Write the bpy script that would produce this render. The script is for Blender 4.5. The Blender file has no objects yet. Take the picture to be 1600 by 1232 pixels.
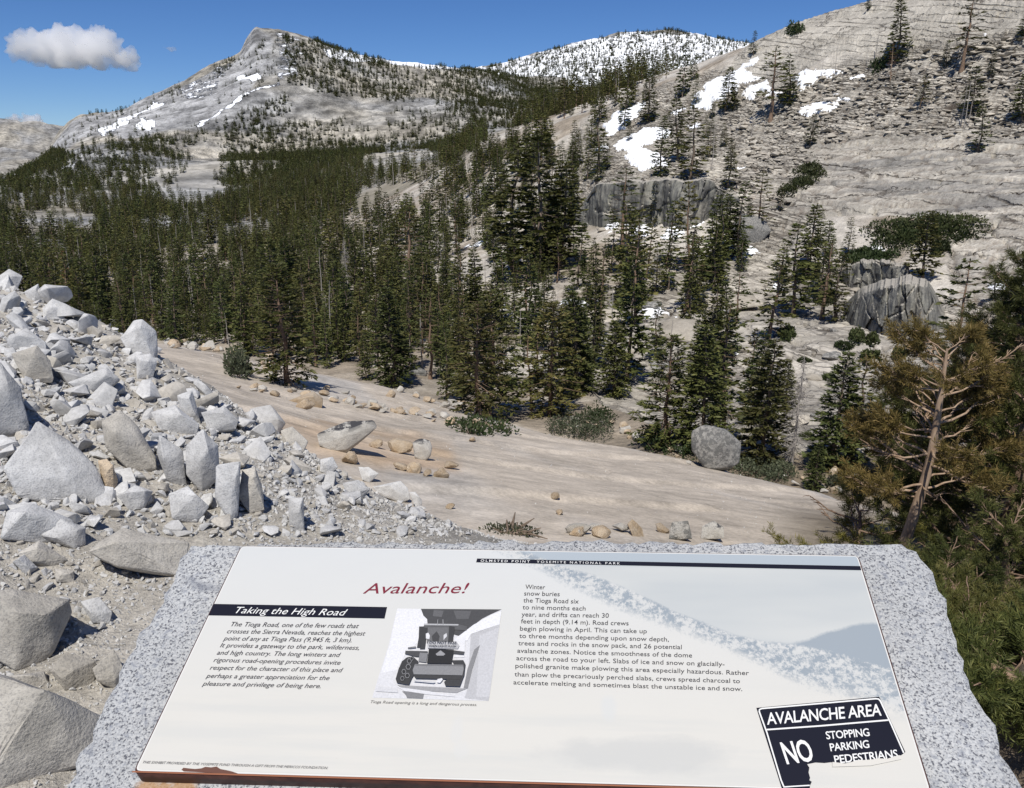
import bpy, bmesh, math, random
import numpy as np
from mathutils import Vector, Matrix, noise as mnoise

C = bpy.context.scene.collection
SC = bpy.context.scene

# ------------------------------------------------------------------ camera
F, W, H, CX, CY, HOR = 1250.0, 1600, 1232, 800.0, 616.0, 255.0
PITCH = math.atan((CY - HOR) / F)
CP, SP = math.cos(PITCH), math.sin(PITCH)
EYE = 1.65
cam_data = bpy.data.cameras.new('camera')
cam_data.sensor_width = 36.0
cam_data.sensor_fit = 'HORIZONTAL'
cam_data.lens = F / W * 36.0
cam_data.clip_start = 0.05
cam_data.clip_end = 60000.0
cam = bpy.data.objects.new('camera', cam_data)
C.objects.link(cam)
cam.location = (0, 0, EYE)
cam.rotation_euler = (math.pi / 2 - PITCH, 0, 0)
SC.camera = cam

# ------------------------------------------------------------------ light
SUN_EL = math.radians(58.0)
SUN_AZ = math.radians(190.0)          # clockwise from the view direction (+Y): behind the viewer
SUN_DIR = Vector((math.sin(SUN_AZ) * math.cos(SUN_EL), math.cos(SUN_AZ) * math.cos(SUN_EL), math.sin(SUN_EL)))
world = bpy.data.worlds.new('World')
SC.world = world
world.use_nodes = True
wn = world.node_tree
wn.nodes.clear()
w_out = wn.nodes.new('ShaderNodeOutputWorld')
w_bg = wn.nodes.new('ShaderNodeBackground')
w_sky = wn.nodes.new('ShaderNodeTexSky')
w_sky.sky_type = 'NISHITA'
w_sky.sun_disc = False
w_sky.sun_elevation = SUN_EL
w_sky.sun_rotation = SUN_AZ
w_sky.altitude = 2600.0
w_sky.air_density = 1.0
w_sky.dust_density = 0.05
w_sky.ozone_density = 8.0
w_bg.inputs['Strength'].default_value = 0.092
w_hs = wn.nodes.new('ShaderNodeHueSaturation'); w_hs.inputs['Saturation'].default_value = 1.12; w_hs.inputs['Hue'].default_value = 0.507
wn.links.new(w_sky.outputs[0], w_hs.inputs['Color']); wn.links.new(w_hs.outputs[0], w_bg.inputs[0])
wn.links.new(w_bg.outputs[0], w_out.inputs[0])
sun_data = bpy.data.lights.new('sun', 'SUN')
sun_data.energy = 4.9
sun_data.angle = math.radians(0.53)
sun_data.color = (1.0, 0.955, 0.88)
sun = bpy.data.objects.new('sun', sun_data)
C.objects.link(sun)
sun.rotation_euler = SUN_DIR.to_track_quat('Z', 'Y').to_euler()
sun.location = (0, -20, 60)
SC.view_settings.view_transform = 'Standard'
SC.view_settings.look = 'None'
SC.view_settings.exposure = 0.0
SC.view_settings.gamma = 1.0
SC.view_settings.use_curve_mapping = False
try:
    SC.cycles.use_denoising = True
    SC.cycles.denoiser = 'OPENIMAGEDENOISE'
    SC.cycles.denoising_input_passes = 'RGB_ALBEDO_NORMAL'
    SC.cycles.denoising_prefilter = 'NONE'
    SC.cycles.max_bounces = 16
    SC.cycles.diffuse_bounces = 3
    SC.cycles.glossy_bounces = 2
    SC.cycles.transmission_bounces = 3
    SC.cycles.volume_bounces = 14
    SC.cycles.volume_step_rate = 4.0
except Exception:
    pass

# ------------------------------------------------------------------ projection helpers
def ray(u, v):
    x = (np.asarray(u, float) - CX) / F
    y = (np.asarray(v, float) - CY) / F
    return x + 0 * y, CP - y * SP + 0 * x, -SP - y * CP + 0 * x

def at(u, v, r):
    """the point seen at photo pixel (u, v), r metres away on the map"""
    dx, dy, dz = ray(u, v)
    k = r / np.hypot(dx, dy)
    return dx * k, dy * k, EYE + dz * k

def proj(x, y, z):
    z = z - EYE
    d = y * CP - z * SP
    d = np.where(np.abs(d) < 1e-4, 1e-4, d)
    yy = -y * SP - z * CP
    return CX + F * x / d, CY + F * yy / d, d

def azel(u, v):
    dx, dy, dz = ray(u, v)
    return np.arctan2(dx, dy), dz / np.hypot(dx, dy)

# ------------------------------------------------------------------ numpy noise
def _h(ix, iy, s):
    n = (ix.astype(np.int64) * 374761393 + iy.astype(np.int64) * 668265263 + s * 982451653) & 0xFFFFFFFF
    n = ((n ^ (n >> 13)) * 1274126177) & 0xFFFFFFFF
    n = ((n ^ (n >> 16)) * 2246822519) & 0xFFFFFFFF
    return ((n ^ (n >> 15)) & 0xFFFFFF) / float(0xFFFFFF)

def vnoise(x, y, s=0):
    ix, iy = np.floor(x), np.floor(y)
    fx, fy = x - ix, y - iy
    fx = fx * fx * fx * (fx * (fx * 6 - 15) + 10)
    fy = fy * fy * fy * (fy * (fy * 6 - 15) + 10)
    a, b = _h(ix, iy, s), _h(ix + 1, iy, s)
    c, d = _h(ix, iy + 1, s), _h(ix + 1, iy + 1, s)
    return (a + (b - a) * fx) * (1 - fy) + (c + (d - c) * fx) * fy

def fbm(x, y, o=5, s=0, gain=0.5):
    t = np.zeros(np.broadcast(x, y).shape)
    a, n = 1.0, 0.0
    for i in range(o):
        t += a * (vnoise(x, y, s + i * 17) - 0.5) * 2
        n += a
        x, y = x * 1.93 + y * 0.35 + 5.1, y * 1.93 - x * 0.35 - 3.7
        a *= gain
    return t / n

def ridged(x, y, o=4, s=0):
    t = np.zeros(np.broadcast(x, y).shape)
    a, n = 1.0, 0.0
    for i in range(o):
        t += a * (1 - np.abs(vnoise(x, y, s + i * 31) * 2 - 1))
        n += a
        x, y = x * 2.03 + 7.7, y * 2.03 - 1.3
        a *= 0.5
    return t / n

def voronoi(x, y, s=0, jit=0.85):
    """F1, F2 and a random number of the nearest cell"""
    ix, iy = np.floor(x), np.floor(y)
    f1 = np.full(x.shape, 9.0); f2 = np.full(x.shape, 9.0); idn = np.zeros(x.shape)
    for a in (-1, 0, 1):
        for b in (-1, 0, 1):
            cx, cy = ix + a, iy + b
            px = cx + 0.5 + (_h(cx, cy, s) - 0.5) * jit
            py = cy + 0.5 + (_h(cx, cy, s + 7) - 0.5) * jit
            d = np.hypot(px - x, py - y)
            hid = _h(cx, cy, s + 13)
            near = d < f1
            f2 = np.where(near, f1, np.minimum(f2, d))
            idn = np.where(near, hid, idn)
            f1 = np.where(near, d, f1)
    return f1, f2, idn

def inpoly(u, v, poly):
    u = np.asarray(u, float); v = np.asarray(v, float)
    r = np.zeros(u.shape, bool)
    n = len(poly)
    for i in range(n):
        x1, y1 = poly[i]; x2, y2 = poly[(i + 1) % n]
        if y1 == y2: continue
        c = (y1 > v) != (y2 > v)
        r ^= c & (u < (x2 - x1) * (v - y1) / (y2 - y1) + x1)
    return r

def sm(x, a, b):
    t = np.clip((x - a) / (b - a), 0, 1)
    return t * t * (3 - 2 * t)

# ------------------------------------------------------------------ object helpers
def tag(o, label=None, cat=None, group=None, kind=None):
    if label: o['label'] = label
    if cat: o['category'] = cat
    if group: o['group'] = group
    if kind: o['kind'] = kind
    return o

def link(name, data, parent=None, loc=None):
    o = bpy.data.objects.new(name, data)
    C.objects.link(o)
    if parent: o.parent = parent
    if loc is not None: o.location = loc
    return o

def mesh_np(name, V, polys, mats=(), smooth=False, midx=None):
    """V (n,3); polys = list of (m,k) index arrays"""
    me = bpy.data.meshes.new(name)
    V = np.asarray(V, np.float32)
    me.vertices.add(len(V))
    me.vertices.foreach_set('co', V.ravel())
    if isinstance(polys, np.ndarray): polys = [polys]
    polys = [np.asarray(p, np.int32) for p in polys if len(p)]
    tot = sum(p.size for p in polys); nf = sum(len(p) for p in polys)
    me.loops.add(tot)
    me.loops.foreach_set('vertex_index', np.concatenate([p.ravel() for p in polys]))
    me.polygons.add(nf)
    sizes = np.concatenate([np.full(len(p), p.shape[1], np.int32) for p in polys])
    starts = np.concatenate([[0], np.cumsum(sizes)[:-1]]).astype(np.int32)
    me.polygons.foreach_set('loop_start', starts)
    if midx is not None: me.polygons.foreach_set('material_index', np.asarray(midx, np.int32))
    for m in mats: me.materials.append(m)
    me.update(calc_edges=True)
    me.validate()
    if smooth: me.shade_smooth()
    return me

def set_attr(me, name, arr, typ='FLOAT'):
    a = me.attributes.new(name, typ, 'POINT')
    if typ == 'FLOAT_COLOR':
        arr = np.concatenate([arr, np.ones((len(arr), 1))], 1)
        a.data.foreach_set('color', np.asarray(arr, np.float32).ravel())
    else:
        a.data.foreach_set('value', np.asarray(arr, np.float32).ravel())

def copy_thing(root, loc, rz, scale):
    c = root.copy(); C.objects.link(c)
    c.location = loc; c.rotation_euler = (0, 0, rz); c.scale = scale
    for ch in root.children:
        d = ch.copy(); C.objects.link(d); d.parent = c
    return c

# ------------------------------------------------------------------ materials
class NT:
    def __init__(s, name):
        s.m = bpy.data.materials.new(name); s.m.use_nodes = True
        s.t = s.m.node_tree; s.t.nodes.clear()
        s.out = s.n('ShaderNodeOutputMaterial')
    def n(s, typ, **kw):
        nd = s.t.nodes.new(typ)
        for k, v in kw.items(): setattr(nd, k, v)
        return nd
    def l(s, a, b): s.t.links.new(a, b)
    def math(s, op, a, b=None, clamp=False):
        nd = s.n('ShaderNodeMath', operation=op); nd.use_clamp = clamp
        for i, x in enumerate((a, b)):
            if x is None: continue
            if isinstance(x, (int, float)): nd.inputs[i].default_value = x
            else: s.l(x, nd.inputs[i])
        return nd.outputs[0]
    def noise(s, vec, scale, detail=4, rough=0.55, dist=0.0):
        nd = s.n('ShaderNodeTexNoise')
        nd.inputs['Scale'].default_value = scale; nd.inputs['Detail'].default_value = detail
        nd.inputs['Roughness'].default_value = rough; nd.inputs['Distortion'].default_value = dist
        if vec is not None: s.l(vec, nd.inputs['Vector'])
        return nd.outputs['Fac']
    def ramp(s, fac, stops, interp='LINEAR'):
        nd = s.n('ShaderNodeValToRGB'); cr = nd.color_ramp; cr.interpolation = interp
        while len(cr.elements) < len(stops): cr.elements.new(0.5)
        for e, (p, c) in zip(cr.elements, stops):
            e.position = p
            e.color = (c, c, c, 1) if isinstance(c, (int, float)) else (*c, 1)
        s.l(fac, nd.inputs[0]); return nd.outputs[0]
    def mix(s, fac, a, b, mode='MIX'):
        nd = s.n('ShaderNodeMix', data_type='RGBA', blend_type=mode)
        for sock, x in ((nd.inputs[0], fac), (nd.inputs[6], a), (nd.inputs[7], b)):
            if isinstance(x, (int, float)): sock.default_value = x
            elif isinstance(x, tuple): sock.default_value = (*x, 1)
            else: s.l(x, sock)
        return nd.outputs[2]
    def mapping(s, vec, scale=(1, 1, 1), rot=(0, 0, 0), loc=(0, 0, 0)):
        nd = s.n('ShaderNodeMapping'); s.l(vec, nd.inputs[0])
        nd.inputs['Scale'].default_value = scale; nd.inputs['Rotation'].default_value = rot
        nd.inputs['Location'].default_value = loc
        return nd.outputs[0]
    def coord(s, which='Object'):
        return s.n('ShaderNodeTexCoord').outputs[which]
    def pos(s): return s.n('ShaderNodeNewGeometry').outputs['Position']
    def attr(s, name):
        nd = s.n('ShaderNodeAttribute'); nd.attribute_name = name; return nd
    def rnd(s): return s.n('ShaderNodeObjectInfo').outputs['Random']
    def bump(s, h, strength=0.5, dist=0.1, normal=None):
        nd = s.n('ShaderNodeBump'); nd.inputs['Strength'].default_value = strength
        nd.inputs['Distance'].default_value = dist; s.l(h, nd.inputs['Height'])
        if normal is not None: s.l(normal, nd.inputs['Normal'])
        return nd.outputs[0]
    def bsdf(s, col, rough=0.85, normal=None, spec=0.25, metallic=0.0):
        nd = s.n('ShaderNodeBsdfPrincipled')
        if isinstance(col, tuple): nd.inputs['Base Color'].default_value = (*col, 1)
        else: s.l(col, nd.inputs['Base Color'])
        if isinstance(rough, (int, float)): nd.inputs['Roughness'].default_value = rough
        else: s.l(rough, nd.inputs['Roughness'])
        nd.inputs['Specular IOR Level'].default_value = spec
        nd.inputs['Metallic'].default_value = metallic
        if normal is not None: s.l(normal, nd.inputs['Normal'])
        s.l(nd.outputs[0], s.out.inputs[0])
        return nd

def flat_mat(name, col, rough=0.6, spec=0.3):
    t = NT(name); t.bsdf(col, rough, spec=spec); return t.m

def terrain_mat(name, s1, s2, s3, bump_d, snow_scale, bstr=0.7, joints=False, mottle=False):
    """vertex colours give the rock's own colour; noise at three sizes varies it"""
    t = NT(name); p = t.pos()
    col = t.attr('rock').outputs['Color']
    n1 = t.noise(p, s1, 5, 0.6); n2 = t.noise(p, s2, 5, 0.65); n3 = t.noise(p, s3, 4, 0.7)
    k = t.math('ADD', t.math('MULTIPLY', n1, 0.55), t.math('ADD', t.math('MULTIPLY', n2, 0.6), t.math('MULTIPLY', n3, 0.5)))
    k = t.ramp(k, [(0.55, 0.45), (0.82, 0.95), (1.05, 1.32)])
    if mottle: k = t.mix(1.0, k, t.ramp(n2, [(.40, .70), (.50, 1.0), (.60, 1.12)]), 'MULTIPLY')
    col = t.mix(1.0, col, k, 'MULTIPLY')
    sn = t.attr('snow').outputs['Fac']
    ns = t.noise(t.mapping(p, (1., 1., 2.2)), snow_scale, 8, 0.78)
    mask = t.math('ADD', sn, t.math('MULTIPLY', t.math('SUBTRACT', ns, 0.5), 1.3))
    mask = t.ramp(mask, [(0.46, 0.0), (0.54, 1.0)])
    col = t.mix(mask, col, (0.86, 0.88, 0.91))
    hgt = t.math('ADD', t.math('MULTIPLY', n2, 1.0), t.math('MULTIPLY', n3, 0.45))
    inv = t.math('SUBTRACT', 1.0, t.math('MULTIPLY', mask, 0.85))
    hgt = t.math('MULTIPLY', hgt, inv)
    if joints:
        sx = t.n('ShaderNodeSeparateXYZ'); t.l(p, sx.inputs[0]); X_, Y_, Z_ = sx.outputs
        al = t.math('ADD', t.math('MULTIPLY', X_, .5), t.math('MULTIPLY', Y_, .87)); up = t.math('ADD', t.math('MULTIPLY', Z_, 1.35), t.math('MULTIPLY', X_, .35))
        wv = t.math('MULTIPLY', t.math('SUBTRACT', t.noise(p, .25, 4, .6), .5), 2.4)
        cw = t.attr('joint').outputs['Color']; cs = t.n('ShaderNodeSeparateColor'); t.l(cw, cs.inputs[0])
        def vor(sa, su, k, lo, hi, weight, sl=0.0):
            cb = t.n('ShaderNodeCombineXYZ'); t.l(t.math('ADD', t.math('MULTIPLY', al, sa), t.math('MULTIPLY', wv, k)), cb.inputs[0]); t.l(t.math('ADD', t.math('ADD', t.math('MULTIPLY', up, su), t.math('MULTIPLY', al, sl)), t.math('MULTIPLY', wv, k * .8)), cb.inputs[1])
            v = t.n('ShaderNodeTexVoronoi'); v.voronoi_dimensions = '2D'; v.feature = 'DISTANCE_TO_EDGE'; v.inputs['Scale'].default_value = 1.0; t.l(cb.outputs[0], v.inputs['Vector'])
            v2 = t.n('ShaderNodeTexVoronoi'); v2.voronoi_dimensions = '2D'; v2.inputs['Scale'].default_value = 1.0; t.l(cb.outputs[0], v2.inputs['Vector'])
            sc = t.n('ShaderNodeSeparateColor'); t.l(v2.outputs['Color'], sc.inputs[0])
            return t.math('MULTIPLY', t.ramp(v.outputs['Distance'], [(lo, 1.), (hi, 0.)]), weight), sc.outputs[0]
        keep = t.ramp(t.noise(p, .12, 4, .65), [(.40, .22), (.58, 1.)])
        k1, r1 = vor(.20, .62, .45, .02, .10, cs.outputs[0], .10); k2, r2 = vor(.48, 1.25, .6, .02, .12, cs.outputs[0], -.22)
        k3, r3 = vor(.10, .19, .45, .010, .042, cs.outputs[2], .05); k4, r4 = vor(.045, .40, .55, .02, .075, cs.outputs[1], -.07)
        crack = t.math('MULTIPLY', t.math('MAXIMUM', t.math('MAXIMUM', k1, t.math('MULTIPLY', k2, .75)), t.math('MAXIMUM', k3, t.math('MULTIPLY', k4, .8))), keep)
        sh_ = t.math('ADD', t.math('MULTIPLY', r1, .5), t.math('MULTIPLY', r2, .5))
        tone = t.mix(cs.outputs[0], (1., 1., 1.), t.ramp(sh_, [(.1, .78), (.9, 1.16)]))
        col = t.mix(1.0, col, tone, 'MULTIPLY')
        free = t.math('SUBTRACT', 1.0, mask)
        col = t.mix(t.math('MULTIPLY', t.math('MULTIPLY', crack, free), .88), col, (.050, .038, .030))  # dark soil in the joints, with the shade of the slab steps painted in
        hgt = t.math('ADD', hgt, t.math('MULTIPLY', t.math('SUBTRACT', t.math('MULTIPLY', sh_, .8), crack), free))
    t.bsdf(col, 0.9, t.bump(hgt, bstr, bump_d), spec=0.15)
    return t.m

def granite_mat(name, c_lo, c_hi, speck=0.5, scale=1.0, lichen=None, tint=0.12, bump_d=0.03):
    t = NT(name); o = t.coord('Object')
    rn = t.rnd()
    off = t.n('ShaderNodeVectorMath', operation='ADD'); t.l(o, off.inputs[0])
    cmb = t.n('ShaderNodeCombineXYZ'); t.l(t.math('MULTIPLY', rn, 37.0), cmb.inputs[0]); t.l(t.math('MULTIPLY', rn, 91.0), cmb.inputs[1])
    t.l(cmb.outputs[0], off.inputs[1]); o = off.outputs[0]
    n1 = t.noise(o, 2.2 * scale, 5, 0.6)
    n2 = t.noise(o, 14 * scale, 5, 0.65)
    n3 = t.noise(o, 120 * scale, 2, 0.6)
    col = t.mix(t.ramp(n1, [(0.3, 0.0), (0.7, 1.0)]), c_lo, c_hi)
    col = t.mix(t.math('MULTIPLY', t.ramp(n3, [(0.36, 1.0), (0.5, 0.0)]), speck), col, (0.10, 0.10, 0.11))
    col = t.mix(1.0, col, t.ramp(n2, [(0.3, 0.78), (0.6, 1.03), (0.8, 1.12)]), 'MULTIPLY')
    col = t.mix(1.0, col, t.ramp(rn, [(0.0, 1.0 - tint), (1.0, 1.0 + tint)]), 'MULTIPLY')
    if lichen:
        g = t.n('ShaderNodeNewGeometry'); sx = t.n('ShaderNodeSeparateXYZ'); t.l(g.outputs['Normal'], sx.inputs[0])
        up = t.ramp(sx.outputs[2], [(0.35, 0.0), (0.8, 1.0)])
        lm = t.ramp(t.noise(o, lichen[1], 6, 0.75), [(0.46, 0.0), (0.53, 1.0)])
        col = t.mix(t.math('MULTIPLY', lm, up if lichen[2] else 0.9), col, lichen[0])
    hgt = t.math('ADD', n2, t.math('MULTIPLY', n3, 0.25))
    t.bsdf(col, 0.88, t.bump(hgt, 0.8, bump_d), spec=0.2)
    return t.m

def foliage_mat(name, c1, c2, c3, var=0.3):
    t = NT(name)
    a = t.attr('tint').outputs['Fac']; rn = t.rnd()
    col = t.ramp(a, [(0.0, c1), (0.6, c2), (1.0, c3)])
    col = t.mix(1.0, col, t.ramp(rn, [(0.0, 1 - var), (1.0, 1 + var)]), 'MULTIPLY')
    hs = t.n('ShaderNodeHueSaturation')
    t.l(t.math('ADD', 0.475, t.math('MULTIPLY', t.math('FRACT', t.math('MULTIPLY', rn, 7.31)), 0.05)), hs.inputs['Hue'])
    t.l(col, hs.inputs['Color'])
    d = t.n('ShaderNodeBsdfPrincipled'); t.l(hs.outputs[0], d.inputs['Base Color'])
    d.inputs['Roughness'].default_value = 0.6; d.inputs['Specular IOR Level'].default_value = 0.25
    tr = t.n('ShaderNodeBsdfTranslucent'); t.l(hs.outputs[0], tr.inputs[0])
    mx = t.n('ShaderNodeMixShader'); mx.inputs[0].default_value = 0.25
    t.l(d.outputs[0], mx.inputs[1]); t.l(tr.outputs[0], mx.inputs[2]); t.l(mx.outputs[0], t.out.inputs[0])
    return t.m

def bark_mat(name, c1, c2, sc=6.0):
    t = NT(name); o = t.coord('Object')
    n = t.noise(t.mapping(o, (sc * 3, sc * 3, sc * 0.7)), 1.0, 5, 0.65)
    t.bsdf(t.mix(t.ramp(n, [(0.3, 0.0), (0.7, 1.0)]), c1, c2), 0.9, t.bump(n, 0.7, 0.02), spec=0.1)
    return t.m

M = {}
M['near'] = terrain_mat('bank gravel', 1.3, 9.0, 55.0, 0.035, 1.0, 0.9)
M['slab'] = terrain_mat('polished granite slab', 0.25, 1.6, 14.0, 0.03, 1.0, 0.4)
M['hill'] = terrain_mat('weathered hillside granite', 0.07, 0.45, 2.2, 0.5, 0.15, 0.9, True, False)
M['valley'] = terrain_mat('valley floor', 0.02, 0.12, 0.6, 1.5, 0.03, 0.7)
M['mount'] = terrain_mat('mountain granite', 0.006, 0.028, 0.13, 18.0, 0.022, 1.0, False, True)
M['grey'] = granite_mat('fresh grey granite', (0.43, 0.425, 0.415), (0.59, 0.59, 0.585), 0.30, bump_d=.014)
M['greyb'] = granite_mat('weathered buff granite', (0.37, 0.345, 0.30), (0.51, 0.485, 0.44), 0.35, bump_d=.014)
M['tan'] = granite_mat('tan granite', (0.37, 0.27, 0.165), (0.52, 0.44, 0.34), 0.2, 1.0, None, 0.18)
M['lichen'] = granite_mat('pale granite with black lichen', (0.42, 0.40, 0.36), (0.54, 0.53, 0.50), 0.25, 0.6, ((0.05, 0.05, 0.055), 4.0, True))
M['pebble'] = granite_mat('grey gravel stone', (0.42, 0.41, 0.39), (0.55, 0.545, 0.53), 0.15, .5, bump_d=.0008)
M['chip'] = granite_mat('grey rubble stone', (0.44, 0.435, 0.425), (0.60, 0.60, 0.595), 0.25, .7, bump_d=.005)
M['chipb'] = granite_mat('buff rubble stone', (0.38, 0.355, 0.31), (0.52, 0.49, 0.44), 0.25, .7, bump_d=.005)
M['dark'] = granite_mat('lichen covered granite', (0.24, 0.235, 0.225), (0.40, 0.385, 0.35), 0.3, 0.35, ((0.12, 0.12, 0.115), 6.0, False), 0.1, 0.08)
M['slabrock'] = granite_mat('hillside slab granite', (0.34, 0.305, 0.25), (0.48, 0.44, 0.375), 0.1, 0.15, None, 0.2, 0.15)
M['bark'] = bark_mat('grey brown bark', (0.10, 0.075, 0.055), (0.24, 0.19, 0.15))
M['redbark'] = bark_mat('reddish bark', (0.13, 0.085, 0.06), (0.30, 0.215, 0.155))
M['orangebark'] = bark_mat('orange bark', (0.22, 0.145, 0.09), (0.44, 0.33, 0.24))
M['dead'] = bark_mat('silver dead wood', (0.22, 0.20, 0.18), (0.42, 0.39, 0.36))
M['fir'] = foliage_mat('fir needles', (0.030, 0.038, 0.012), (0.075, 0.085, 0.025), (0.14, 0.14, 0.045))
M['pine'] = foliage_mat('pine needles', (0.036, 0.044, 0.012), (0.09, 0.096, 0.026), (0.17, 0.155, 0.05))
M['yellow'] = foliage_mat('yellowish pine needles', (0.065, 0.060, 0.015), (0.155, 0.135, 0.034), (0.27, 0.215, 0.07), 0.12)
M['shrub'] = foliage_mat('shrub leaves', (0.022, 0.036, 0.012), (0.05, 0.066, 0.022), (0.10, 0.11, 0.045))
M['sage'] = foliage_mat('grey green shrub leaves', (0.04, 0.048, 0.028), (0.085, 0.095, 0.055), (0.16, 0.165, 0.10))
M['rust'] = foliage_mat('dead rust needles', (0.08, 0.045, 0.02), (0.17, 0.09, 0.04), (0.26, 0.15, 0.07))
M['snow'] = None
t = NT('old snow'); p = t.pos()
n = t.noise(p, 0.6, 5, 0.6)
t.bsdf(t.mix(t.noise(p, 0.25, 6, 0.7), (0.84, 0.86, 0.89), (0.90, 0.91, 0.93)), 0.6, t.bump(n, 0.35, 0.25), spec=0.3)
M['snow'] = t.m
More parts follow.
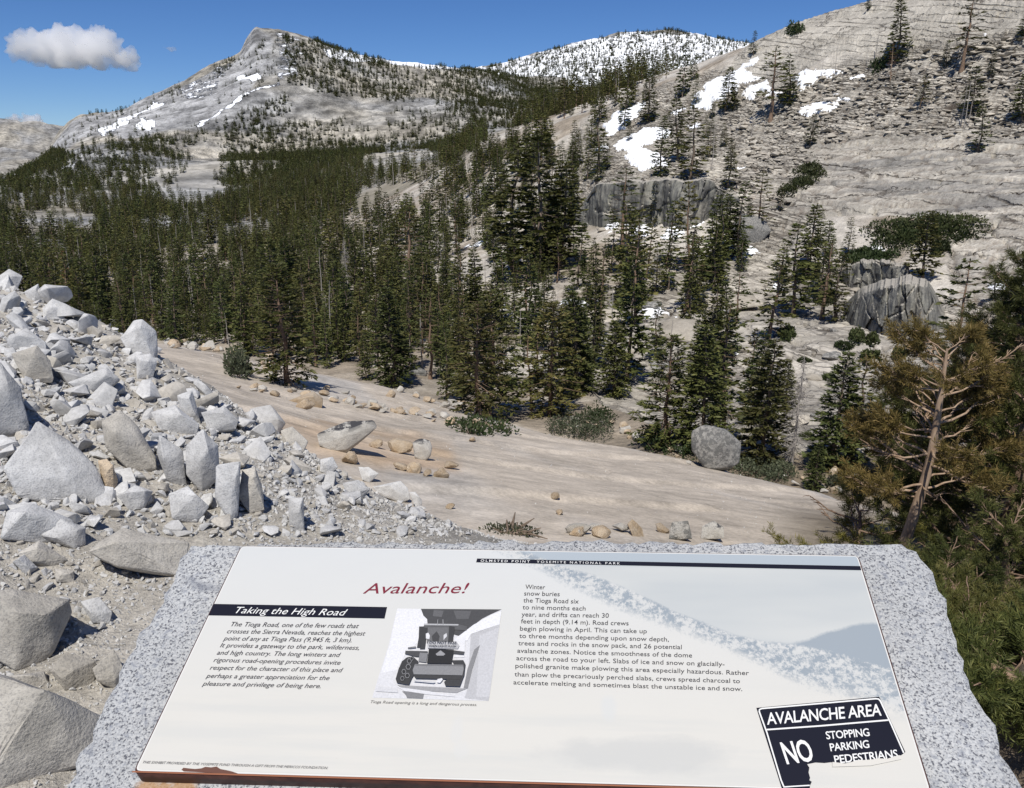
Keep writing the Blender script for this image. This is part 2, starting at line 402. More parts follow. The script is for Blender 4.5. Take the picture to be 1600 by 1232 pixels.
# ------------------------------------------------------------------ terrain: profiles along each bearing
# a control line is a list of (u, v, r): what the photo shows at pixel (u, v) lies r metres away;
# ('z', u, z, r) gives the height instead, where the ground is hidden
def zc(pts): return ('z', pts)
LINES = [
 (zc([(-300, 0, .4), (1900, 0, .4)]), 2),
 (zc([(-300, 0.02, 1.3), (800, 0, 1.3), (1900, -.15, 1.3)]), 2),
 (zc([(-300, .08, 2.4), (300, .0, 2.4), (800, -.1, 2.3), (1100, -.35, 2.2), (1500, -.8, 2.1), (1900, -1.0, 2.0)]), 2),
 (zc([(-300, .25, 5.0), (0, .12, 4.6), (250, -.02, 4.2), (450, -.12, 3.7), (700, -.22, 3.3), (900, -.5, 3.2), (1500, -1.5, 3.0), (1900, -1.7, 2.9)]), 2),
 ([(-300, 415, 11), (0, 440, 10), (100, 478, 9.4), (190, 520, 8.8), (250, 562, 8.2), (330, 615, 7.4), (400, 662, 6.6), (500, 728, 5.7), (650, 802, 4.9), (740, 842, 4.4), (900, 905, 4.1), (1200, 1000, 3.9), (1500, 1080, 3.9), (1900, 1100, 3.9)], 1),
 (zc([(-300, -1.6, 15), (0, -1.7, 14), (250, -2.3, 11), (450, -2.1, 9.3), (650, -1.85, 7.4), (740, -1.75, 6.7), (900, -1.9, 6.8), (1240, -2.5, 7.8), (1400, -3.1, 7.5), (1900, -3.6, 7)]), 2),
 ([(-300, 560, 20), (0, 565, 20), (250, 600, 19), (450, 672, 14), (540, 700, 14), (700, 738, 12.5), (900, 778, 12), (1100, 806, 12.3), (1240, 822, 12.6), (1500, 890, 11), (1900, 920, 11)], 3),
 ([(-300, 545, 32), (0, 545, 32), (250, 568, 28), (450, 634, 24), (600, 668, 23), (800, 710, 21), (1000, 748, 19), (1150, 772, 18), (1240, 795, 16.5), (1350, 812, 15.5), (1500, 850, 14.5), (1900, 900, 14)], 3),
 ([(-300, 530, 46), (0, 530, 46), (250, 537, 46), (350, 556, 44), (500, 584, 42), (650, 620, 42), (760, 656, 39), (900, 692, 34), (1000, 704, 31), (1150, 748, 26), (1350, 790, 21.5), (1500, 830, 19), (1900, 870, 18)], 2),
 (zc([(-300, -24, 90), (0, -22, 85), (250, -20, 78), (500, -17.5, 62), (760, -17, 52), (900, -15.8, 47), (1000, -14.8, 43), (1150, -13.6, 37), (1350, -12.6, 31), (1600, -12.6, 29), (1900, -12.6, 29)]), 3),
 ([(-300, 550, 150), (0, 545, 150), (250, 535, 140), (400, 540, 118), (500, 562, 90), (650, 592, 80), (760, 618, 74), (900, 645, 66), (1000, 660, 58), (1150, 695, 50), (1250, 722, 45), (1400, 745, 42), (1600, 750, 42), (1900, 750, 42)], 3),
 ([(-300, 480, 230), (250, 478, 230), (400, 478, 210), (550, 490, 165), (700, 502, 125), (800, 508, 112), (900, 522, 102), (1000, 532, 95), (1150, 562, 80), (1300, 602, 69), (1450, 622, 64), (1600, 622, 62), (1900, 622, 62)], 3),
 ([(-300, 425, 350), (250, 425, 350), (400, 420, 330), (550, 420, 250), (700, 425, 180), (800, 425, 155), (900, 437, 140), (1000, 457, 130), (1150, 482, 115), (1250, 500, 104), (1300, 508, 100), (1450, 526, 92), (1600, 528, 88), (1900, 528, 86)], 3),
 ([(-300, 380, 520), (250, 378, 520), (400, 372, 500), (550, 360, 390), (700, 355, 270), (800, 350, 212), (900, 358, 176), (1000, 378, 156), (1150, 398, 146), (1300, 412, 134), (1450, 424, 125), (1600, 425, 118), (1900, 425, 115)], 3),
 ([(-300, 345, 760), (250, 340, 760), (400, 330, 800), (550, 315, 560), (700, 298, 360), (800, 286, 270), (900, 272, 205), (1000, 280, 184), (1150, 292, 172), (1300, 322, 160), (1450, 325, 150), (1600, 325, 142), (1900, 325, 138)], 3),
 ([(-300, 325, 1050), (0, 322, 1050), (250, 312, 1080), (400, 302, 1200), (550, 288, 880), (700, 262, 450), (800, 240, 322), (900, 226, 258), (1000, 226, 232), (1150, 222, 220), (1300, 205, 206), (1450, 200, 194), (1600, 196, 184), (1900, 196, 176)], 3),
 ([(-300, 310, 1280), (0, 306, 1300), (250, 288, 1400), (400, 282, 1500), (550, 264, 1200), (680, 252, 700), (735, 243, 430), (770, 222, 380), (830, 204, 350), (900, 184, 325), (1000, 145, 305), (1080, 112, 295), (1170, 78, 288), (1230, 48, 282), (1300, 26, 275), (1360, 12, 268), (1430, -8, 258), (1600, -58, 245), (1900, -130, 230)], 0.6),
 (zc([(-300, -50, 1500), (0, -40, 1550), (250, 5, 1700), (400, 5, 1750), (550, 20, 1700), (700, 30, 1650), (750, 25, 1500), (900, 75, 1450), (1000, 100, 1400), (1170, 70, 900), (1400, 70, 900), (1900, 70, 900)]), 3),
 ([(-300, 300, 1950), (0, 288, 2000), (60, 268, 2000), (120, 243, 2000), (180, 228, 2000), (240, 240, 2000), (300, 252, 2050), (400, 246, 2150), (480, 236, 2150), (550, 240, 2200), (700, 224, 2200), (800, 205, 2300), (900, 176, 2450), (1000, 152, 2550), (1170, 112, 2600), (1900, 150, 2600)], 1),
 ([(-300, 310, 2300), (0, 292, 2300), (60, 262, 2300), (120, 238, 2250), (180, 225, 2200), (240, 222, 2300), (300, 212, 2350), (400, 205, 2400), (480, 208, 2400), (550, 205, 2400), (700, 188, 2400), (800, 180, 2600), (900, 163, 2750), (1000, 142, 2850), (1170, 108, 2900), (1900, 150, 2900)], 1),
 ([(-300, 310, 2700), (0, 298, 2700), (60, 262, 2700), (100, 216, 2700), (180, 205, 2650), (250, 180, 2750), (330, 150, 2800), (400, 120, 2850), (480, 110, 2850), (550, 140, 2850), (700, 150, 2850), (800, 158, 3000), (900, 157, 3150), (1000, 140, 3250), (1170, 106, 3250), (1900, 150, 3300)], 1),
 ([(-300, 330, 3300), (0, 312, 3300), (40, 290, 3300), (60, 256, 3300), (78, 228, 3300), (92, 206, 3300), (110, 188, 3300), (125, 179, 3300), (165, 177, 3300), (200, 171, 3300), (240, 149, 3320), (265, 137, 3330), (290, 126, 3340), (330, 102, 3360), (360, 92, 3380), (376, 84, 3390), (384, 66, 3400), (393, 50, 3400), (400, 43, 3400), (408, 46, 3400), (420, 48, 3400), (440, 50, 3400), (460, 54, 3400), (480, 60, 3400), (500, 68, 3410), (520, 78, 3420), (545, 85, 3430), (580, 92, 3440), (640, 100, 3450), (700, 108, 3480), (750, 114, 3500), (800, 130, 3500), (850, 150, 3500), (900, 160, 3500), (1000, 144, 3500), (1170, 108, 3500), (1900, 150, 3500)], 0.1),
 (zc([(-300, -100, 3900), (50, -50, 3900), (120, 100, 3900), (400, 350, 3900), (750, 340, 3850), (850, 300, 3850), (1000, 280, 3850), (1900, 280, 3850)]), 1),
 ([(-300, 320, 4300), (50, 300, 4300), (120, 240, 4300), (300, 160, 4300), (400, 120, 4300), (700, 120, 4300), (760, 113, 4300), (850, 143, 4200), (920, 142, 4200), (1000, 135, 4200), (1170, 104, 4200), (1900, 140, 4200)], 1),
 ([(-300, 320, 4700), (50, 300, 4700), (120, 240, 4700), (300, 170, 4700), (400, 140, 4700), (700, 122, 4700), (760, 111, 4700), (850, 105, 4700), (950, 98, 4700), (1100, 88, 4700), (1300, 95, 4700), (1900, 140, 4700)], 1),
 ([(-300, 320, 5200), (50, 300, 5200), (120, 250, 5200), (300, 180, 5200), (400, 150, 5200), (650, 128, 5200), (720, 115, 5200), (750, 108, 5200), (800, 96, 5200), (850, 81, 5200), (900, 68, 5200), (950, 56, 5200), (1000, 50, 5200), (1040, 49, 5200), (1080, 54, 5200), (1120, 63, 5200), (1165, 69, 5200), (1220, 76, 5200), (1300, 92, 5200), (1900, 160, 5200)], 0.4),
 (zc([(-300, -50, 6500), (1900, 50, 6500)]), 1),
 ([(-300, 235, 8000), (0, 228, 8000), (60, 236, 8000), (120, 240, 8000), (400, 230, 8000), (1900, 230, 8000)], 0.6),
 ([(-300, 178, 9500), (-100, 183, 9500), (0, 189, 9500), (35, 190, 9500), (60, 194, 9500), (90, 197, 9500), (150, 205, 9500), (400, 215, 9500), (1900, 215, 9500)], 0.4),
 (zc([(-300, 150, 14000), (1900, 150, 14000)]), 1),
]
AZ = np.radians(np.concatenate([np.linspace(-62, -36.5, 26)[:-1], np.linspace(-36.5, 36.5, 731), np.linspace(36.5, 62, 26)[1:]]))
NA = len(AZ)
def rows(*segs):
    out = []
    for a, b, n in segs: out.append(np.geomspace(a, b, n, endpoint=False))
    return np.concatenate(out)
RR = np.concatenate([rows((0.45, 5, 56), (5, 12, 72), (12, 48, 110), (48, 130, 130), (130, 300, 270), (300, 470, 36), (470, 1750, 84), (1750, 3520, 220), (3520, 5300, 84), (5300, 14000, 36)), [14000.0]])
NR = len(RR)

def line_cols(spec):
    (pts, smooth) = spec
    if isinstance(pts, tuple):
        P = np.array(pts[1], float)
        u, z, r = P[:, 0], P[:, 1], P[:, 2]
        e = (z - EYE) / r
        az = np.zeros(len(u)); vv = np.full(len(u), 600.0)
        for _ in range(12):
            az, ee = azel(u, vv)
            # depression to v for this column
            d = np.arctan(e); vv = vv + (ee - e) * F * 0.9
            vv = np.clip(vv, -600, 3000)
    else:
        P = np.array(pts, float)
        u, v, r = P[:, 0], P[:, 1], P[:, 2]
        az, e = azel(u, v)
    o = np.argsort(az)
    az, e, lr = az[o], e[o], np.log(r[o])
    E = np.interp(AZ, az, e); L = np.interp(AZ, az, lr)
    k = int(smooth * 10)
    if k > 0:
        g = np.exp(-0.5 * (np.arange(-3 * k, 3 * k + 1) / k) ** 2); g /= g.sum()
        E = np.convolve(np.pad(E, 3 * k, 'edge'), g, 'valid'); L = np.convolve(np.pad(L, 3 * k, 'edge'), g, 'valid')
    R = np.exp(L)
    return R, EYE + E * R
KR, KZ = [], []
for sp in LINES:
    a, b = line_cols(sp); KR.append(a); KZ.append(b)
KR, KZ = np.array(KR), np.array(KZ)
for i in range(1, len(KR)): KR[i] = np.maximum(KR[i], KR[i - 1] * 1.02)
# monotone cubic through the control lines, column by column
hk = np.diff(KR, axis=0); dk = np.diff(KZ, axis=0) / hk
mk = np.zeros_like(KZ)
mk[0], mk[-1] = dk[0], dk[-1]
w1 = 2 * hk[1:] + hk[:-1]; w2 = hk[1:] + 2 * hk[:-1]
same = dk[:-1] * dk[1:] > 0
with np.errstate(divide='ignore', invalid='ignore'):
    hm = (w1 + w2) / (w1 / dk[:-1] + w2 / dk[1:])
mk[1:-1] = np.where(same, hm, 0)
ZZ = np.zeros((NR, NA))
for j in range(NA):
    k = np.clip(np.searchsorted(KR[:, j], RR) - 1, 0, len(KR) - 2)
    h = hk[k, j]; t_ = np.clip((RR - KR[k, j]) / h, 0, 1)
    ZZ[:, j] = ((1 + 2 * t_) * (1 - t_) ** 2 * KZ[k, j] + t_ * (1 - t_) ** 2 * h * mk[k, j]
                + t_ * t_ * (3 - 2 * t_) * KZ[k + 1, j] + t_ * t_ * (t_ - 1) * h * mk[k + 1, j])
XX = RR[:, None] * np.sin(AZ)[None]; YY = RR[:, None] * np.cos(AZ)[None]
R2 = np.repeat(RR[:, None], NA, 1)
UU, VV, _d = proj(XX, YY, ZZ)

# ---- relief
def blur_mask(u, v, poly, s=0, amp=14.0, sc=40.0):
    """polygon of the photo with a wobbling edge"""
    return inpoly(u + amp * (fbm(u / sc, v / sc, 4, 900 + s)), v + amp * 0.6 * fbm(u / sc, v / sc, 4, 950 + s), poly).astype(float)

P_BROKEN = [(860, 330), (890, 200), (1000, 148), (1110, 108), (1190, 150), (1290, 110), (1400, 90), (1800, 20), (1800, 560), (1500, 520), (1480, 330), (1300, 330), (1230, 400), (1160, 400), (1120, 340), (1000, 345), (930, 350)]
P_SMOOTHTOP = [(1170, 70), (1430, -40), (1800, -120), (1800, 30), (1420, 88), (1290, 105), (1180, 150), (1100, 170)]
P_WALL = [(1275, 225), (1420, 212), (1800, 225), (1800, 470), (1500, 460), (1480, 345), (1300, 345), (1230, 330)]
P_SLABMID = [(250, 530), (500, 575), (760, 650), (1000, 700), (1350, 788), (1300, 870), (700, 870), (420, 660), (250, 600)]
P_LEDGES = [(880, 520), (1000, 420), (1150, 400), (1300, 420), (1500, 470), (1800, 480), (1800, 760), (1340, 740), (1100, 700), (940, 640)]

def soft(m):
    for ax in (0, 1):
        m = (np.roll(m, 1, ax) + m + np.roll(m, -1, ax)) / 3
    return m
i0, i1 = np.searchsorted(RR, [48, 470])
nearr = slice(0, i0); midr = slice(i0, i1); farr = slice(i1, NR)
SNOW = np.zeros_like(ZZ); COL = np.zeros(ZZ.shape + (3,))
D = np.zeros_like(ZZ)

# near: gravel bank and polished slab
x, y, r = XX[nearr], YY[nearr], R2[nearr]
u, v = UU[nearr], VV[nearr]
bankness = 1 - sm(r, KR[4][None] + 0.5, KR[5][None] + 0.3)
gully = sm(r, KR[8][None] * 0.97, KR[9][None])
slabness = (1 - bankness) * (1 - gully)
d = bankness * (0.10 * fbm(x * 0.7, y * 0.7, 4, 3) + 0.05 * fbm(x * 3, y * 3, 4, 5) * np.minimum(1, r / 2))
lay = y * 0.62 - x * 0.25 + 1.2 * fbm(x * 0.08, y * 0.08, 3, 11)
step = lay * 0.28; fr = step - np.floor(step)
d += slabness * (0.16 * fbm(x * 0.12, y * 0.12, 4, 21) + 0.10 * (sm(fr, 0.0, 0.06) - fr) * (vnoise(x * 0.2, y * 0.2, 23) > 0.35) + 0.018 * fbm(x * 1.6, y * 1.6, 4, 25))
d += gully * 0.8 * fbm(x * 0.15, y * 0.15, 5, 31)
D[nearr] = d
gr = fbm(x * 0.5, y * 0.5, 4, 41)[..., None]
c_bank = np.array([0.40, 0.375, 0.33]) * (1 + 0.18 * gr)
st = fbm(x * 0.30 + y * 0.1, y * 0.08 - x * 0.05, 5, 43)[..., None]
c_slab = np.array([0.49, 0.43, 0.355]) * (1 + 0.10 * gr) + np.array([-0.04, -0.01, 0.025]) * np.clip(st * 2.2 - 0.15, 0, 1)
orange = np.clip(blur_mask(u, v, [(420, 655), (520, 660), (700, 690), (720, 735), (560, 725), (440, 690)], 1) * (0.6 + fbm(x * .6, y * .6, 4, 47)), 0, 1)[..., None]
for _ in range(14): orange = soft(orange)
c_slab = c_slab * (1 - orange * 0.6) + np.array([0.44, 0.28, 0.14]) * orange * 0.6
c_gul = np.array([0.22, 0.18, 0.13]) * (1 + 0.3 * gr)
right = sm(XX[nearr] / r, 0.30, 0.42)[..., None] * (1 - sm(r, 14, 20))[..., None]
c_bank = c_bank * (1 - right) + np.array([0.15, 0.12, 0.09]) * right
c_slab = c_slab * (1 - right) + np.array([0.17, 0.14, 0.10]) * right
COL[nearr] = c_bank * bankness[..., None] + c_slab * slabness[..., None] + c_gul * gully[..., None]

# middle: basin, ledges and the broken hillside
x, y, r = XX[midr], YY[midr], R2[midr]
u, v = UU[midr], VV[midr]
broken = blur_mask(u, v, P_BROKEN, 2, 20, 60)
top = blur_mask(u, v, P_SMOOTHTOP, 3, 16, 60)
wall = blur_mask(u, v, P_WALL, 4, 10, 50)
ledge = blur_mask(u, v, P_LEDGES, 5, 18, 60)
k_ = int(3)
def soft(m):
    for ax in (0, 1):
        m = (np.roll(m, 1, ax) + m + np.roll(m, -1, ax)) / 3
    return m
broken, top, wall, ledge = (soft(soft(soft(a))) for a in (broken, top, wall, ledge))
rest = np.clip(1 - np.maximum.reduce([broken, top, wall, ledge]), 0, 1)
hs = sm(u, 880, 1150)
zz = ZZ[midr]
# slabs are split along the contour: elongated cells in (along slope, height) space
along = x * 0.5 + y * 0.87; upz = zz * 1.35 + 0.35 * x
w_ = 0.55 * fbm(along * 0.12, upz * 0.12, 3, 61)
f1, f2, idn = voronoi(along / 5.2 + w_, upz / 2.0 + w_ * 0.8, 71)
g1, g2, jdn = voronoi(along / 2.1 + w_, upz / 0.95, 73)
crk = 1 - sm(f2 - f1, 0.02, 0.13); crk2 = 1 - sm(g2 - g1, 0.02, 0.16)
slabs = 0.75 * (idn - 0.5) - 0.85 * crk + (0.35 * (jdn - 0.5) - 0.40 * crk2) * (0.3 + 0.7 * (idn > 0.35))
H1, H2, hid = voronoi(along / 11 + w_ * 1.5 + upz * 0.06, upz / 6.5 + w_, 79)
big = 0.9 * (hid - 0.5) - 1.3 * (1 - sm(H2 - H1, 0.01, 0.055)) * (vnoise(along * .1, upz * .1, 77) > 0.3)
arc = along * 0.10 + upz * 0.22 + 1.6 * fbm(along * 0.03, upz * 0.05, 3, 83)
fa = arc - np.floor(arc)
plates = 1.7 * (fa ** 1.5) * (vnoise(along * 0.07, upz * 0.14, 85) > 0.36) + 0.35 * fbm(along * 0.2, upz * 0.5, 4, 87)
f1, f2, ldn = voronoi((x * 0.9 + y * .2) / 7.0 + w_, (y * 1.4) / 6.0 + w_, 91)
knolls = 2.4 * fbm(x * 0.045, y * 0.045, 4, 93) + 0.7 * (ldn - .5) - 0.8 * (1 - sm(f2 - f1, 0.02, 0.08)) + 0.3 * fbm(x * .4, y * .4, 4, 95)
base = 2.4 * fbm(x * 0.022, y * 0.022, 4, 97) * sm(r, 60, 200) + 0.9 * ridged(x * 0.06, y * 0.06, 4, 99)
edge = sm(r, 48, 60) * (1 - 0.6 * sm(r, 380, 470))
D[midr] = edge * (broken * (1 - wall) * slabs + wall * (big + 0.35 * slabs) + top * plates + ledge * knolls + rest * base)
n1 = fbm(x * 0.06, y * 0.06, 4, 101)[..., None]; n2 = fbm(x * 0.35, y * 0.35, 4, 103)[..., None]
c_hill = np.array([0.44, 0.41, 0.355]) * (1 + 0.12 * n1 + 0.12 * n2)
c_hill = c_hill * (1 + 0.25 * (idn[..., None] - 0.5) * broken[..., None]) 
crks = (np.clip(crk + 0.7 * crk2, 0, 1) * broken)[..., None] * 0.5
c_hill = c_hill * (1 - crks) + np.array([0.11, 0.075, 0.055]) * crks
strk = fbm(along * 0.55, upz * 0.06, 5, 107)
dk_ = np.clip((strk * 1.6 + fbm(along * .07 + upz * .05, upz * .09, 4, 109) * 2.6 - 0.05), 0, 1) * wall
c_hill = c_hill * (1 - 0.62 * dk_[..., None]) + np.array([0.15, 0.15, 0.15]) * 0.62 * dk_[..., None]
c_floor = np.array([0.30, 0.255, 0.20]) * (1 + 0.35 * n2)
rockf = np.clip(0.62 + 1.7 * n1 + 0.6 * n2, 0, 1) * (0.45 + 0.55 * sm(u, 480, 720)[..., None])
c_rest = c_floor * (1 - rockf) + np.array([0.50, 0.465, 0.41]) * rockf
wgt = np.clip(broken + top + wall + ledge, 0, 1)[..., None]
c_led = np.array([0.42, 0.39, 0.34]) * (1 + 0.16 * n1 + 0.1 * n2) * (1 - 0.5 * (1 - sm(f2 - f1, 0.02, 0.06))[..., None])
lw = (ledge * (1 - np.clip(broken + top + wall, 0, 1)))[..., None]
COL[midr] = c_rest * (1 - wgt) + (c_hill * (1 - lw) + c_led * lw) * wgt
SNOW[midr] = np.clip((fbm(x * 0.10, y * 0.10, 5, 111) - 0.28) * 2.2, 0, .9) * rest * sm(u, 560, 760) * (1 - sm(u, 1080, 1180)) * sm(v, 300, 360)
SNOW[midr] *= 0.9
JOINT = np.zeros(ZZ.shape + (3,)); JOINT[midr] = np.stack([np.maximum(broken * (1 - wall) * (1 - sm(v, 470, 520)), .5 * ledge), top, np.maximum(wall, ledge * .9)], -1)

# far: valley, peaks
x, y, r = XX[farr], YY[farr], R2[farr]
u, v = UU[farr], VV[farr]
amp = np.interp(r, [470, 1200, 2000, 3000, 5200, 9000, 14000], [2.0, 7, 16, 26, 30, 60, 60])
amp *= 1 - 0.85 * np.exp(-((r - 3420) / 330.0) ** 2) * sm(u, 60, 90)
face = blur_mask(u, v, [(60, 262), (112, 190), (240, 152), (365, 95), (400, 40), (430, 60), (425, 110), (330, 190), (230, 215), (130, 215), (80, 260)], 11, 10, 40)
face = soft(soft(face))
fb = fbm(x * 0.0035, y * 0.0035, 6, 121, 0.55); rd = ridged(x * 0.004, y * 0.004, 5, 123) - 0.55
stri = fbm((x * 0.85 + y * 0.3) * 0.006, (y * 0.9 - x * .4) * 0.03, 5, 127)
D[farr] = amp * ((1 - face) * (0.7 * fb + 0.9 * rd) + face * 0.55 * stri) + (3.5 * fbm(x * 0.03, y * 0.03, 4, 129) + 9.0 * (ridged(x * 0.011, y * 0.011, 5, 130) - .55)) * sm(r, 1500, 2300) * (1 - .5 * face)
n1 = fbm(x * 0.004, y * 0.006, 5, 131)[..., None]; n2 = fbm(x * 0.03, y * 0.03, 4, 133)[..., None]
c_tan = np.array([0.415, 0.385, 0.325]); c_grey = np.array([0.31, 0.31, 0.305])
g = np.clip(0.5 + 1.3 * n1, 0, 1)
c = c_tan * (1 - g) + c_grey * g
n3 = ridged(x * 0.012 + y * .004, y * 0.013, 5, 137)[..., None]
c = c * (1 + 0.5 * n2) * np.clip(1.9 - 1.5 * n3, .45, 1.15)
c_face = np.array([0.37, 0.37, 0.37]) * (1 + 0.6 * stri[..., None] + .25 * n2)
c = c * (1 - face[..., None]) + c_face * face[..., None]
c_for = np.array([0.16, 0.14, 0.10])
forest = np.maximum.reduce([blur_mask(u, v, [(-400, 330), (0, 322), (150, 326), (320, 318), (420, 285), (760, 235), (760, 420), (-400, 460)], 12, 12, 50),
                            blur_mask(u, v, [(0, 300), (90, 232), (120, 245), (160, 265), (60, 300)], 13, 6, 30)])[..., None]
forest *= np.clip(0.75 - 1.6 * n1 , 0, 1) * .7
c = c * (1 - forest) + c_for * forest
COL[farr] = np.clip(c, 0.03, 0.6)
def snow(poly, s, dens, a=8, sc=22):
    global SNOW
    m = blur_mask(u, v, poly, s, a, sc)
    SNOW[farr] = np.maximum(SNOW[farr], m * dens)
snow([(745, 112), (800, 94), (900, 66), (1000, 47), (1100, 54), (1220, 75), (1220, 120), (1060, 135), (960, 150), (870, 155), (890, 125), (820, 118)], 31, 0.62, 7, 26)
snow([(870, 152), (960, 122), (1100, 100), (1200, 90), (1200, 120), (1000, 150), (900, 165)], 32, 0.72, 6, 20)
snow([(505, 80), (535, 80), (600, 90), (590, 98), (545, 102), (512, 94)], 33, 1.0, 2, 20)
snow([(590, 92), (760, 106), (760, 114), (620, 104)], 34, 0.7, 4, 16)
snow([(365, 122), (400, 112), (412, 124), (370, 128)], 35, 0.95, 5, 14)
snow([(300, 202), (330, 182), (395, 144), (440, 129), (440, 135), (392, 152), (318, 200)], 36, 0.72, 5, 12)
snow([(150, 206), (240, 160), (260, 158), (200, 195), (160, 216)], 37, 0.66, 6, 14)
snow([(210, 200), (222, 186), (245, 190), (232, 205)], 38, 0.9, 4, 12)
snow([(270, 145), (350, 100), (370, 94), (340, 140), (300, 160)], 39, 0.47, 6, 16)
snow([(430, 52), (475, 58), (470, 120), (430, 130)], 40, 0.47, 6, 14)
snow([(95, 262), (120, 250), (118, 266), (96, 272)], 41, 0.75, 4, 12)
snow([(-200, 190), (90, 196), (60, 215), (-200, 222)], 42, 0.45, 8, 20)
for _ in range(2): SNOW[farr] = soft(SNOW[farr])
ZZ += D
UU, VV, DD = proj(XX, YY, ZZ)

EL = (ZZ - EYE) / R2
RUNMAX = np.maximum.accumulate(EL, axis=0)

def _ai(az):
    return np.interp(az, AZ, np.arange(NA))
LR = np.log(RR)
def ground(x, y):
    """height of the terrain at map points"""
    x = np.asarray(x, float); y = np.asarray(y, float)
    a = np.clip(_ai(np.arctan2(x, y)), 0, NA - 1.001); b = np.clip(np.interp(np.log(np.maximum(np.hypot(x, y), 0.5)), LR, np.arange(NR)), 0, NR - 1.001)
    i, j = b.astype(int), a.astype(int); fi, fj = b - i, a - j
    return (ZZ[i, j] * (1 - fi) * (1 - fj) + ZZ[i + 1, j] * fi * (1 - fj) + ZZ[i, j + 1] * (1 - fi) * fj + ZZ[i + 1, j + 1] * fi * fj)

def hit(u, v, rmin=1.5):
    """where the ground shows at photo pixel (u, v): x, y, z, r"""
    az, e = azel(u, v)
    j = int(round(float(_ai(az)))); s = np.searchsorted(RR, rmin)
    k = np.argmax(EL[s:, j] >= e) + s
    if EL[k, j] < e: k = int(np.argmax(EL[s:, j])) + s
    r = RR[k]
    if k > s and EL[k, j] > EL[k - 1, j]:
        f = np.clip((e - EL[k - 1, j]) / (EL[k, j] - EL[k - 1, j]), 0, 1)
        r = RR[k - 1] + (RR[k] - RR[k - 1]) * f
    x, y = r * math.sin(az), r * math.cos(az)
    return x, y, float(ground(x, y)), float(r)

def ring(name, ra, rb, mat, colstep, label):
    i0, i1 = np.searchsorted(RR, [ra, rb]); i1 = min(i1, NR - 1)
    js = np.arange(0, NA, colstep)
    if js[-1] != NA - 1: js = np.append(js, NA - 1)
    idx = np.ix_(np.arange(i0, i1 + 1), js)
    V = np.stack([XX[idx], YY[idx], ZZ[idx]], -1).reshape(-1, 3)
    nr, nc = i1 - i0 + 1, len(js)
    q = np.arange(nr * nc).reshape(nr, nc)
    polys = np.stack([q[:-1, :-1], q[:-1, 1:], q[1:, 1:], q[1:, :-1]], -1).reshape(-1, 4)
    me = mesh_np(name, V, polys, [mat], True)
    set_attr(me, 'rock', COL[idx].reshape(-1, 3), 'FLOAT_COLOR')
    set_attr(me, 'snow', SNOW[idx].ravel())
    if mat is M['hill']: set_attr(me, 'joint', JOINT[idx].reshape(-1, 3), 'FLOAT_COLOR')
    o = link(name, me); tag(o, label, None, None, 'structure'); return o
T_NEAR = ring('ground', 0.45, 5.0, M['near'], 2, 'grey gravelly dirt of the bank among broken rocks')
T_SLAB = ring('granite_slab', 5.0, 48, M['slab'], 2, 'smooth tan granite slab sloping away below the bank')
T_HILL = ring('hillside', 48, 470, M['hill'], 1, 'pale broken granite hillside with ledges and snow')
T_VAL = ring('valley_floor', 470, 1750, M['valley'], 2, 'forested valley floor below the peak')
T_MTN = ring('mountain', 1750, 3520, M['mount'], 1, 'grey granite peak with a sharp summit and snow streaks')
T_FAR = ring('far_mountain', 3520, 14000, M['mount'], 2, 'distant snowy mountain and far ridge')
# ------------------------------------------------------------------ tree builder
def tube(path, rad, n=5):
    """tapered tube along a (k,3) path -> V, quads"""
    path = np.asarray(path, float); k = len(path)
    d = np.gradient(path, axis=0); d /= np.linalg.norm(d, axis=1)[:, None] + 1e-9
    ref = np.where(np.abs(d[:, 2:3]) > 0.9, np.array([[1.0, 0, 0]]), np.array([[0, 0, 1.0]]))
    a = np.cross(d, ref); a /= np.linalg.norm(a, axis=1)[:, None] + 1e-9
    b = np.cross(d, a)
    t = np.arange(n) * 2 * math.pi / n
    V = path[:, None, :] + np.asarray(rad)[:, None, None] * (np.cos(t)[None, :, None] * a[:, None, :] + np.sin(t)[None, :, None] * b[:, None, :])
    q = np.arange(k * n).reshape(k, n)
    q2 = np.roll(q, -1, 1)
    return V.reshape(-1, 3), np.stack([q[:-1], q2[:-1], q2[1:], q[1:]], -1).reshape(-1, 4)

class Soup:
    def __init__(s): s.V, s.P, s.T, s.n = [], [], [], 0
    def add(s, V, P, tint=None):
        s.V.append(V); s.P.append(P + s.n); s.n += len(V)
        s.T.append(np.full(len(V), 0.5) if tint is None else tint)
    def mesh(s, name, mat, smooth=False):
        me = mesh_np(name, np.concatenate(s.V), np.concatenate(s.P), [mat], smooth)
        set_attr(me, 'tint', np.concatenate(s.T)); return me

def rot_axis(v, ax, ang):
    c, s_ = np.cos(ang)[:, None], np.sin(ang)[:, None]
    return v * c + np.cross(ax, v) * s_ + ax * (ax * v).sum(1, keepdims=True) * (1 - c)

def kites(P, D, L, Wd, rng, roll=1.0):
    """flat needle sprays: one kite per row, starting at P along D"""
    n = len(P)
    D = D / (np.linalg.norm(D, axis=1)[:, None] + 1e-9)
    up = np.zeros((n, 3)); up[:, 2] = 1
    S = np.cross(D, up); S /= np.linalg.norm(S, axis=1)[:, None] + 1e-6
    S = rot_axis(S, D, rng.uniform(-roll, roll, n))
    L = np.asarray(L)[:, None]; Wd = np.asarray(Wd)[:, None]
    V = np.stack([P, P + D * L * 0.45 + S * Wd, P + D * L, P + D * L * 0.5 - S * Wd], 1).reshape(-1, 3)
    q = np.arange(4 * n).reshape(n, 4)
    return V, q

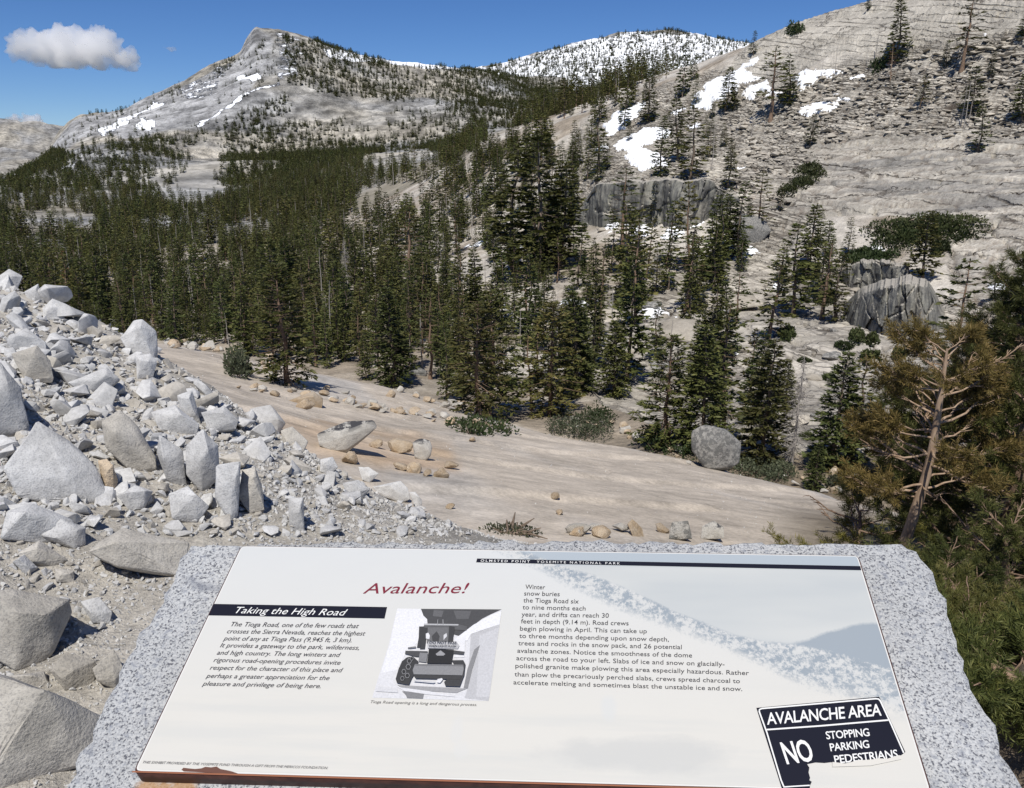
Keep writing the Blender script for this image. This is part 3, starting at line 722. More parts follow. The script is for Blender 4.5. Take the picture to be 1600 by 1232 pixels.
def conifer(seed, Ht=10.0, R=1.6, crown0=0.12, whorls=24, per=5, sprays=9, size=0.42, shape=0.8, lean=0.0, dead=0.1,
            gap=0.15, up=0.25, droop=0.5, trunk_r=0.14, limb=True, ragged=0.35, bare_side=None, narrow=0.26, sides=6, limb_sides=3):
    """trunk soup and crown soup of one conifer, base at the origin"""
    rng = np.random.default_rng(seed)
    tr, cr = Soup(), Soup()
    k = 9
    t = np.linspace(0, 1, k)
    bend = np.cumsum(rng.normal(0, 0.010, (k, 2)), 0) * Ht
    path = np.stack([bend[:, 0] + lean * Ht * np.sin(t * 2.2) * 0.5, bend[:, 1], t * Ht], 1)
    path -= path[0]
    V, q = tube(path, trunk_r * (1 - t) ** 0.8 + 0.012 + trunk_r * 0.5 * np.exp(-t * 25), sides)
    tr.add(V, q)
    hs_ = np.linspace(crown0, 0.985, whorls) + rng.normal(0, 0.006, whorls)
    for h in hs_:
        rel = min(1.0, max(0.0, (h - crown0) / (1 - crown0)))
        prof = (1 - rel) ** shape * min(1.0, 0.55 + rel * 3.0)
        nb = max(3, int(per + rng.integers(-1, 2)))
        a0 = rng.uniform(0, 6.28)
        for b in range(nb):
            if rng.random() < gap: continue
            az = a0 + b * 6.283 / nb + rng.normal(0, 0.25)
            L = R * prof * rng.uniform(1 - ragged, 1 + ragged * 0.5) + 0.035 * Ht * (1 - rel * .5)
            if bare_side is not None and math.cos(az - bare_side) > 0.3: L *= 0.45
            h0 = np.array([np.interp(h, t, path[:, 0]), np.interp(h, t, path[:, 1]), h * Ht])
            d = np.array([math.cos(az), math.sin(az), 0.0])
            u_ = up * (rel * 1.6 - 0.35) + rng.normal(0, 0.08); dr = droop * (1 - rel) * rng.uniform(0.5, 1.2)
            s = np.linspace(0, 1, 5)
            pb = h0 + d * (L * s)[:, None] + np.array([0, 0, 1.0]) * (L * (u_ * s - dr * 0.6 * s ** 1.5 + 0.25 * dr * s ** 3))[:, None]
            isdead = rng.random() < dead * (1.7 - 1.4 * rel)
            if limb or isdead:
                Vb, qb = tube(pb[:4] if not isdead else pb, (np.linspace(1, 0.25, 4 if not isdead else 5)) * (0.012 + 0.012 * L) * (Ht / 10) ** 0.5, limb_sides)
                tr.add(Vb, qb)
            if isdead: continue
            m = max(3, int(sprays * (0.45 + 0.8 * prof)))
            ss = rng.uniform(0.16, 1.0, m) ** 0.8
            P = np.stack([np.interp(ss, s, pb[:, c]) for c in range(3)], 1)
            side = rng.choice([-1, 1], m) * rng.uniform(0.25, 1.15, m)
            ca, sa = np.cos(side), np.sin(side)
            D = np.stack([d[0] * ca - d[1] * sa, d[0] * sa + d[1] * ca, rng.normal(0.12, 0.28, m) - 0.25 * (1 - rel)], 1)
            Ls = size * rng.uniform(0.6, 1.25, m) * (0.65 + 0.5 * prof) * (Ht / 10) ** 0.6
            V, q = kites(P, D, Ls, Ls * rng.uniform(narrow * 0.7, narrow * 1.3, m), rng)
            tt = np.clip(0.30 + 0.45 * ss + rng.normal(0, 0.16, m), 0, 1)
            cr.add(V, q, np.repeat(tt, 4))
    # leader
    n = 14
    P = np.stack([np.full(n, path[-1, 0]), np.full(n, path[-1, 1]), Ht * rng.uniform(0.93, 1.0, n)], 1)
    D = np.stack([rng.normal(0, 0.5, n), rng.normal(0, 0.5, n), rng.uniform(0.4, 1, n)], 1)
    V, q = kites(P, D, np.full(n, size * 0.6), np.full(n, size * 0.12), rng); cr.add(V, q)
    return tr, cr

def snag(seed, Ht=10.0, R=0.9, branches=40, trunk_r=0.13, droop=0.6, c0=0.15, twigs=0):
    rng = np.random.default_rng(seed); tr = Soup()
    k = 8; t = np.linspace(0, 1, k)
    bend = np.cumsum(rng.normal(0, 0.005, (k, 2)), 0) * Ht
    path = np.stack([bend[:, 0], bend[:, 1], t * Ht], 1); path -= path[0]
    V, q = tube(path, trunk_r * (1 - t) ** 0.7 + 0.015, 6); tr.add(V, q)
    for i in range(branches):
        h = rng.uniform(c0, 0.97); rel = (h - c0) / (1 - c0)
        az = rng.uniform(0, 6.28); L = R * (1 - rel) ** 0.7 * rng.uniform(0.25, 1.0) + 0.1
        d = np.array([math.cos(az), math.sin(az), 0])
        h0 = np.array([np.interp(h, t, path[:, 0]), np.interp(h, t, path[:, 1]), h * Ht])
        s = np.linspace(0, 1, 5)
        pb = h0 + d * (L * s)[:, None] + np.array([0, 0, 1.0]) * (L * (0.15 * s - droop * s ** 1.6 + 0.25 * s ** 3))[:, None]
        V, q = tube(pb, np.linspace(1, 0.3, 5) * (0.012 + 0.018 * L), 3); tr.add(V, q)
        for _ in range(twigs):
            f = rng.uniform(0.3, 1); p0 = np.array([np.interp(f, s, pb[:, c]) for c in range(3)])
            dd = d * rng.uniform(0.1, 0.7) + np.array([rng.normal(0, .6), rng.normal(0, .6), -rng.uniform(0.2, 0.9)])
            V, q = tube(np.stack([p0, p0 + dd * 0.25 * L, p0 + dd * 0.45 * L + np.array([0, 0, -.05])]), np.array([0.010, 0.007, 0.003]) * max(1, Ht / 7), 3); tr.add(V, q)
    return tr

def brush_pine(seed, Ht=4.0, R=1.2, crown0=0.1, limbs=26, trunk=None, trunk_r=0.07, tuft=36, blade=0.065, bw=0.0026, spread=3, dead=0.12, up=0.35, shape=0.6, tufts_per=9, tmin=.22, clear=0.0):
    """near pine: limbs carry twigs that end in bottle brushes of needles"""
    rng = np.random.default_rng(seed); tr, cr = Soup(), Soup()
    k = 10; t = np.linspace(0, 1, k)
    if trunk is None:
        bend = np.cumsum(rng.normal(0, 0.02, (k, 2)), 0) * Ht
        path = np.stack([bend[:, 0], bend[:, 1], t * Ht], 1); path -= path[0]
    else:
        tp = np.array(trunk, float); tt = np.linspace(0, 1, len(tp))
        path = np.stack([np.interp(t, tt, tp[:, c]) for c in range(3)], 1)
        for _ in range(2): path[1:-1] = (path[:-2] + 2 * path[1:-1] + path[2:]) / 4
        Ht = path[-1, 2]
    V, q = tube(path, trunk_r * (1 - t) ** 0.75 + 0.010, 9); tr.add(V, q)
    def brush(P, D, n, Lb):
        D = D / np.linalg.norm(D)
        f = rng.uniform(0, 1, n)
        A = P + D * (f * Lb)[:, None]
        a = rng.uniform(0, 6.283, n)
        ref = np.array([0, 0, 1.0]) if abs(D[2]) < .9 else np.array([1.0, 0, 0])
        s1 = np.cross(D, ref); s1 /= np.linalg.norm(s1); s2 = np.cross(D, s1)
        o = np.cos(a)[:, None] * s1 + np.sin(a)[:, None] * s2
        DD = D * rng.uniform(0.35, 1.1, n)[:, None] + o * rng.uniform(0.5, 1.0, n)[:, None]
        Ls = blade * rng.uniform(0.7, 1.15, n)
        V, q = kites(A, DD, Ls, np.full(n, bw) * rng.uniform(.7, 1.3, n), rng, 3.1)
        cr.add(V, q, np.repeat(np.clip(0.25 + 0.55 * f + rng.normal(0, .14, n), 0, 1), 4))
    for i in range(limbs):
        h = crown0 + (1 - crown0) * ((i + rng.uniform(0, 1)) / limbs); rel = min(1.0, max(0.0, (h - crown0) / (1 - crown0)))
        az = rng.uniform(0, 6.283)
        while rng.random() < clear and math.sin(az) < -.25: az = rng.uniform(0, 6.283)
        L = (R * (1 - rel) ** shape * min(1, .6 + 2 * rel) + 0.12) * rng.uniform(0.6, 1.15)
        d = np.array([math.cos(az), math.sin(az), 0]); h0 = np.array([np.interp(h, t, path[:, c]) for c in range(3)])
        s = np.linspace(0, 1, 6); u_ = rng.normal(0.1, 0.15) + up * rel
        wob = np.cumsum(rng.normal(0, 0.03, (6, 3)), 0) * L; wob -= wob[0]
        pb = h0 + d * (L * s)[:, None] + np.array([0, 0, 1.0]) * (L * (u_ * s - .25 * s * s + .35 * s ** 3))[:, None] + wob
        V, q = tube(pb, np.linspace(1, .3, 6) * (0.006 + 0.014 * L), 5); tr.add(V, q)
        bare = rng.random() < dead
        n = max(3, int(tufts_per * (0.4 + L / max(R, .1))))
        for j in range(n):
            f = rng.uniform(tmin, 1.0) if j else 1.0
            p0 = np.array([np.interp(f, s, pb[:, c]) for c in range(3)])
            sd = rng.choice([-1, 1]) * rng.uniform(0.2, 1.2) if j else 0
            ca, sa = math.cos(sd), math.sin(sd)
            dd = np.array([d[0] * ca - d[1] * sa, d[0] * sa + d[1] * ca, rng.normal(.25, .35)]); dd /= np.linalg.norm(dd)
            tl = L * rng.uniform(.10, .34) * (1.15 - f) + .05
            p1 = p0 + dd * tl + np.array([0, 0, 0.15 * tl])
            V, q = tube(np.stack([p0, (p0 + p1) / 2 + rng.normal(0, .06, 3) * tl, p1]), np.array([.006, .0045, .003]), 3); tr.add(V, q)
            if bare: continue
            for e in range(spread):
                d2 = dd + rng.normal(0, .5, 3) * (e > 0) + np.array([0, 0, .3]); d2 /= np.linalg.norm(d2)
                brush(p1 - dd * tl * rng.uniform(0, .5) * (e > 0), d2, tuft, rng.uniform(.07, .15))
    return tr, cr

def make_tree(name, soups, bark, leaf, loc=(0, 0, 0), label=None, cat='tree', group=None):
    root = link(name, None, None, loc)
    tag(root, label, cat, group)
    o = link('trunk', soups[0].mesh('trunk', bark, True), root)
    if len(soups) > 1: link('crown', soups[1].mesh('crown', leaf), root)
    return root

# prototypes: meshes only, objects are linked where a tree stands
PROTO = {}
def proto(key, soups, bark, leaf, Ht):
    PROTO[key] = (soups[0].mesh('trunk', bark, True), soups[1].mesh('crown', leaf) if len(soups) > 1 else None, Ht)
for i in range(5):
    proto(('fir', i), conifer(10 + i, R=1.25 + .18 * (i % 3), whorls=26, per=6, sprays=17, size=.44, shape=.75 - .2 * (i % 2), gap=.1 + .09 * (i % 3), droop=.7, up=.2, dead=.05 + .08 * (i % 3), trunk_r=.13, crown0=.07 + .06 * (i % 2), narrow=.22, limb=False, ragged=.35 + .12 * (i % 3)), M['bark'], M['fir'], 10)
for i in range(4):
    proto(('pine', i), conifer(30 + i, R=1.35 + .3 * (i % 2), whorls=18, per=5, sprays=20, size=.42, shape=.5, gap=.25, droop=.35, up=.5, dead=.16, trunk_r=.14, crown0=.16, narrow=.25, limb=True, ragged=.5), M['redbark'], M['pine'], 10)
for i in range(3):
    proto(('slim', i), conifer(50 + i, R=.75, whorls=26, per=5, sprays=13, size=.36, shape=.55, gap=.15, droop=.8, up=.15, dead=.06, trunk_r=.10, crown0=.06, narrow=.22, limb=False), M['bark'], M['fir'], 10)
for i in range(3):
    proto(('open', i), conifer(70 + i, R=1.7, whorls=15, per=5, sprays=18, size=.42, shape=.55, gap=.3, droop=.4, up=.3, dead=.3, trunk_r=.17, crown0=.3, narrow=.22, limb=True, ragged=.5), M['redbark'], M['fir'], 10)
for i in range(4):
    proto(('snag', i), (snag(80 + i, R=.5 + .35 * (i % 2), branches=22 + 14 * i, trunk_r=.10),), M['dead'], None, 10)
proto(('greydead', 0), (snag(90, R=1.3, branches=170, trunk_r=.12, droop=.9, c0=.1, twigs=6),), M['dead'], None, 10)
for i in range(2):
    proto(('rust', i), conifer(95 + i, R=1.1, whorls=18, per=5, sprays=5, size=.45, gap=.3, dead=.35, trunk_r=.13, crown0=.2, narrow=.2), M['orangebark'], M['rust'], 10)
for i in range(3):
    # detailed trees at the edge of the slab
    proto(('edge', i), conifer(110 + i, R=2.3, whorls=34, per=6, sprays=34, size=.40, shape=.5, gap=.10, droop=.45, up=.45, dead=.2, trunk_r=.17, crown0=.07, narrow=.16, limb=True, ragged=.45, sides=8), M['redbark'], M['pine'], 10)
for i in range(3):
    proto(('edgefir', i), conifer(120 + i, R=1.8, whorls=38, per=7, sprays=26, size=.42, shape=.7, gap=.08, droop=.7, up=.25, dead=.07, trunk_r=.15, crown0=.05, narrow=.17, limb=True, ragged=.35, sides=8), M['bark'], M['fir'], 10)

def plant_tree(key, x, y, z, Ht, rz, name='conifer_tree', label=None, group=None, cat='tree', width=1.0):
    tm, cm, h0 = PROTO[key]
    s = Ht / h0
    root = link(name, None, None, (x, y, z - 0.02 * Ht)); root.rotation_euler = (0, 0, rz); root.scale = (s * width, s * width, s)
    tag(root, label, cat, group)
    link('trunk', tm, root)
    if cm: link('crown', cm, root)
    return root

rngT = np.random.default_rng(5)
TAKEN = []
import re as _re
MARKS = []          # (u, v, short name) of things with a label of their own
def short(lb):
    s = _re.split(r' (?:at|in|of|on|with|against|from|lying|standing|growing|cut|rising|lone|leaning against|beside|behind) ', lb)[0]
    return ' '.join((s if len(s.split()) > 2 else lb).split()[:7])
def beside(u, v, maxd=95):
    best = min(MARKS, key=lambda m: math.hypot(m[0] - u, (m[1] - v) * 1.3), default=None)
    if best is None: return None
    du, dv = u - best[0], v - best[1]
    if math.hypot(du, dv) > maxd: return None
    far = math.hypot(du, dv) > 40
    if abs(du) > abs(dv): w = ('right of' if du > 0 else 'left of')
    else: w = ('below' if dv > 0 else 'above')
    return ('a little ' if far else 'just ') + w + ' the ' + best[2]
def photo_tree(key, u, vb, vt, label, name='conifer_tree', rmin=20, width=1.0, group=None, cat='tree', r=None, rz=None):
    """a tree whose foot and top the photo shows at (u, vb) and (u, vt)"""
    if r is None: x, y, z, r = hit(u, vb, rmin)
    else:
        x, y, _ = at(u, vb, r); z = float(ground(x, y))
    _, _, zt = at(u, vt, r)
    TAKEN.append((float(x), float(y))); MARKS.append((u, (vb + vt) / 2 if False else vb, short(label)))
    return plant_tree(key, float(x), float(y), z, max(0.5, float(zt) - z), rngT.uniform(0, 6.28) if rz is None else rz, name, label, group, cat, width)

# --- trees one can point at
for a in [
 (('fir', 0), 1400, 98, -4, 'large dense dark conifer standing high on the upper right slope below the skyline'),
 (('open', 0), 1502, 112, -6, 'tall sparse conifer with gaps in its crown near the top right corner'),
 (('pine', 0), 1437, 168, 118, 'wind swept green conifer leaning left in the open middle of the slab hillside'),
 (('fir', 1), 1516, 182, 102, 'green conifer directly behind the three pale bare snags on the slab hillside'),
 (('fir', 2), 1527, 238, 164, 'pair forming green conifer on the cliff ledge below the three pale snags'),
 (('slim', 0), 1548, 120, 80, 'small narrow conifer alone on bare rock near the right edge of the hillside'),
 (('fir', 3), 1597, 192, 112, 'dark conifer cut by the right edge halfway up the slab hillside'),
 (('fir', 4), 1599, 62, 6, 'dark conifer in the top right corner cut by the frame edge'),
 (('slim', 1), 1478, 104, 62, 'small slim conifer left of the tall sparse conifer near the hilltop'),
 (('fir', 1), 1264, 230, 180, 'small conifer with a dark shadow on broken slabs below the snow patch'),
 (('slim', 2), 1218, 330, 292, 'small thin conifer growing on slabs left of the dark green mat on the rock wall'),
 (('fir', 0), 1356, 15, -9, 'small umbrella shaped tree standing on the bare skyline ridge'),
 (('fir', 2), 1177, 86, 48, 'conifer on the skyline where the hillside meets the snowy mountain'),
 (('fir', 3), 1132, 176, 104, 'dark conifer standing in the long snow field on the left slope'),
 (('slim', 0), 1147, 172, 128, 'shorter slim conifer right beside the dark one in the long snow field'),
 (('open', 1), 1204, 190, 72, 'tall conifer with a long reddish bare trunk right of the long snow field'),
 (('fir', 4), 1230, 164, 84, 'dark conifer just right of the tall red trunked one near the snow'),
 (('slim', 1), 1112, 184, 150, 'short conifer at the lower edge of the long snow field'),
 (('fir', 0), 1012, 192, 112, 'tall conifer near the upper left end of the hillside ridge'),
 (('slim', 2), 935, 270, 152, 'tall narrow dark conifer rising above the streaked cliff left end'),
 (('fir', 1), 1060, 252, 152, 'dark conifer among snow streaks left of the snag pair'),
 (('fir', 2), 1080, 282, 162, 'broad dark conifer just above the streaked dark cliff'),
 (('slim', 0), 1137, 292, 216, 'slim dark conifer at the top right corner of the streaked cliff'),
 (('open', 2), 970, 392, 262, 'sparse conifer with a pale trunk standing in front of the streaked cliff'),
 (('slim', 1), 1020, 352, 282, 'thin conifer in front of the middle of the streaked cliff'),
 (('fir', 3), 1130, 405, 306, 'dense dark conifer at the right end of the streaked cliff beside the boulder'),
 (('fir', 4), 1108, 428, 336, 'dark conifer standing before the snow bank under the streaked cliff'),
 (('open', 0), 1072, 486, 344, 'tall conifer with a red brown trunk behind the lower snow patch'),
 (('fir', 0), 1131, 556, 438, 'layered conifer alone on the pale ledges right of the lower snow patch'),
 (('pine', 1), 1200, 530, 400, 'spindly pine with a long pale bare trunk left of the dark tree cluster'),
 (('fir', 1), 1240, 492, 346, 'dense tree at the left of the dark cluster beside the grey cliff block'),
 (('open', 1), 1284, 500, 372, 'broad dark tree with bare grey twigs left of the grey cliff block'),
 (('fir', 2), 1305, 502, 392, 'dark tree touching the left side of the grey cliff block'),
 (('slim', 2), 1325, 398, 338, 'slim conifer left of the large dark shrub mat'),
 (('fir', 3), 1441, 440, 328, 'dark conifer growing out of the large shrub mat'),
 (('slim', 0), 1553, 470, 400, 'small conifer before the rock wall right of the big near pine'),
 (('edgefir', 0), 1300, 732, 545, 'dense layered fir standing near the far right end of the tan slab'),
 (('slim', 1), 1334, 728, 545, 'slim open conifer just right of the dense layered fir by the slab'),
 (('edgefir', 1), 1187, 722, 528, 'broad dense green conifer behind the dark lichen boulder'),
 (('edge', 0), 450, 602, 408, 'bushy pine standing alone behind the rubble at the left end of the tan slab'),
 (('edge', 1), 748, 652, 470, 'left pine of the close pair behind the row of tan stones'),
 (('edge', 2), 764, 654, 456, 'right pine of the close pair, pale trunk, behind the row of tan stones'),
 (('edge', 0), 860, 650, 470, 'pine with a pale bare mid trunk right of the close pine pair'),
 (('edge', 1), 1042, 700, 520, 'pine with a curved leaning trunk at the right edge of the tan slab'),
 (('edgefir', 2), 958, 618, 500, 'green conifer between the bare trunked pine and the leaning pine'),
 (('edgefir', 0), 900, 600, 462, 'dense green conifer behind the pine with the bare mid trunk'),
 (('fir', 2), 1120, 650, 560, 'grey green conifer left of the dark lichen boulder'),
 (('edgefir', 1), 1272, 765, 690, 'small bushy conifer at the far right edge of the tan slab'),
 (('slim', 2), 1024, 560, 470, 'narrow green conifer beside the lower snow patch ledges'),
 (('edgefir', 2), 1228, 640, 560, 'conifer behind the dead grey tree on the pale ledges'),
 (('pine', 2), 1385, 745, 640, 'dark young pine left of the big near pine above the slab end'),
 (('fir', 4), 806, 428, 212, 'tallest dark conifer of the grove in the middle, left one'),
 (('fir', 1), 843, 432, 205, 'tall dark conifer in the centre of the middle grove'),
 (('fir', 3), 872, 418, 250, 'dark conifer at the right of the middle grove before the cliff'),
 (('open', 2), 640, 470, 320, 'thin brownish conifer left of the middle grove'),
]:
    photo_tree(*a, width=1.7 if a[0][0] == 'slim' else 1.2 if a[0][0].startswith('edge') else 1.5)
for a in [
 (('snag', 0), 1304, 122, 64, 'thin bare dead trunk beside the upper snow patch, right of two'),
 (('snag', 1), 1283, 128, 86, 'short bare dead trunk standing in the upper snow patch'),
 (('snag', 2), 1367, 96, 34, 'bare dead trunk left of the large dark conifer on the upper slope'),
 (('snag', 3), 1174, 216, 160, 'brown bare snag below the long reddish trunk on broken slabs'),
 (('snag', 0), 1112, 266, 192, 'pale leaning snag above the right end of the streaked cliff'),
 (('snag', 1), 1501, 198, 130, 'left pale trunk of the three bare snags on the slab hillside'),
 (('snag', 0), 1506, 200, 124, 'middle pale trunk of the three bare snags on the slab hillside'),
 (('snag', 2), 1513, 196, 146, 'right shorter pale trunk of the three bare snags on the slab hillside'),
 (('snag', 1), 870, 560, 450, 'white standing dead trunk behind the pine with the bare mid trunk'),
 (('snag', 3), 660, 575, 470, 'grey standing dead trunk in the forest edge left of the close pine pair'),
 (('snag', 2), 1214, 470, 390, 'pale dead trunk left of the dark cluster on the ledges'),
]:
    photo_tree(*a, name='dead_tree', cat='dead tree')
photo_tree(('greydead', 0), 1237, 728, 545, 'bushy grey dead tree with drooping twigs by the far right of the slab', 'dead_tree', cat='dead tree')
photo_tree(('greydead', 0), 545, 470, 368, 'large grey bare tree in the forest left of the middle grove', 'dead_tree', cat='dead tree')
photo_tree(('rust', 0), 112, 500, 390, 'rust orange dying conifer at the left above the rubble bank', cat='tree', r=190)
photo_tree(('rust', 1), 1390, 128, 68, 'rust brown dead conifer below the large dark conifer on the upper slope', cat='tree')
for u, vb, vt, lb in [(232, 520, 425, 'pine with a leaning pale trunk rising behind the rubble bank'), (245, 520, 440, 'pine with a straight pale trunk rising behind the rubble bank'), (318, 545, 440, 'pine with a thin pale trunk right of the rubble bank top'), (195, 500, 430, 'open pine with spreading bare limbs behind the rubble bank top')]:
    photo_tree(('open', int(u) % 3), u, vb, vt, lb, r=150)

# --- forest: where trees stand, by areas of the photo; trees per 100 square metres
DENS = [
 ([(-400, 330), (0, 326), (150, 332), (320, 322), (420, 290), (600, 286), (720, 270), (770, 250), (800, 300), (800, 420), (760, 560), (740, 640), (640, 612), (560, 594), (480, 576), (350, 552), (250, 532), (-400, 560)], 2.6, .25),
 ([(-400, 322), (0, 290), (90, 232), (125, 250), (160, 300), (0, 318)], .8, .2),
 ([(700, 240), (850, 215), (900, 300), (900, 420), (1000, 420), (1160, 400), (1160, 520), (1000, 660), (760, 640), (560, 575), (700, 420)], 2.6, .35),
 ([(880, 300), (900, 200), (1000, 150), (1110, 120), (1160, 200), (1130, 300)], .34, .6),
 ([(1160, 340), (1330, 380), (1320, 500), (1200, 540), (1000, 560)], 2.0, .4),
 ([(1000, 600), (1420, 600), (1420, 760), (1200, 740), (1000, 680)], 2.0, .4),
 ([(1400, 600), (1700, 560), (1700, 800), (1400, 780)], 1.2, .4),
 ([(330, 275), (420, 240), (520, 222), (640, 210), (760, 205), (760, 242), (700, 262), (600, 284), (420, 288), (340, 296)], 1.3, .2),
 ([(560, 205), (760, 165), (870, 150), (1000, 140), (1000, 160), (880, 185), (760, 205)], .75, .3),
 ([(60, 290), (110, 250), (180, 226), (260, 240), (330, 290), (330, 326), (40, 334)], .55, .75),
 ([(205, 232), (215, 220), (310, 214), (312, 224), (250, 240)], .9, .2),
 ([(300, 290), (240, 230), (330, 205), (500, 190), (760, 150), (880, 130), (880, 160), (560, 240), (400, 250)], .62, .5),
 ([(440, 60), (500, 64), (560, 86), (640, 110), (640, 160), (520, 150), (450, 130)], 1.6, .4),
 ([(560, 96), (760, 112), (880, 128), (880, 160), (640, 160)], 1.0, .45),
 ([(250, 150), (340, 102), (372, 92), (340, 125), (280, 165)], .5, .5),
 ([(200, 220), (320, 196), (450, 150), (460, 175), (330, 220), (240, 238)], .40, .4),
 ([(60, 258), (130, 180), (240, 150), (370, 95), (440, 50), (440, 130), (200, 220)], .06, .6),
 ([(750, 112), (850, 82), (960, 56), (1040, 48), (1170, 68), (1230, 78), (1230, 100), (900, 160), (860, 140)], .26, .7),
 ([(850, 150), (960, 138), (1000, 140), (960, 152), (860, 162)], .8, .2),
]
def density(u, v, x, y, r):
    d = np.zeros(u.shape)
    wob = 7 * fbm(u / 18, v / 18, 3, 301), 5 * fbm(u / 18, v / 18, 3, 305)
    for poly, dn, cl in DENS:
        m = inpoly(u + wob[0], v + wob[1], poly)
        d = np.where(m, np.maximum(d, dn * np.clip(1 + cl * 4.5 * fbm(x * 9 / np.maximum(r, 90), y * 9 / np.maximum(r, 90), 4, 311), .4 if cl <= .4 else 0.0, 3)), d)
    for poly in CLEAR: d = np.where(inpoly(u + wob[0] * .6, v + wob[1] * .6, poly), d * .04, d)
    return d
CLEAR = [[(14, 332), (90, 328), (152, 336), (150, 372), (20, 372)], [(222, 344), (285, 342), (285, 368), (224, 370)], [(345, 354), (425, 350), (430, 380), (350, 384)], [(560, 300), (640, 285), (690, 300), (640, 330), (570, 330)], [(700, 380), (760, 400), (770, 450), (700, 470)], [(560, 246), (640, 232), (690, 240), (680, 262), (580, 268)], [(1160, 480), (1420, 520), (1410, 620), (1330, 640), (1180, 600)], [(1010, 490), (1130, 490), (1150, 570), (1010, 560)]]
FX, FY, FZ, FH, FK = [], [], [], [], []
rngF = np.random.default_rng(77)
for ra, rb, n, hm, tmax in [(46, 150, 16000, 6.4, 15), (150, 470, 70000, 8.6, 9), (470, 1000, 80000, 10.5, 2.2), (1000, 1750, 80000, 10.5, 1.3), (1750, 2500, 70000, 11, .7), (2500, 3540, 70000, 11, .8), (3540, 5250, 40000, 13, .6)]:
    n = int(n * 1.28); r = np.sqrt(rngF.uniform(ra * ra, rb * rb, n)); a = rngF.uniform(-math.radians(46), math.radians(46), n)
    x, y = r * np.sin(a), r * np.cos(a); z = ground(x, y)
    u, v, _ = proj(x, y, z)
    area = 0.5 * (rb * rb - ra * ra) * math.radians(92)
    d = density(u, v, x, y, r)
    d = np.where((r < 260) & (u < 720) & (d > 0), d * 2.0 + .9, d); d = np.where((r < 150) & (u < 720) & (d > 0), d * 2.2 + 3.0, np.where((r < 120) & (u < 960) & (d > 0), d * 1.5 + .8, d)); d = np.minimum(d, tmax)
    keep = rngF.uniform(0, 1, n) < d / 100.0 * area / n
    hh = hm * np.exp(np.clip(rngF.normal(0, .36, n), -.8, .55)) * np.where((r > 1700), .95, 1)
    # drop trees the terrain hides altogether
    jj = np.clip(np.round(_ai(a)).astype(int), 0, NA - 1); ii = np.clip(np.searchsorted(RR, r) - 1, 0, NR - 1)
    keep &= (z + hh * np.where((r > 200) & (u > 700), .12, 1.0) - EYE) / r > RUNMAX[ii, jj] - 0.002
    keep &= ~((u < 255) & (r < 135))
    hh = np.where((r < 95) & (u > 430), hh * .85, hh)
    hh = hh * np.where((u > 960) & (r < 200), 1.3, 1.0)
    keep &= ~((u > 985) & (v < 118) & (r < 470))
    FX.append(x[keep]); FY.append(y[keep]); FZ.append(z[keep]); FH.append(hh[keep]); FK.append(rngF.uniform(0, 1, keep.sum()))
FX, FY, FZ, FH, FK = map(np.concatenate, (FX, FY, FZ, FH, FK))
FR = np.hypot(FX, FY)
# no stand-in on top of a tree placed by hand, none on the open slab
if TAKEN:
    tk = np.array(TAKEN); ok = np.ones(len(FX), bool)
    for tx, ty in tk: ok &= np.hypot(FX - tx, FY - ty) > 1.6
    FX, FY, FZ, FH, FK, FR = (a[ok] for a in (FX, FY, FZ, FH, FK, FR))
# thin out trees that crowd each other nearby
cell = {}
ok = np.ones(len(FX), bool)
for i in np.argsort(FR):
    if FR[i] > 700: break
    k_ = (int(FX[i] // 2.6), int(FY[i] // 2.6))
    if any((k_[0] + a, k_[1] + b) in cell and math.hypot(cell[(k_[0] + a, k_[1] + b)][0] - FX[i], cell[(k_[0] + a, k_[1] + b)][1] - FY[i]) < (1.5 if FR[i] < 150 else 2.2) for a in (-1, 0, 1) for b in (-1, 0, 1)):
        ok[i] = False; continue
    cell[k_] = (FX[i], FY[i])
FX, FY, FZ, FH, FK, FR = (a[ok] for a in (FX, FY, FZ, FH, FK, FR))
FU, FV, _ = proj(FX, FY, FZ)
app = FH / FR
inside = (FU > -15) & (FU < 1615) & (FV < 760)
order = np.argsort(-app * inside)
N_SINGLE = 235
single = order[:N_SINGLE]; rest = np.setdiff1d(np.arange(len(FX)), single)
AREAS = [
 ('dark green conifer crowded in the thick forest left of the middle grove', 'conifers crowded in the forest left of the grove', lambda u, v: (u < 700)),
 ('dark conifer of the grove between the tan slab and the streaked cliff', 'conifers between the tan slab and the streaked cliff', lambda u, v: (u >= 700) & (u < 1160)),
 ('conifer on the pale ledges below the grey cliff block', 'conifers on the pale ledges below the grey cliff block', lambda u, v: (u >= 1160))]
for i in single:
    for lb, gp, fn in AREAS:
        if fn(FU[i], FV[i]): break
    k = FK[i]
    if k < .09:
        plant_tree(('snag', int(k * 1000) % 4), FX[i], FY[i], FZ[i], FH[i] * .9, k * 60, 'dead_tree', lb.replace('dark green conifer', 'bare grey dead trunk').replace('dark conifer', 'bare grey dead trunk').replace('conifer', 'bare grey dead trunk'), gp.replace('conifers', 'dead trunks'), 'dead tree')
        continue
    b_ = beside(FU[i], FV[i])
    if b_: lb = ('olive ' if .74 <= k < .92 else 'slim ' if .62 <= k < .74 else 'sparse ' if k >= .92 else 'dense ') + ('tall ' if FH[i] > 13 else 'small ' if FH[i] < 8.5 else '') + 'conifer ' + b_
    key = ('edgefir', int(k * 1000) % 3) if FR[i] < 75 and k < .6 else ('fir', int(k * 1000) % 5) if k < .62 else ('slim', int(k * 1000) % 3) if k < .74 else ('pine', int(k * 1000) % 4) if k < .92 else ('open', int(k * 1000) % 3)
    plant_tree(key, FX[i], FY[i], FZ[i], FH[i], k * 60, 'conifer_tree', lb, gp, width=1.15)

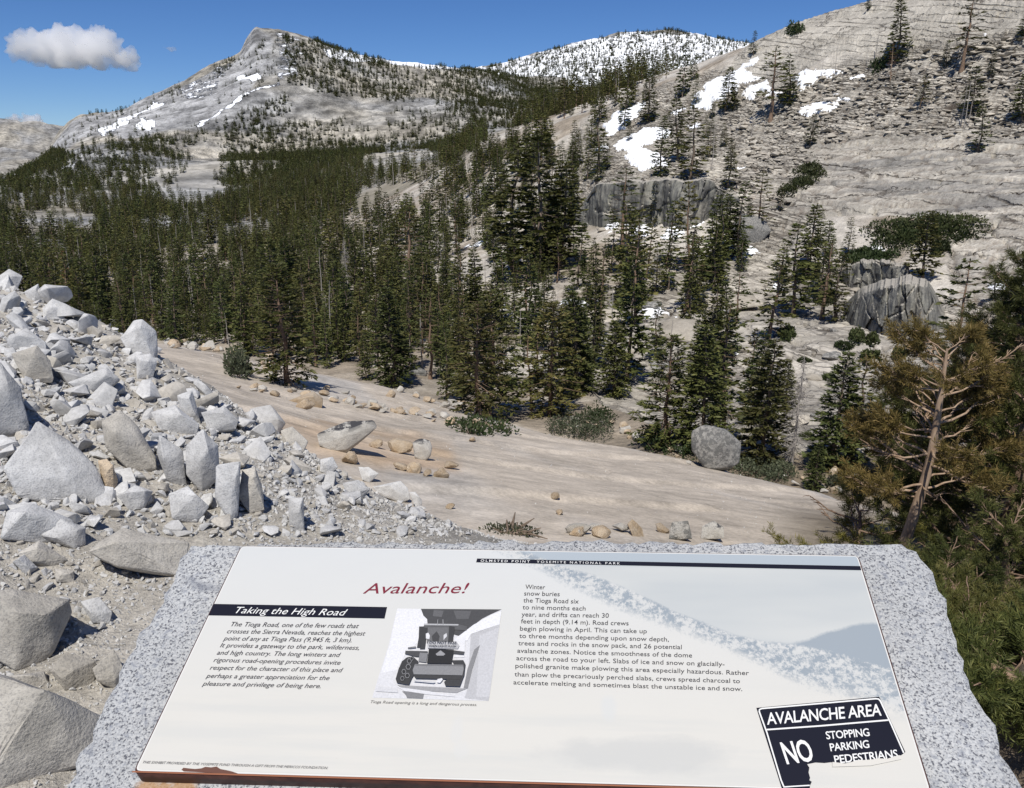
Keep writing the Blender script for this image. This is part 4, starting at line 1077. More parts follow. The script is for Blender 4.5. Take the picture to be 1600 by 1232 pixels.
# --- the rest of the forest: real trees set out by geometry nodes, one object
hid = bpy.data.collections.new('forest_sources')
srcs = []
def src(soups, bark, leaf):
    tm = soups[0]; V = np.concatenate(soups[0].V + (soups[1].V if len(soups) > 1 else [])); n0 = soups[0].n
    P0 = np.concatenate(soups[0].P); polys = [P0]; mi = [np.zeros(len(P0), int)]
    if len(soups) > 1:
        P1 = np.concatenate(soups[1].P) + n0; polys.append(P1); mi.append(np.ones(len(P1), int))
    me = mesh_np('forest_tree', V, polys, [bark] + ([leaf] if leaf else []), False, np.concatenate(mi))
    set_attr(me, 'tint', np.concatenate(soups[0].T + (soups[1].T if len(soups) > 1 else [])))
    o = bpy.data.objects.new('forest_tree_%02d' % len(srcs), me); hid.objects.link(o); srcs.append(o)
for i in range(4): src(conifer(200 + i, R=1.5, whorls=20, per=6, sprays=8, size=.66, shape=.7, gap=.1, droop=.6, up=.2, dead=0, trunk_r=.14, crown0=.07, narrow=.24, limb=False, sides=4), M['bark'], M['fir'])
for i in range(2): src(conifer(210 + i, R=1.7, whorls=14, per=6, sprays=10, size=.62, shape=.5, gap=.2, droop=.35, up=.5, dead=.1, trunk_r=.14, crown0=.2, narrow=.26, limb=False, sides=4), M['redbark'], M['pine'])
src((snag(220, R=.7, branches=16, trunk_r=.13),), M['dead'], None)
for i in range(3): src(conifer(225 + i, R=1.35, whorls=26, per=6, sprays=16, size=.42, shape=.7, gap=.12, droop=.6, up=.2, dead=.06, trunk_r=.13, crown0=.06, narrow=.2, limb=False, sides=5), M['bark'], M['fir'])
for i in range(3): src(conifer(230 + i, R=1.75, whorls=11, per=6, sprays=4, size=1.3, shape=.65, gap=0, droop=.5, up=.2, dead=0, trunk_r=.16, crown0=.04, narrow=.30, limb=False, sides=3), M['bark'], M['fir'])

def scatter_object(name, P, scale, rot, idx, coll, label, parent=None):
    """one object whose geometry nodes set coll's meshes on the points P"""
    me = bpy.data.meshes.new(name); me.vertices.add(len(P)); me.vertices.foreach_set('co', np.asarray(P, np.float32).ravel())
    a = me.attributes.new('sc', 'FLOAT_VECTOR', 'POINT'); a.data.foreach_set('vector', np.asarray(scale, np.float32).ravel())
    a = me.attributes.new('ro', 'FLOAT_VECTOR', 'POINT'); a.data.foreach_set('vector', np.asarray(rot, np.float32).ravel())
    a = me.attributes.new('pick', 'INT', 'POINT'); a.data.foreach_set('value', np.asarray(idx, np.int32))
    me.update()
    o = link(name, me, parent)
    g = bpy.data.node_groups.new(name, 'GeometryNodeTree')
    g.interface.new_socket('Geometry', in_out='INPUT', socket_type='NodeSocketGeometry')
    g.interface.new_socket('Geometry', in_out='OUTPUT', socket_type='NodeSocketGeometry')
    gi, go = g.nodes.new('NodeGroupInput'), g.nodes.new('NodeGroupOutput')
    ci = g.nodes.new('GeometryNodeCollectionInfo'); ci.inputs['Collection'].default_value = coll
    ci.inputs['Separate Children'].default_value = True; ci.inputs['Reset Children'].default_value = True
    ip = g.nodes.new('GeometryNodeInstanceOnPoints'); ip.inputs['Pick Instance'].default_value = True
    def na(nm, typ):
        n = g.nodes.new('GeometryNodeInputNamedAttribute'); n.data_type = typ; n.inputs['Name'].default_value = nm
        return next(s for s in n.outputs if s.enabled and s.name == 'Attribute')
    g.links.new(gi.outputs[0], ip.inputs['Points']); g.links.new(ci.outputs[0], ip.inputs['Instance'])
    g.links.new(na('pick', 'INT'), ip.inputs['Instance Index'])
    e2r = g.nodes.new('FunctionNodeEulerToRotation'); g.links.new(na('ro', 'FLOAT_VECTOR'), e2r.inputs[0])
    g.links.new(e2r.outputs[0], ip.inputs['Rotation']); g.links.new(na('sc', 'FLOAT_VECTOR'), ip.inputs['Scale'])
    g.links.new(ip.outputs[0], go.inputs[0])
    m = o.modifiers.new('scatter', 'NODES'); m.node_group = g
    tag(o, label, None, None, 'stuff')
    return o
R_ = rest; nR = len(R_)
kk = FK[R_]; rr_ = FR[R_]
pick = np.where(rr_ > 1300, 10 + (kk * 997).astype(int) % 3, np.where((rr_ < 260) & (kk > .06), 7 + (kk * 997).astype(int) % 3, np.where(kk < .06, 6, np.where(kk < .72, (kk * 997).astype(int) % 4, 4 + (kk * 997).astype(int) % 2))))
s_ = FH[R_] / 10.0; wdt = rngF.uniform(.9, 1.35, nR)
scatter_object('forest', np.stack([FX[R_], FY[R_], FZ[R_] - .15], 1), np.stack([s_ * wdt, s_ * wdt, s_], 1), np.stack([np.zeros(nR), np.zeros(nR), kk * 50], 1), pick, hid, 'dense dark conifer forest covering the valley and lower mountain slopes')
print('forest', len(FX), 'rest', nR)
# ------------------------------------------------------------------ rocks
def finish_rock(bm, name, mats, seed, bevel=0.03, cuts=1, rough=0.03, sharp=0.55, smooth_it=0):
    size = max(max(v.co[i] for v in bm.verts) - min(v.co[i] for v in bm.verts) for i in range(3))
    if bevel:
        try: bmesh.ops.bevel(bm, geom=list(bm.edges), offset=bevel * size, segments=1, profile=0.6, affect='EDGES', clamp_overlap=True)
        except Exception: pass
    bmesh.ops.triangulate(bm, faces=bm.faces[:])
    bmesh.ops.remove_doubles(bm, verts=bm.verts[:], dist=1e-4 * size)
    if cuts:
        long = [e for e in bm.edges if e.calc_length() > 0.13 * size]
        bmesh.ops.subdivide_edges(bm, edges=long, cuts=cuts, use_grid_fill=True)
        bmesh.ops.triangulate(bm, faces=bm.faces[:])
    for _ in range(smooth_it): bmesh.ops.smooth_vert(bm, verts=bm.verts[:], factor=0.5, use_axis_x=True, use_axis_y=True, use_axis_z=True)
    bm.normal_update()
    o = Vector((seed * 3.7, seed * 1.3, 0))
    for v in bm.verts:
        n_ = mnoise.fractal(v.co * (2.2 / size) + o, 1.0, 2.0, 5)
        n2 = mnoise.fractal(v.co * (8.0 / size) + o, 1.0, 2.0, 3)
        v.co += v.normal * size * rough * (n_ + 0.35 * n2)
    bm.normal_update()
    me = bpy.data.meshes.new(name); bm.to_mesh(me); bm.free()
    for m in mats: me.materials.append(m)
    me.shade_smooth(); me.set_sharp_from_angle(angle=sharp)
    return me

def chunk(seed, asp=(1, .8, .65), n=15, **kw):
    """angular broken block about 1 m across"""
    rng = np.random.default_rng(seed); bm = bmesh.new()
    p = rng.normal(0, 1, (n, 3)); p /= (np.abs(p) ** 3.2).sum(1)[:, None] ** (1 / 3.2)
    for a in p * np.array(asp) * 0.5 * rng.uniform(.82, 1.06, (n, 1)): bm.verts.new(a)
    g = bmesh.ops.convex_hull(bm, input=bm.verts)
    bmesh.ops.delete(bm, geom=list({e for e in g['geom_interior'] + g['geom_unused'] if isinstance(e, bmesh.types.BMVert)}), context='VERTS')
    return finish_rock(bm, 'rock', [], seed, **kw)

def cobble(seed, asp=(1, .8, .6)):
    rng = np.random.default_rng(seed); bm = bmesh.new()
    PD = [Vector(q).normalized() for q in rng.normal(0, 1, (9, 3))]; PLIM = rng.uniform(.27, .42, 9)
    bmesh.ops.create_icosphere(bm, subdivisions=3, radius=0.5)
    o = Vector((seed * 5.1, 0, 0))
    for v in bm.verts:
        k = 1 + 0.34 * mnoise.fractal(v.co * 1.7 + o, 1, 2, 3) + 0.06 * mnoise.fractal(v.co * 6 + o, 1, 2, 3)
        c = v.co * k
        for pd, pl_ in zip(PD, PLIM):
            ex = c.dot(pd) - pl_
            if ex > 0: c = c - pd * ex * .9
        c.z = max(c.z, -0.32) * asp[2]; c.x *= asp[0]; c.y *= asp[1]; v.co = c
    me = bpy.data.meshes.new('boulder'); bm.to_mesh(me); bm.free(); me.shade_smooth(); me.set_sharp_from_angle(angle=.5)
    return me

def hero_rock(outline, mat, label, seed, name='boulder', cat='boulder', thick=0.9, nose=0.22, r=None, bevel=.012, cuts=2, rough=.016, lean=.35, round_=0, group=None, sink=.12, kind=None):
    """a boulder whose front shows this outline in the photo, with real thickness behind"""
    P = np.array(outline, float); rng = np.random.default_rng(seed)
    uc, vb = P[:, 0].mean(), P[:, 1].max()
    if r is None: _, _, _, r = hit(P[np.argmax(P[:, 1]), 0], vb, 1.3)
    wpx, hpx = np.ptp(P[:, 0]), np.ptp(P[:, 1])
    s = r * math.sqrt(wpx * hpx) / F
    pts = []
    cu, cv = P.mean(0)
    for (u, v) in P:
        rr = r + s * lean * (vb - v) / hpx + rng.uniform(-.06, .06) * s
        pts.append(at(u, v, rr))
    for (u, v) in P:
        k = rng.uniform(.62, .9); uu, vv = cu + (u - cu) * k, cv + (v - cv) * k
        pts.append(at(uu, vv + .05 * hpx, r + s * (thick + lean * (vb - v) / hpx) * rng.uniform(.8, 1.1)))
    for _ in range(3):
        k1, k2 = rng.uniform(-.28, .28, 2)
        pts.append(at(cu + k1 * wpx, cv + (k2 - .05) * hpx, r + s * (lean * .5 - nose * rng.uniform(.4, 1))))
    pts = np.array([[float(c) for c in p] for p in pts])
    low = pts[np.argsort(pts[:, 2])[:len(pts) // 3]].copy(); low[:, 2] -= sink * s; low[:, :2] = low[:, :2].mean(0) + (low[:, :2] - low[:, :2].mean(0)) * .85
    pts = np.concatenate([pts, low])
    c = pts.mean(0); c[2] = pts[:, 2].min()
    bm = bmesh.new()
    for p in pts - c: bm.verts.new(p)
    g = bmesh.ops.convex_hull(bm, input=bm.verts)
    bmesh.ops.delete(bm, geom=list({e for e in g['geom_interior'] + g['geom_unused'] if isinstance(e, bmesh.types.BMVert)}), context='VERTS')
    me = finish_rock(bm, name, [mat], seed, bevel, cuts, rough, .38 if not round_ else 1.0, round_)
    o = link(name, me, None, c)
    if name == 'boulder': MARKS_R.append((cu, cv, short(label)))
    return tag(o, label, cat, group, kind)

MARKS_R = []
HERO = [
 ([(7, 731), (58, 657), (112, 690), (150, 727), (169, 772), (160, 784), (68, 786), (27, 778)], 'grey', 'largest pale triangular boulder at the left of the rubble bank'),
 ([(-40, 575), (0, 565), (32, 605), (46, 669), (30, 676), (-40, 685)], 'grey', 'tall pale rock cut by the left edge above the largest triangular boulder'),
 ([(187, 528), (208, 501), (222, 499), (244, 518), (247, 553), (239, 562), (201, 552)], 'grey', 'big pale boulder crowning the rubble bank against the dark forest'),
 ([(211, 556), (235, 553), (245, 567), (240, 588), (214, 592)], 'grey', 'squarish grey block directly below the crowning boulder'),
 ([(158, 659), (187, 639), (218, 669), (244, 714), (245, 733), (201, 735), (164, 700)], 'greyb', 'buff slanting boulder in the middle of the rubble bank'),
 ([(288, 697), (317, 669), (341, 697), (343, 744), (314, 769), (290, 741)], 'grey', 'tall pointed grey block in the middle of the rubble bank'),
 ([(249, 680), (286, 703), (293, 763), (259, 750), (245, 707)], 'grey', 'wedge shaped rock leaning against the tall pointed grey block'),
 ([(338, 727), (377, 720), (372, 802), (361, 813), (336, 778)], 'grey', 'upright slab right below the tall pointed grey block'),
 ([(378, 734), (399, 729), (409, 758), (414, 797), (389, 802), (372, 778)], 'greyb', 'pale upright rock just right of the upright slab'),
 ([(235, 645), (273, 632), (312, 663), (307, 683), (249, 671)], 'grey', 'low wide rock with a dark gap beneath it in the rubble'),
 ([(276, 618), (300, 610), (314, 663), (283, 654)], 'grey', 'narrow grey block standing on the low wide rock'),
 ([(104, 598), (167, 574), (188, 594), (164, 610), (133, 616)], 'grey', 'flat topped slab rock at the upper left of the rubble bank'),
 ([(17, 553), (58, 540), (78, 564), (84, 591), (38, 593)], 'greyb', 'rounded buff boulder left of the flat topped slab rock'),
 ([(10, 530), (41, 512), (72, 536), (73, 549), (14, 552)], 'grey', 'broad rock above the rounded buff boulder at the left'),
 ([(65, 482), (82, 466), (112, 480), (95, 503), (68, 501)], 'grey', 'grey boulder on the bank crest with a dark right face'),
 ([(38, 456), (60, 443), (70, 475), (44, 475)], 'grey', 'pale upright rock near the top left of the bank crest'),
 ([(-8, 436), (14, 420), (36, 432), (28, 450), (0, 452)], 'grey', 'pale rock at the very top left end of the bank crest'),
 ([(63, 451), (87, 449), (89, 467), (68, 468)], 'grey', 'small flat rock on the crest right of the pale upright rock'),
 ([(314, 645), (351, 635), (373, 656), (368, 671), (327, 675)], 'grey', 'wide pale rock on the crest right of the narrow grey block'),
 ([(389, 639), (423, 632), (447, 662), (433, 678), (409, 661)], 'grey', 'pale slanting rock on the crest beside the orange stained slab'),
 ([(438, 673), (457, 666), (481, 690), (474, 707), (443, 699)], 'greyb', 'buff rock at the crest touching the orange stained slab'),
 ([(263, 772), (293, 760), (327, 792), (307, 818), (269, 811)], 'grey', 'pale rounded rock at the foot of the tall pointed block'),
 ([(182, 775), (211, 758), (239, 768), (225, 794), (201, 797)], 'grey', 'pale rock right of the narrow tan boulder'),
 ([(153, 720), (167, 717), (184, 751), (177, 780), (160, 763)], 'tan', 'narrow tan boulder squeezed beside the largest triangular boulder'),
 ([(450, 778), (474, 777), (476, 832), (453, 832)], 'grey', 'upright pale chunk near the right end of the rubble bank'),
 ([(10, 800), (51, 787), (112, 812), (132, 838), (60, 850), (0, 842)], 'grey', 'low flat rock under the shadow of the largest triangular boulder'),
 ([(581, 761), (626, 751), (638, 763), (641, 781), (626, 785), (594, 774)], 'grey', 'white angular rock at the lower edge of the tan slab'),
 ([(639, 769), (649, 769), (660, 782), (659, 790), (650, 794)], 'grey', 'small white rock tucked right of the white angular rock'),
 ([(560, 730), (576, 730), (592, 740), (577, 754), (566, 750)], 'grey', 'squarish pale rock on the slab below the tan stone cluster'),
 ([(535, 755), (560, 750), (578, 765), (565, 780), (540, 774)], 'grey', 'pale rock left of the white angular rock at the slab edge'),
 ([(500, 718), (520, 714), (528, 730), (515, 742), (500, 737)], 'grey', 'pale cube like rock below the black lichen boulder'),
 ([(440, 630), (490, 611), (505, 622), (503, 638), (460, 637)], 'tan', 'pinkish wedge boulder behind the crest right of the lone bushy pine'),
 ([(-20, 925), (20, 920), (108, 937), (113, 957), (86, 1015), (65, 1036), (24, 1048), (-20, 1022)], 'greyb', 'big dark fronted boulder at the left edge beside the sign'),
 ([(-40, 1046), (0, 1050), (130, 1098), (166, 1120), (152, 1145), (130, 1195), (17, 1225), (-40, 1250)], 'greyb', 'huge grey boulder in the bottom left corner'),
 ([(137, 862), (192, 824), (295, 848), (288, 901), (253, 893), (180, 884)], 'greyb', 'broad pale flat slab of rock left of the sign top corner'),
 ([(125, 940), (154, 933), (175, 957), (171, 975), (144, 973)], 'grey', 'pale rock lying on gravel left of the sign edge'),
 ([(75, 1046), (103, 1019), (151, 1033), (146, 1080), (103, 1083)], 'greyb', 'buff rock between the dark fronted boulder and the sign'),
 ([(144, 1045), (178, 1015), (195, 1046), (181, 1076), (151, 1064)], 'greyb', 'grey rock touching the left edge of the granite sign base'),
 ([(19, 878), (38, 866), (60, 887), (41, 899)], 'grey', 'small grey rock above the dark fronted boulder'),
 ([(86, 889), (116, 892), (116, 910), (87, 910)], 'greyb', 'small brick shaped rock on the gravel above the dark fronted boulder'),
 ([(62, 837), (96, 810), (134, 824), (134, 850), (116, 858)], 'grey', 'grey rock with a dark side above the broad flat slab'),
 ([(27, 865), (62, 844), (106, 875), (86, 886), (41, 879)], 'greyb', 'flat buff rock at the left above the small brick shaped rock'),
 ([(7, 1057), (69, 1050), (79, 1072), (51, 1076)], 'greyb', 'flat rock wedged between the two big left boulders'),
 ([(1045, 842), (1050, 816), (1075, 814), (1082, 842)], 'dark', 'dark pyramid shaped rock just behind the sign top edge'),
]
for i, (ol, m, lb) in enumerate(HERO): hero_rock(ol, M[m], lb, 400 + i)
hero_rock([(183, 861), (212, 841), (247, 855), (240, 868), (212, 877)], M['grey'], 'dark sided rock perched on the broad pale flat slab', 460, r=hit(220, 882, 1.3)[3] - .02)
hero_rock([(495, 678), (542, 658), (584, 657), (590, 667), (571, 683), (542, 703), (519, 704), (498, 695)], M['lichen'], 'long pale boulder topped with black lichen on the tan slab', 461, round_=1)
hero_rock([(644, 691), (657, 684), (672, 688), (676, 700), (674, 711), (664, 720), (647, 714)], M['lichen'], 'egg shaped white boulder among the tan stone cluster', 462, round_=2, cuts=2)
hero_rock([(1079, 673), (1101, 662), (1135, 669), (1159, 693), (1157, 724), (1138, 730), (1104, 732), (1080, 702)], M['dark'], 'large dark lichen covered boulder at the far edge of the tan slab', 463, round_=1)
hero_rock([(1095, 842), (1097, 822), (1115, 814), (1131, 824), (1131, 842)], M['lichen'], 'pale rock with black lichen just behind the sign top edge', 464)
hero_rock([(1295, 736), (1305, 727), (1317, 738), (1314, 753), (1295, 753)], M['tan'], 'tan boulder at the far right end of the slab', 465, round_=1)
hero_rock([(1316, 742), (1335, 736), (1343, 752), (1340, 758), (1318, 757)], M['lichen'], 'whitish boulder right of the tan one at the slab end', 466, round_=1)
hero_rock([(1142, 358), (1159, 331), (1193, 341), (1207, 361), (1183, 382), (1155, 387)], M['dark'], 'house sized grey boulder at the right end of the streaked cliff', 467, round_=1, thick=.8)
t = NT('water streaked granite'); o_ = t.pos()
n = t.noise(t.mapping(o_, (0.55, 0.55, 0.035)), 1.0, 6, .7); n2 = t.noise(t.mapping(o_, (1.2, 1.2, 0.16)), 1.0, 4, .6); n3 = t.noise(o_, .9, 5, .65)
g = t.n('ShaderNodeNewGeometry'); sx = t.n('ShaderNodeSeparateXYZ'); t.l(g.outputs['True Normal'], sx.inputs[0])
c = t.mix(t.ramp(n, [(.40, 0.), (.60, 1.)]), (.040, .040, .042), (.20, .195, .175))
c = t.mix(t.math('MULTIPLY', t.ramp(n2, [(.47, 0.), (.60, 1.)]), .7), c, (.31, .30, .25))
c = t.mix(t.math('MULTIPLY', t.ramp(t.noise(o_, .16, 5, .65), [(.52, 0.), (.62, 1.)]), .6), c, (.36, .335, .28))
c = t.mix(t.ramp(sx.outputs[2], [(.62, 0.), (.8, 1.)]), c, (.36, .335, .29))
t.bsdf(c, .85, t.bump(t.math('ADD', n2, t.math('MULTIPLY', n3, .8)), .9, .35), spec=.25)
M['streak'] = t.m
def cliff(px_top, px_bot, thick, label, seed, cell=1.2, out=1.0):
    """a cliff face: a sheet between two lines of the photo, with a top that runs back into the slope"""
    n, m = 150, 46
    T = np.array(px_top, float); B = np.array(px_bot, float)
    f = np.linspace(0, 1, n); sT = np.linspace(0, 1, len(T)); sB = np.linspace(0, 1, len(B))
    ut, vt = np.interp(f, sT, T[:, 0]), np.interp(f, sT, T[:, 1]); ub, vb = np.interp(f, sB, B[:, 0]), np.interp(f, sB, B[:, 1])
    vt = vt + 9 * fbm(f * 8, f * 0, 5, seed, .6); vb = vb + 5 * fbm(f * 7 + 3, f * 0, 4, seed + 1); win = np.sqrt(sm(f, 0, .22) * sm(1 - f, 0, .22)); ut, vt = ub + (ut - ub) * win, vb + (vt - vb) * win
    rb = np.array([hit(a, b, 40)[3] for a, b in zip(ub, vb)])
    rb = np.convolve(np.pad(rb, 12, 'edge'), np.ones(25) / 25, 'valid') - out
    rows_ = []
    for k in np.linspace(0, 1, m):
        if k <= .72:
            q = k / .72; u, v = ub + (ut - ub) * q, vb + (vt - vb) * q
            rr = rb + 0.10 * q ** 2 * thick
            x, y, z = at(u, v, rr)
        else:
            q = (k - .72) / .28; x, y, z = at(ut, vt, rb + .10 * thick)
            d = np.hypot(x, y); x, y = x * (1 + q * thick / d), y * (1 + q * thick / d); z = z + .02 * thick * q - q ** 6 * 2.0
        rows_.append(np.stack([x, y, z], -1))
    G = np.array(rows_)
    fx = np.repeat(f[None], m, 0); along = fx * np.hypot(*(G[0, -1, :2] - G[0, 0, :2])); hz = G[..., 2]
    w_ = .5 * fbm(along * .2, hz * .2, 3, seed)
    f1, f2, idn = voronoi(along / (cell * 2.2) + w_, hz / (cell * 4) + w_, seed)
    g1, g2, jdn = voronoi(along / cell + w_, hz / (cell * 1.6), seed + 3)
    dd = 1.5 * (idn - .5) - .35 * (1 - sm(f2 - f1, .02, .07)) + .5 * (jdn - .5) + 2.8 * fbm(along * .16, hz * .06, 4, seed + 5) + .3 * fbm(along * .9, hz * .3, 4, seed + 6)
    dirv = G[..., :2] / np.hypot(G[..., 0], G[..., 1])[..., None]
    kk = (np.arange(m) / (m - 1.0))[:, None]
    amt = np.where(kk <= .72, 1.0, np.clip(1 - (kk - .72) / .1, 0, 1))
    G[..., :2] -= dirv * (dd * amt * min(1.0, thick / 9))[..., None]
    G[..., 2] += np.where(kk > .72, .4 * (idn - .5), 0)
    G[0, :, 2] -= 1.5
    # ends turn back into the slope
    for col, nb in ((0, 1), (n - 1, n - 2)): G[:, col, :2] += dirv[:, col] * thick * .9
    q = np.arange(n * m).reshape(m, n)
    me = mesh_np('cliff', G.reshape(-1, 3), np.stack([q[:-1, :-1], q[:-1, 1:], q[1:, 1:], q[1:, :-1]], -1).reshape(-1, 4), [M['streak']], True)
    me.set_sharp_from_angle(angle=.8)
    return tag(link('cliff', me), label, None, None, 'structure')
cliff([(1318, 461), (1350, 454), (1390, 451), (1415, 444), (1445, 446), (1475, 452)], [(1318, 492), (1345, 505), (1375, 517), (1410, 520), (1440, 518), (1475, 500)], 9, 'dark water streaked granite block cliff among the ledges', 501, 1.0, 2.0)
cliff([(898, 294), (930, 284), (985, 282), (1030, 284), (1080, 280), (1120, 281), (1158, 272)], [(898, 338), (935, 352), (985, 346), (1030, 347), (1060, 350), (1100, 344), (1158, 312)], 10, 'dark streaked granite cliff above the snow banks', 502, 1.5, 3.0)
cliff([(1308, 421), (1335, 412), (1370, 414), (1405, 412), (1432, 425)], [(1308, 438), (1335, 447), (1370, 447), (1400, 447), (1432, 440)], 6, 'rounded grey ledge above the dark block cliff', 503, .9, 1.5)
for ol, lb in [([(703, 458), (735, 436), (765, 440), (772, 456), (720, 464)], 'smooth pale rock hump among the trees of the middle grove'),
               ([(1012, 522), (1040, 498), (1110, 498), (1134, 520), (1080, 534)], 'wide pale rock shelf under the lower snow patch'),
               ([(1066, 470), (1100, 455), (1180, 462), (1190, 478), (1100, 486)], 'pale rounded ledge right of the red brown trunked conifer'),
               ([(905, 490), (940, 482), (985, 486), (990, 505), (930, 508)], 'pale split rock slab left of the lower snow patch')]:
    hero_rock(ol, M['slabrock'], lb, 480 + len(lb), 'rock_outcrop', 'outcrop', thick=.8, nose=.1, lean=1.2, round_=1)

CHUNK = [chunk(600 + i, (1, rng_a, rng_b), 11 + i % 6, bevel=.015, cuts=1, rough=.014, sharp=.4) for i, (rng_a, rng_b) in enumerate([(.8, .6), (.7, .55), (.9, .5), (.6, .5), (.85, .75), (.75, .4), (.65, .7), (.9, .65), (.7, .35), (.8, .8), (.6, .6), (.95, .55), (.75, .65), (.55, .45)])]
COB = [cobble(650 + i, a) for i, a in enumerate([(1, .8, .75), (1, .7, .6), (1, .9, .8), (1, .6, .5), (1, .75, .9), (1, .85, .6)])]
def with_mat(me, mat):
    k = me.name + mat.name
    if k not in WM:
        c = me.copy(); c.materials.clear(); c.materials.append(mat); WM[k] = c
    return WM[k]
WM = {}
MARKS[:] = MARKS_R
rngR = np.random.default_rng(9)
def put_rock(name, me, u, v, px, label, cat, group, up=.28, tilt=.5, rmin=1.4, stretch=1.0):
    x, y, z, r = hit(u, v, rmin); s = px * r / F
    o = link(name, me, None, (x, y, z + up * s * .55)); o.scale = (s * stretch, s, s * rngR.uniform(.75, 1.1))
    o.rotation_euler = (rngR.normal(0, tilt), rngR.normal(0, tilt), rngR.uniform(0, 6.28))
    if label: tag(o, label, cat, group)
    return o
P_RUB = [(-10, 432), (60, 452), (130, 480), (200, 520), (270, 572), (330, 615), (400, 655), (450, 690), (520, 735), (600, 775), (660, 800), (745, 838), (560, 838), (300, 842), (160, 840), (-10, 800)]
n_ = 0
while n_ < 285:
    u, v = rngR.uniform(-10, 750), rngR.uniform(430, 845)
    if not inpoly(np.array([u]), np.array([v]), P_RUB)[0]: continue
    px = 11 + 40 * rngR.beta(1.1, 3.0) * (1.15 if u < 420 else .75)
    gy = rngR.random() < .8; b_ = beside(u, v, 60)
    lb = ('large ' if px > 34 else 'small ' if px < 18 else '') + ('pale grey' if gy else 'buff') + ' broken rock ' + (b_ or 'among many in the rubble bank')
    put_rock('rubble_rock', with_mat(CHUNK[n_ % 14], M['chip'] if gy else M['chipb']), u, v, px * 1.3, lb, 'rock', 'broken granite rocks of the rubble bank')
    n_ += 1
for i in range(55):
    u, v = rngR.uniform(0, 290), rngR.uniform(842, 1150)
    if u > 300 - (v - 840) * .62: continue
    put_rock('bank_rock', with_mat(CHUNK[i % 14], M['chipb'] if rngR.random() < .6 else M['chip']), u, v, 8 + 24 * rngR.beta(1.2, 3.5),
             'small loose rock on the gravel between the sign and the left boulders', 'rock', 'small rocks on the gravel left of the sign')

# the smaller rubble between them
n = 5200
u, v = rngR.uniform(-10, 760, n), rngR.uniform(430, 1000, n)
k_ = inpoly(u, v, P_RUB) | (inpoly(u, v, [(-10, 790), (300, 838), (290, 860), (200, 1000), (-10, 1000)]) & (rngR.uniform(0, 1, n) < .22))
Q = np.array([hit(a_, b_, 1.4) for a_, b_ in zip(u[k_], v[k_])]); n = len(Q)
sc_ = (5 + 20 * rngR.beta(.9, 3.2, n)) * Q[:, 3] / F * 1.25
hid4 = bpy.data.collections.new('rubble_sources')
for i in range(14):
    o = bpy.data.objects.new('rubble_%02d' % i, with_mat(CHUNK[i], M['chip'] if i % 4 else M['chipb'])); hid4.objects.link(o)
scatter_object('rubble', Q[:, :3] + np.array([0, 0, .16]) * sc_[:, None], np.stack([sc_, sc_ * rngR.uniform(.75, 1, n), sc_ * rngR.uniform(.7, 1, n)], 1), np.stack([rngR.normal(0, .5, n), rngR.normal(0, .5, n), rngR.uniform(0, 6.28, n)], 1), rngR.integers(0, 14, n), hid4, 'small broken granite rubble filling the bank between the larger rocks')
# tan stones on the slab
CLUSTER = [(548, 724, 34, 'long tan stone left of the tan stone cluster'), (628, 735, 22, 'tan stone at the lower left of the cluster'), (646, 738, 24, 'squarish tan stone under the egg shaped white boulder'),
           (668, 744, 22, 'flat tan stone lower in the cluster'), (690, 746, 22, 'tan stone at the lower right of the cluster'), (704, 733, 24, 'right end stone of the tan cluster'),
           (625, 708, 44, 'largest tan slab like stone left of the egg shaped white boulder'), (588, 700, 26, 'tan stone right behind the black lichen boulder'), (866, 779, 15, 'upper of two lone tan stones on the open slab'),
           (874, 804, 19, 'lower of two lone tan stones on the open slab'), (478, 640, 24, 'tan stone at the left below the pinkish wedge boulder'), (704, 795, 16, 'small pale stone alone at the left of the open slab'), (738, 690, 14, 'small stone in the seam of the slab ledge')]
for i, (u, v, px, lb) in enumerate(CLUSTER): MARKS.append((u, v, short(lb))); put_rock('tan_stone', with_mat(COB[i % 6], M['tan']), u, v, px * 1.15, lb, 'stone', 'tan stones on the granite slab', .45, .12, 6)
def stone_row(pts, n, lo, hi, spread, label, group, mats, seed):
    rg = np.random.default_rng(seed); P = np.array(pts, float); s = np.linspace(0, 1, len(P))
    for i in range(n):
        f = rg.uniform(0, 1); u, v = np.interp(f, s, P[:, 0]) + rg.normal(0, 4), np.interp(f, s, P[:, 1]) + rg.normal(0, spread)
        mt = mats[int(rg.integers(len(mats)))]; px = rg.uniform(lo, hi); b_ = beside(u, v, 75)
        lb = label if not b_ else ('small ' if px < lo + (hi - lo) * .3 else 'large ' if px > lo + (hi - lo) * .7 else '') + ('tan' if mt == 'tan' else 'pale') + ' stone ' + b_
        put_rock('row_stone', with_mat(COB[i % 6] if rg.random() < .5 else CHUNK[i % 14], M[mt]), u, v, px, lb, 'stone', group, .4, .2, 8)
stone_row([(515, 628), (560, 634), (600, 642), (650, 650), (700, 658), (760, 668), (800, 672)], 44, 8, 24, 2.5, 'tan stone in the long row lying across the slab behind the black lichen boulder', 'row of tan stones across the slab', ['tan', 'tan', 'greyb'], 21)
stone_row([(255, 540), (300, 544), (350, 552), (420, 572), (430, 588)], 34, 8, 24, 3, 'tan stone along the far left rim of the granite slab', 'tan stones along the far left rim of the slab', ['tan', 'greyb'], 22)
stone_row([(370, 598), (410, 606), (450, 612), (560, 625)], 18, 9, 20, 5, 'tan stone around the foot of the lone bushy pine', 'tan stones around the lone bushy pine', ['tan', 'greyb'], 23)
stone_row([(590, 612), (680, 630), (730, 640)], 14, 8, 22, 3, 'pale stone at the forest edge behind the slab', 'pale stones at the forest edge behind the slab', ['greyb', 'tan'], 24)
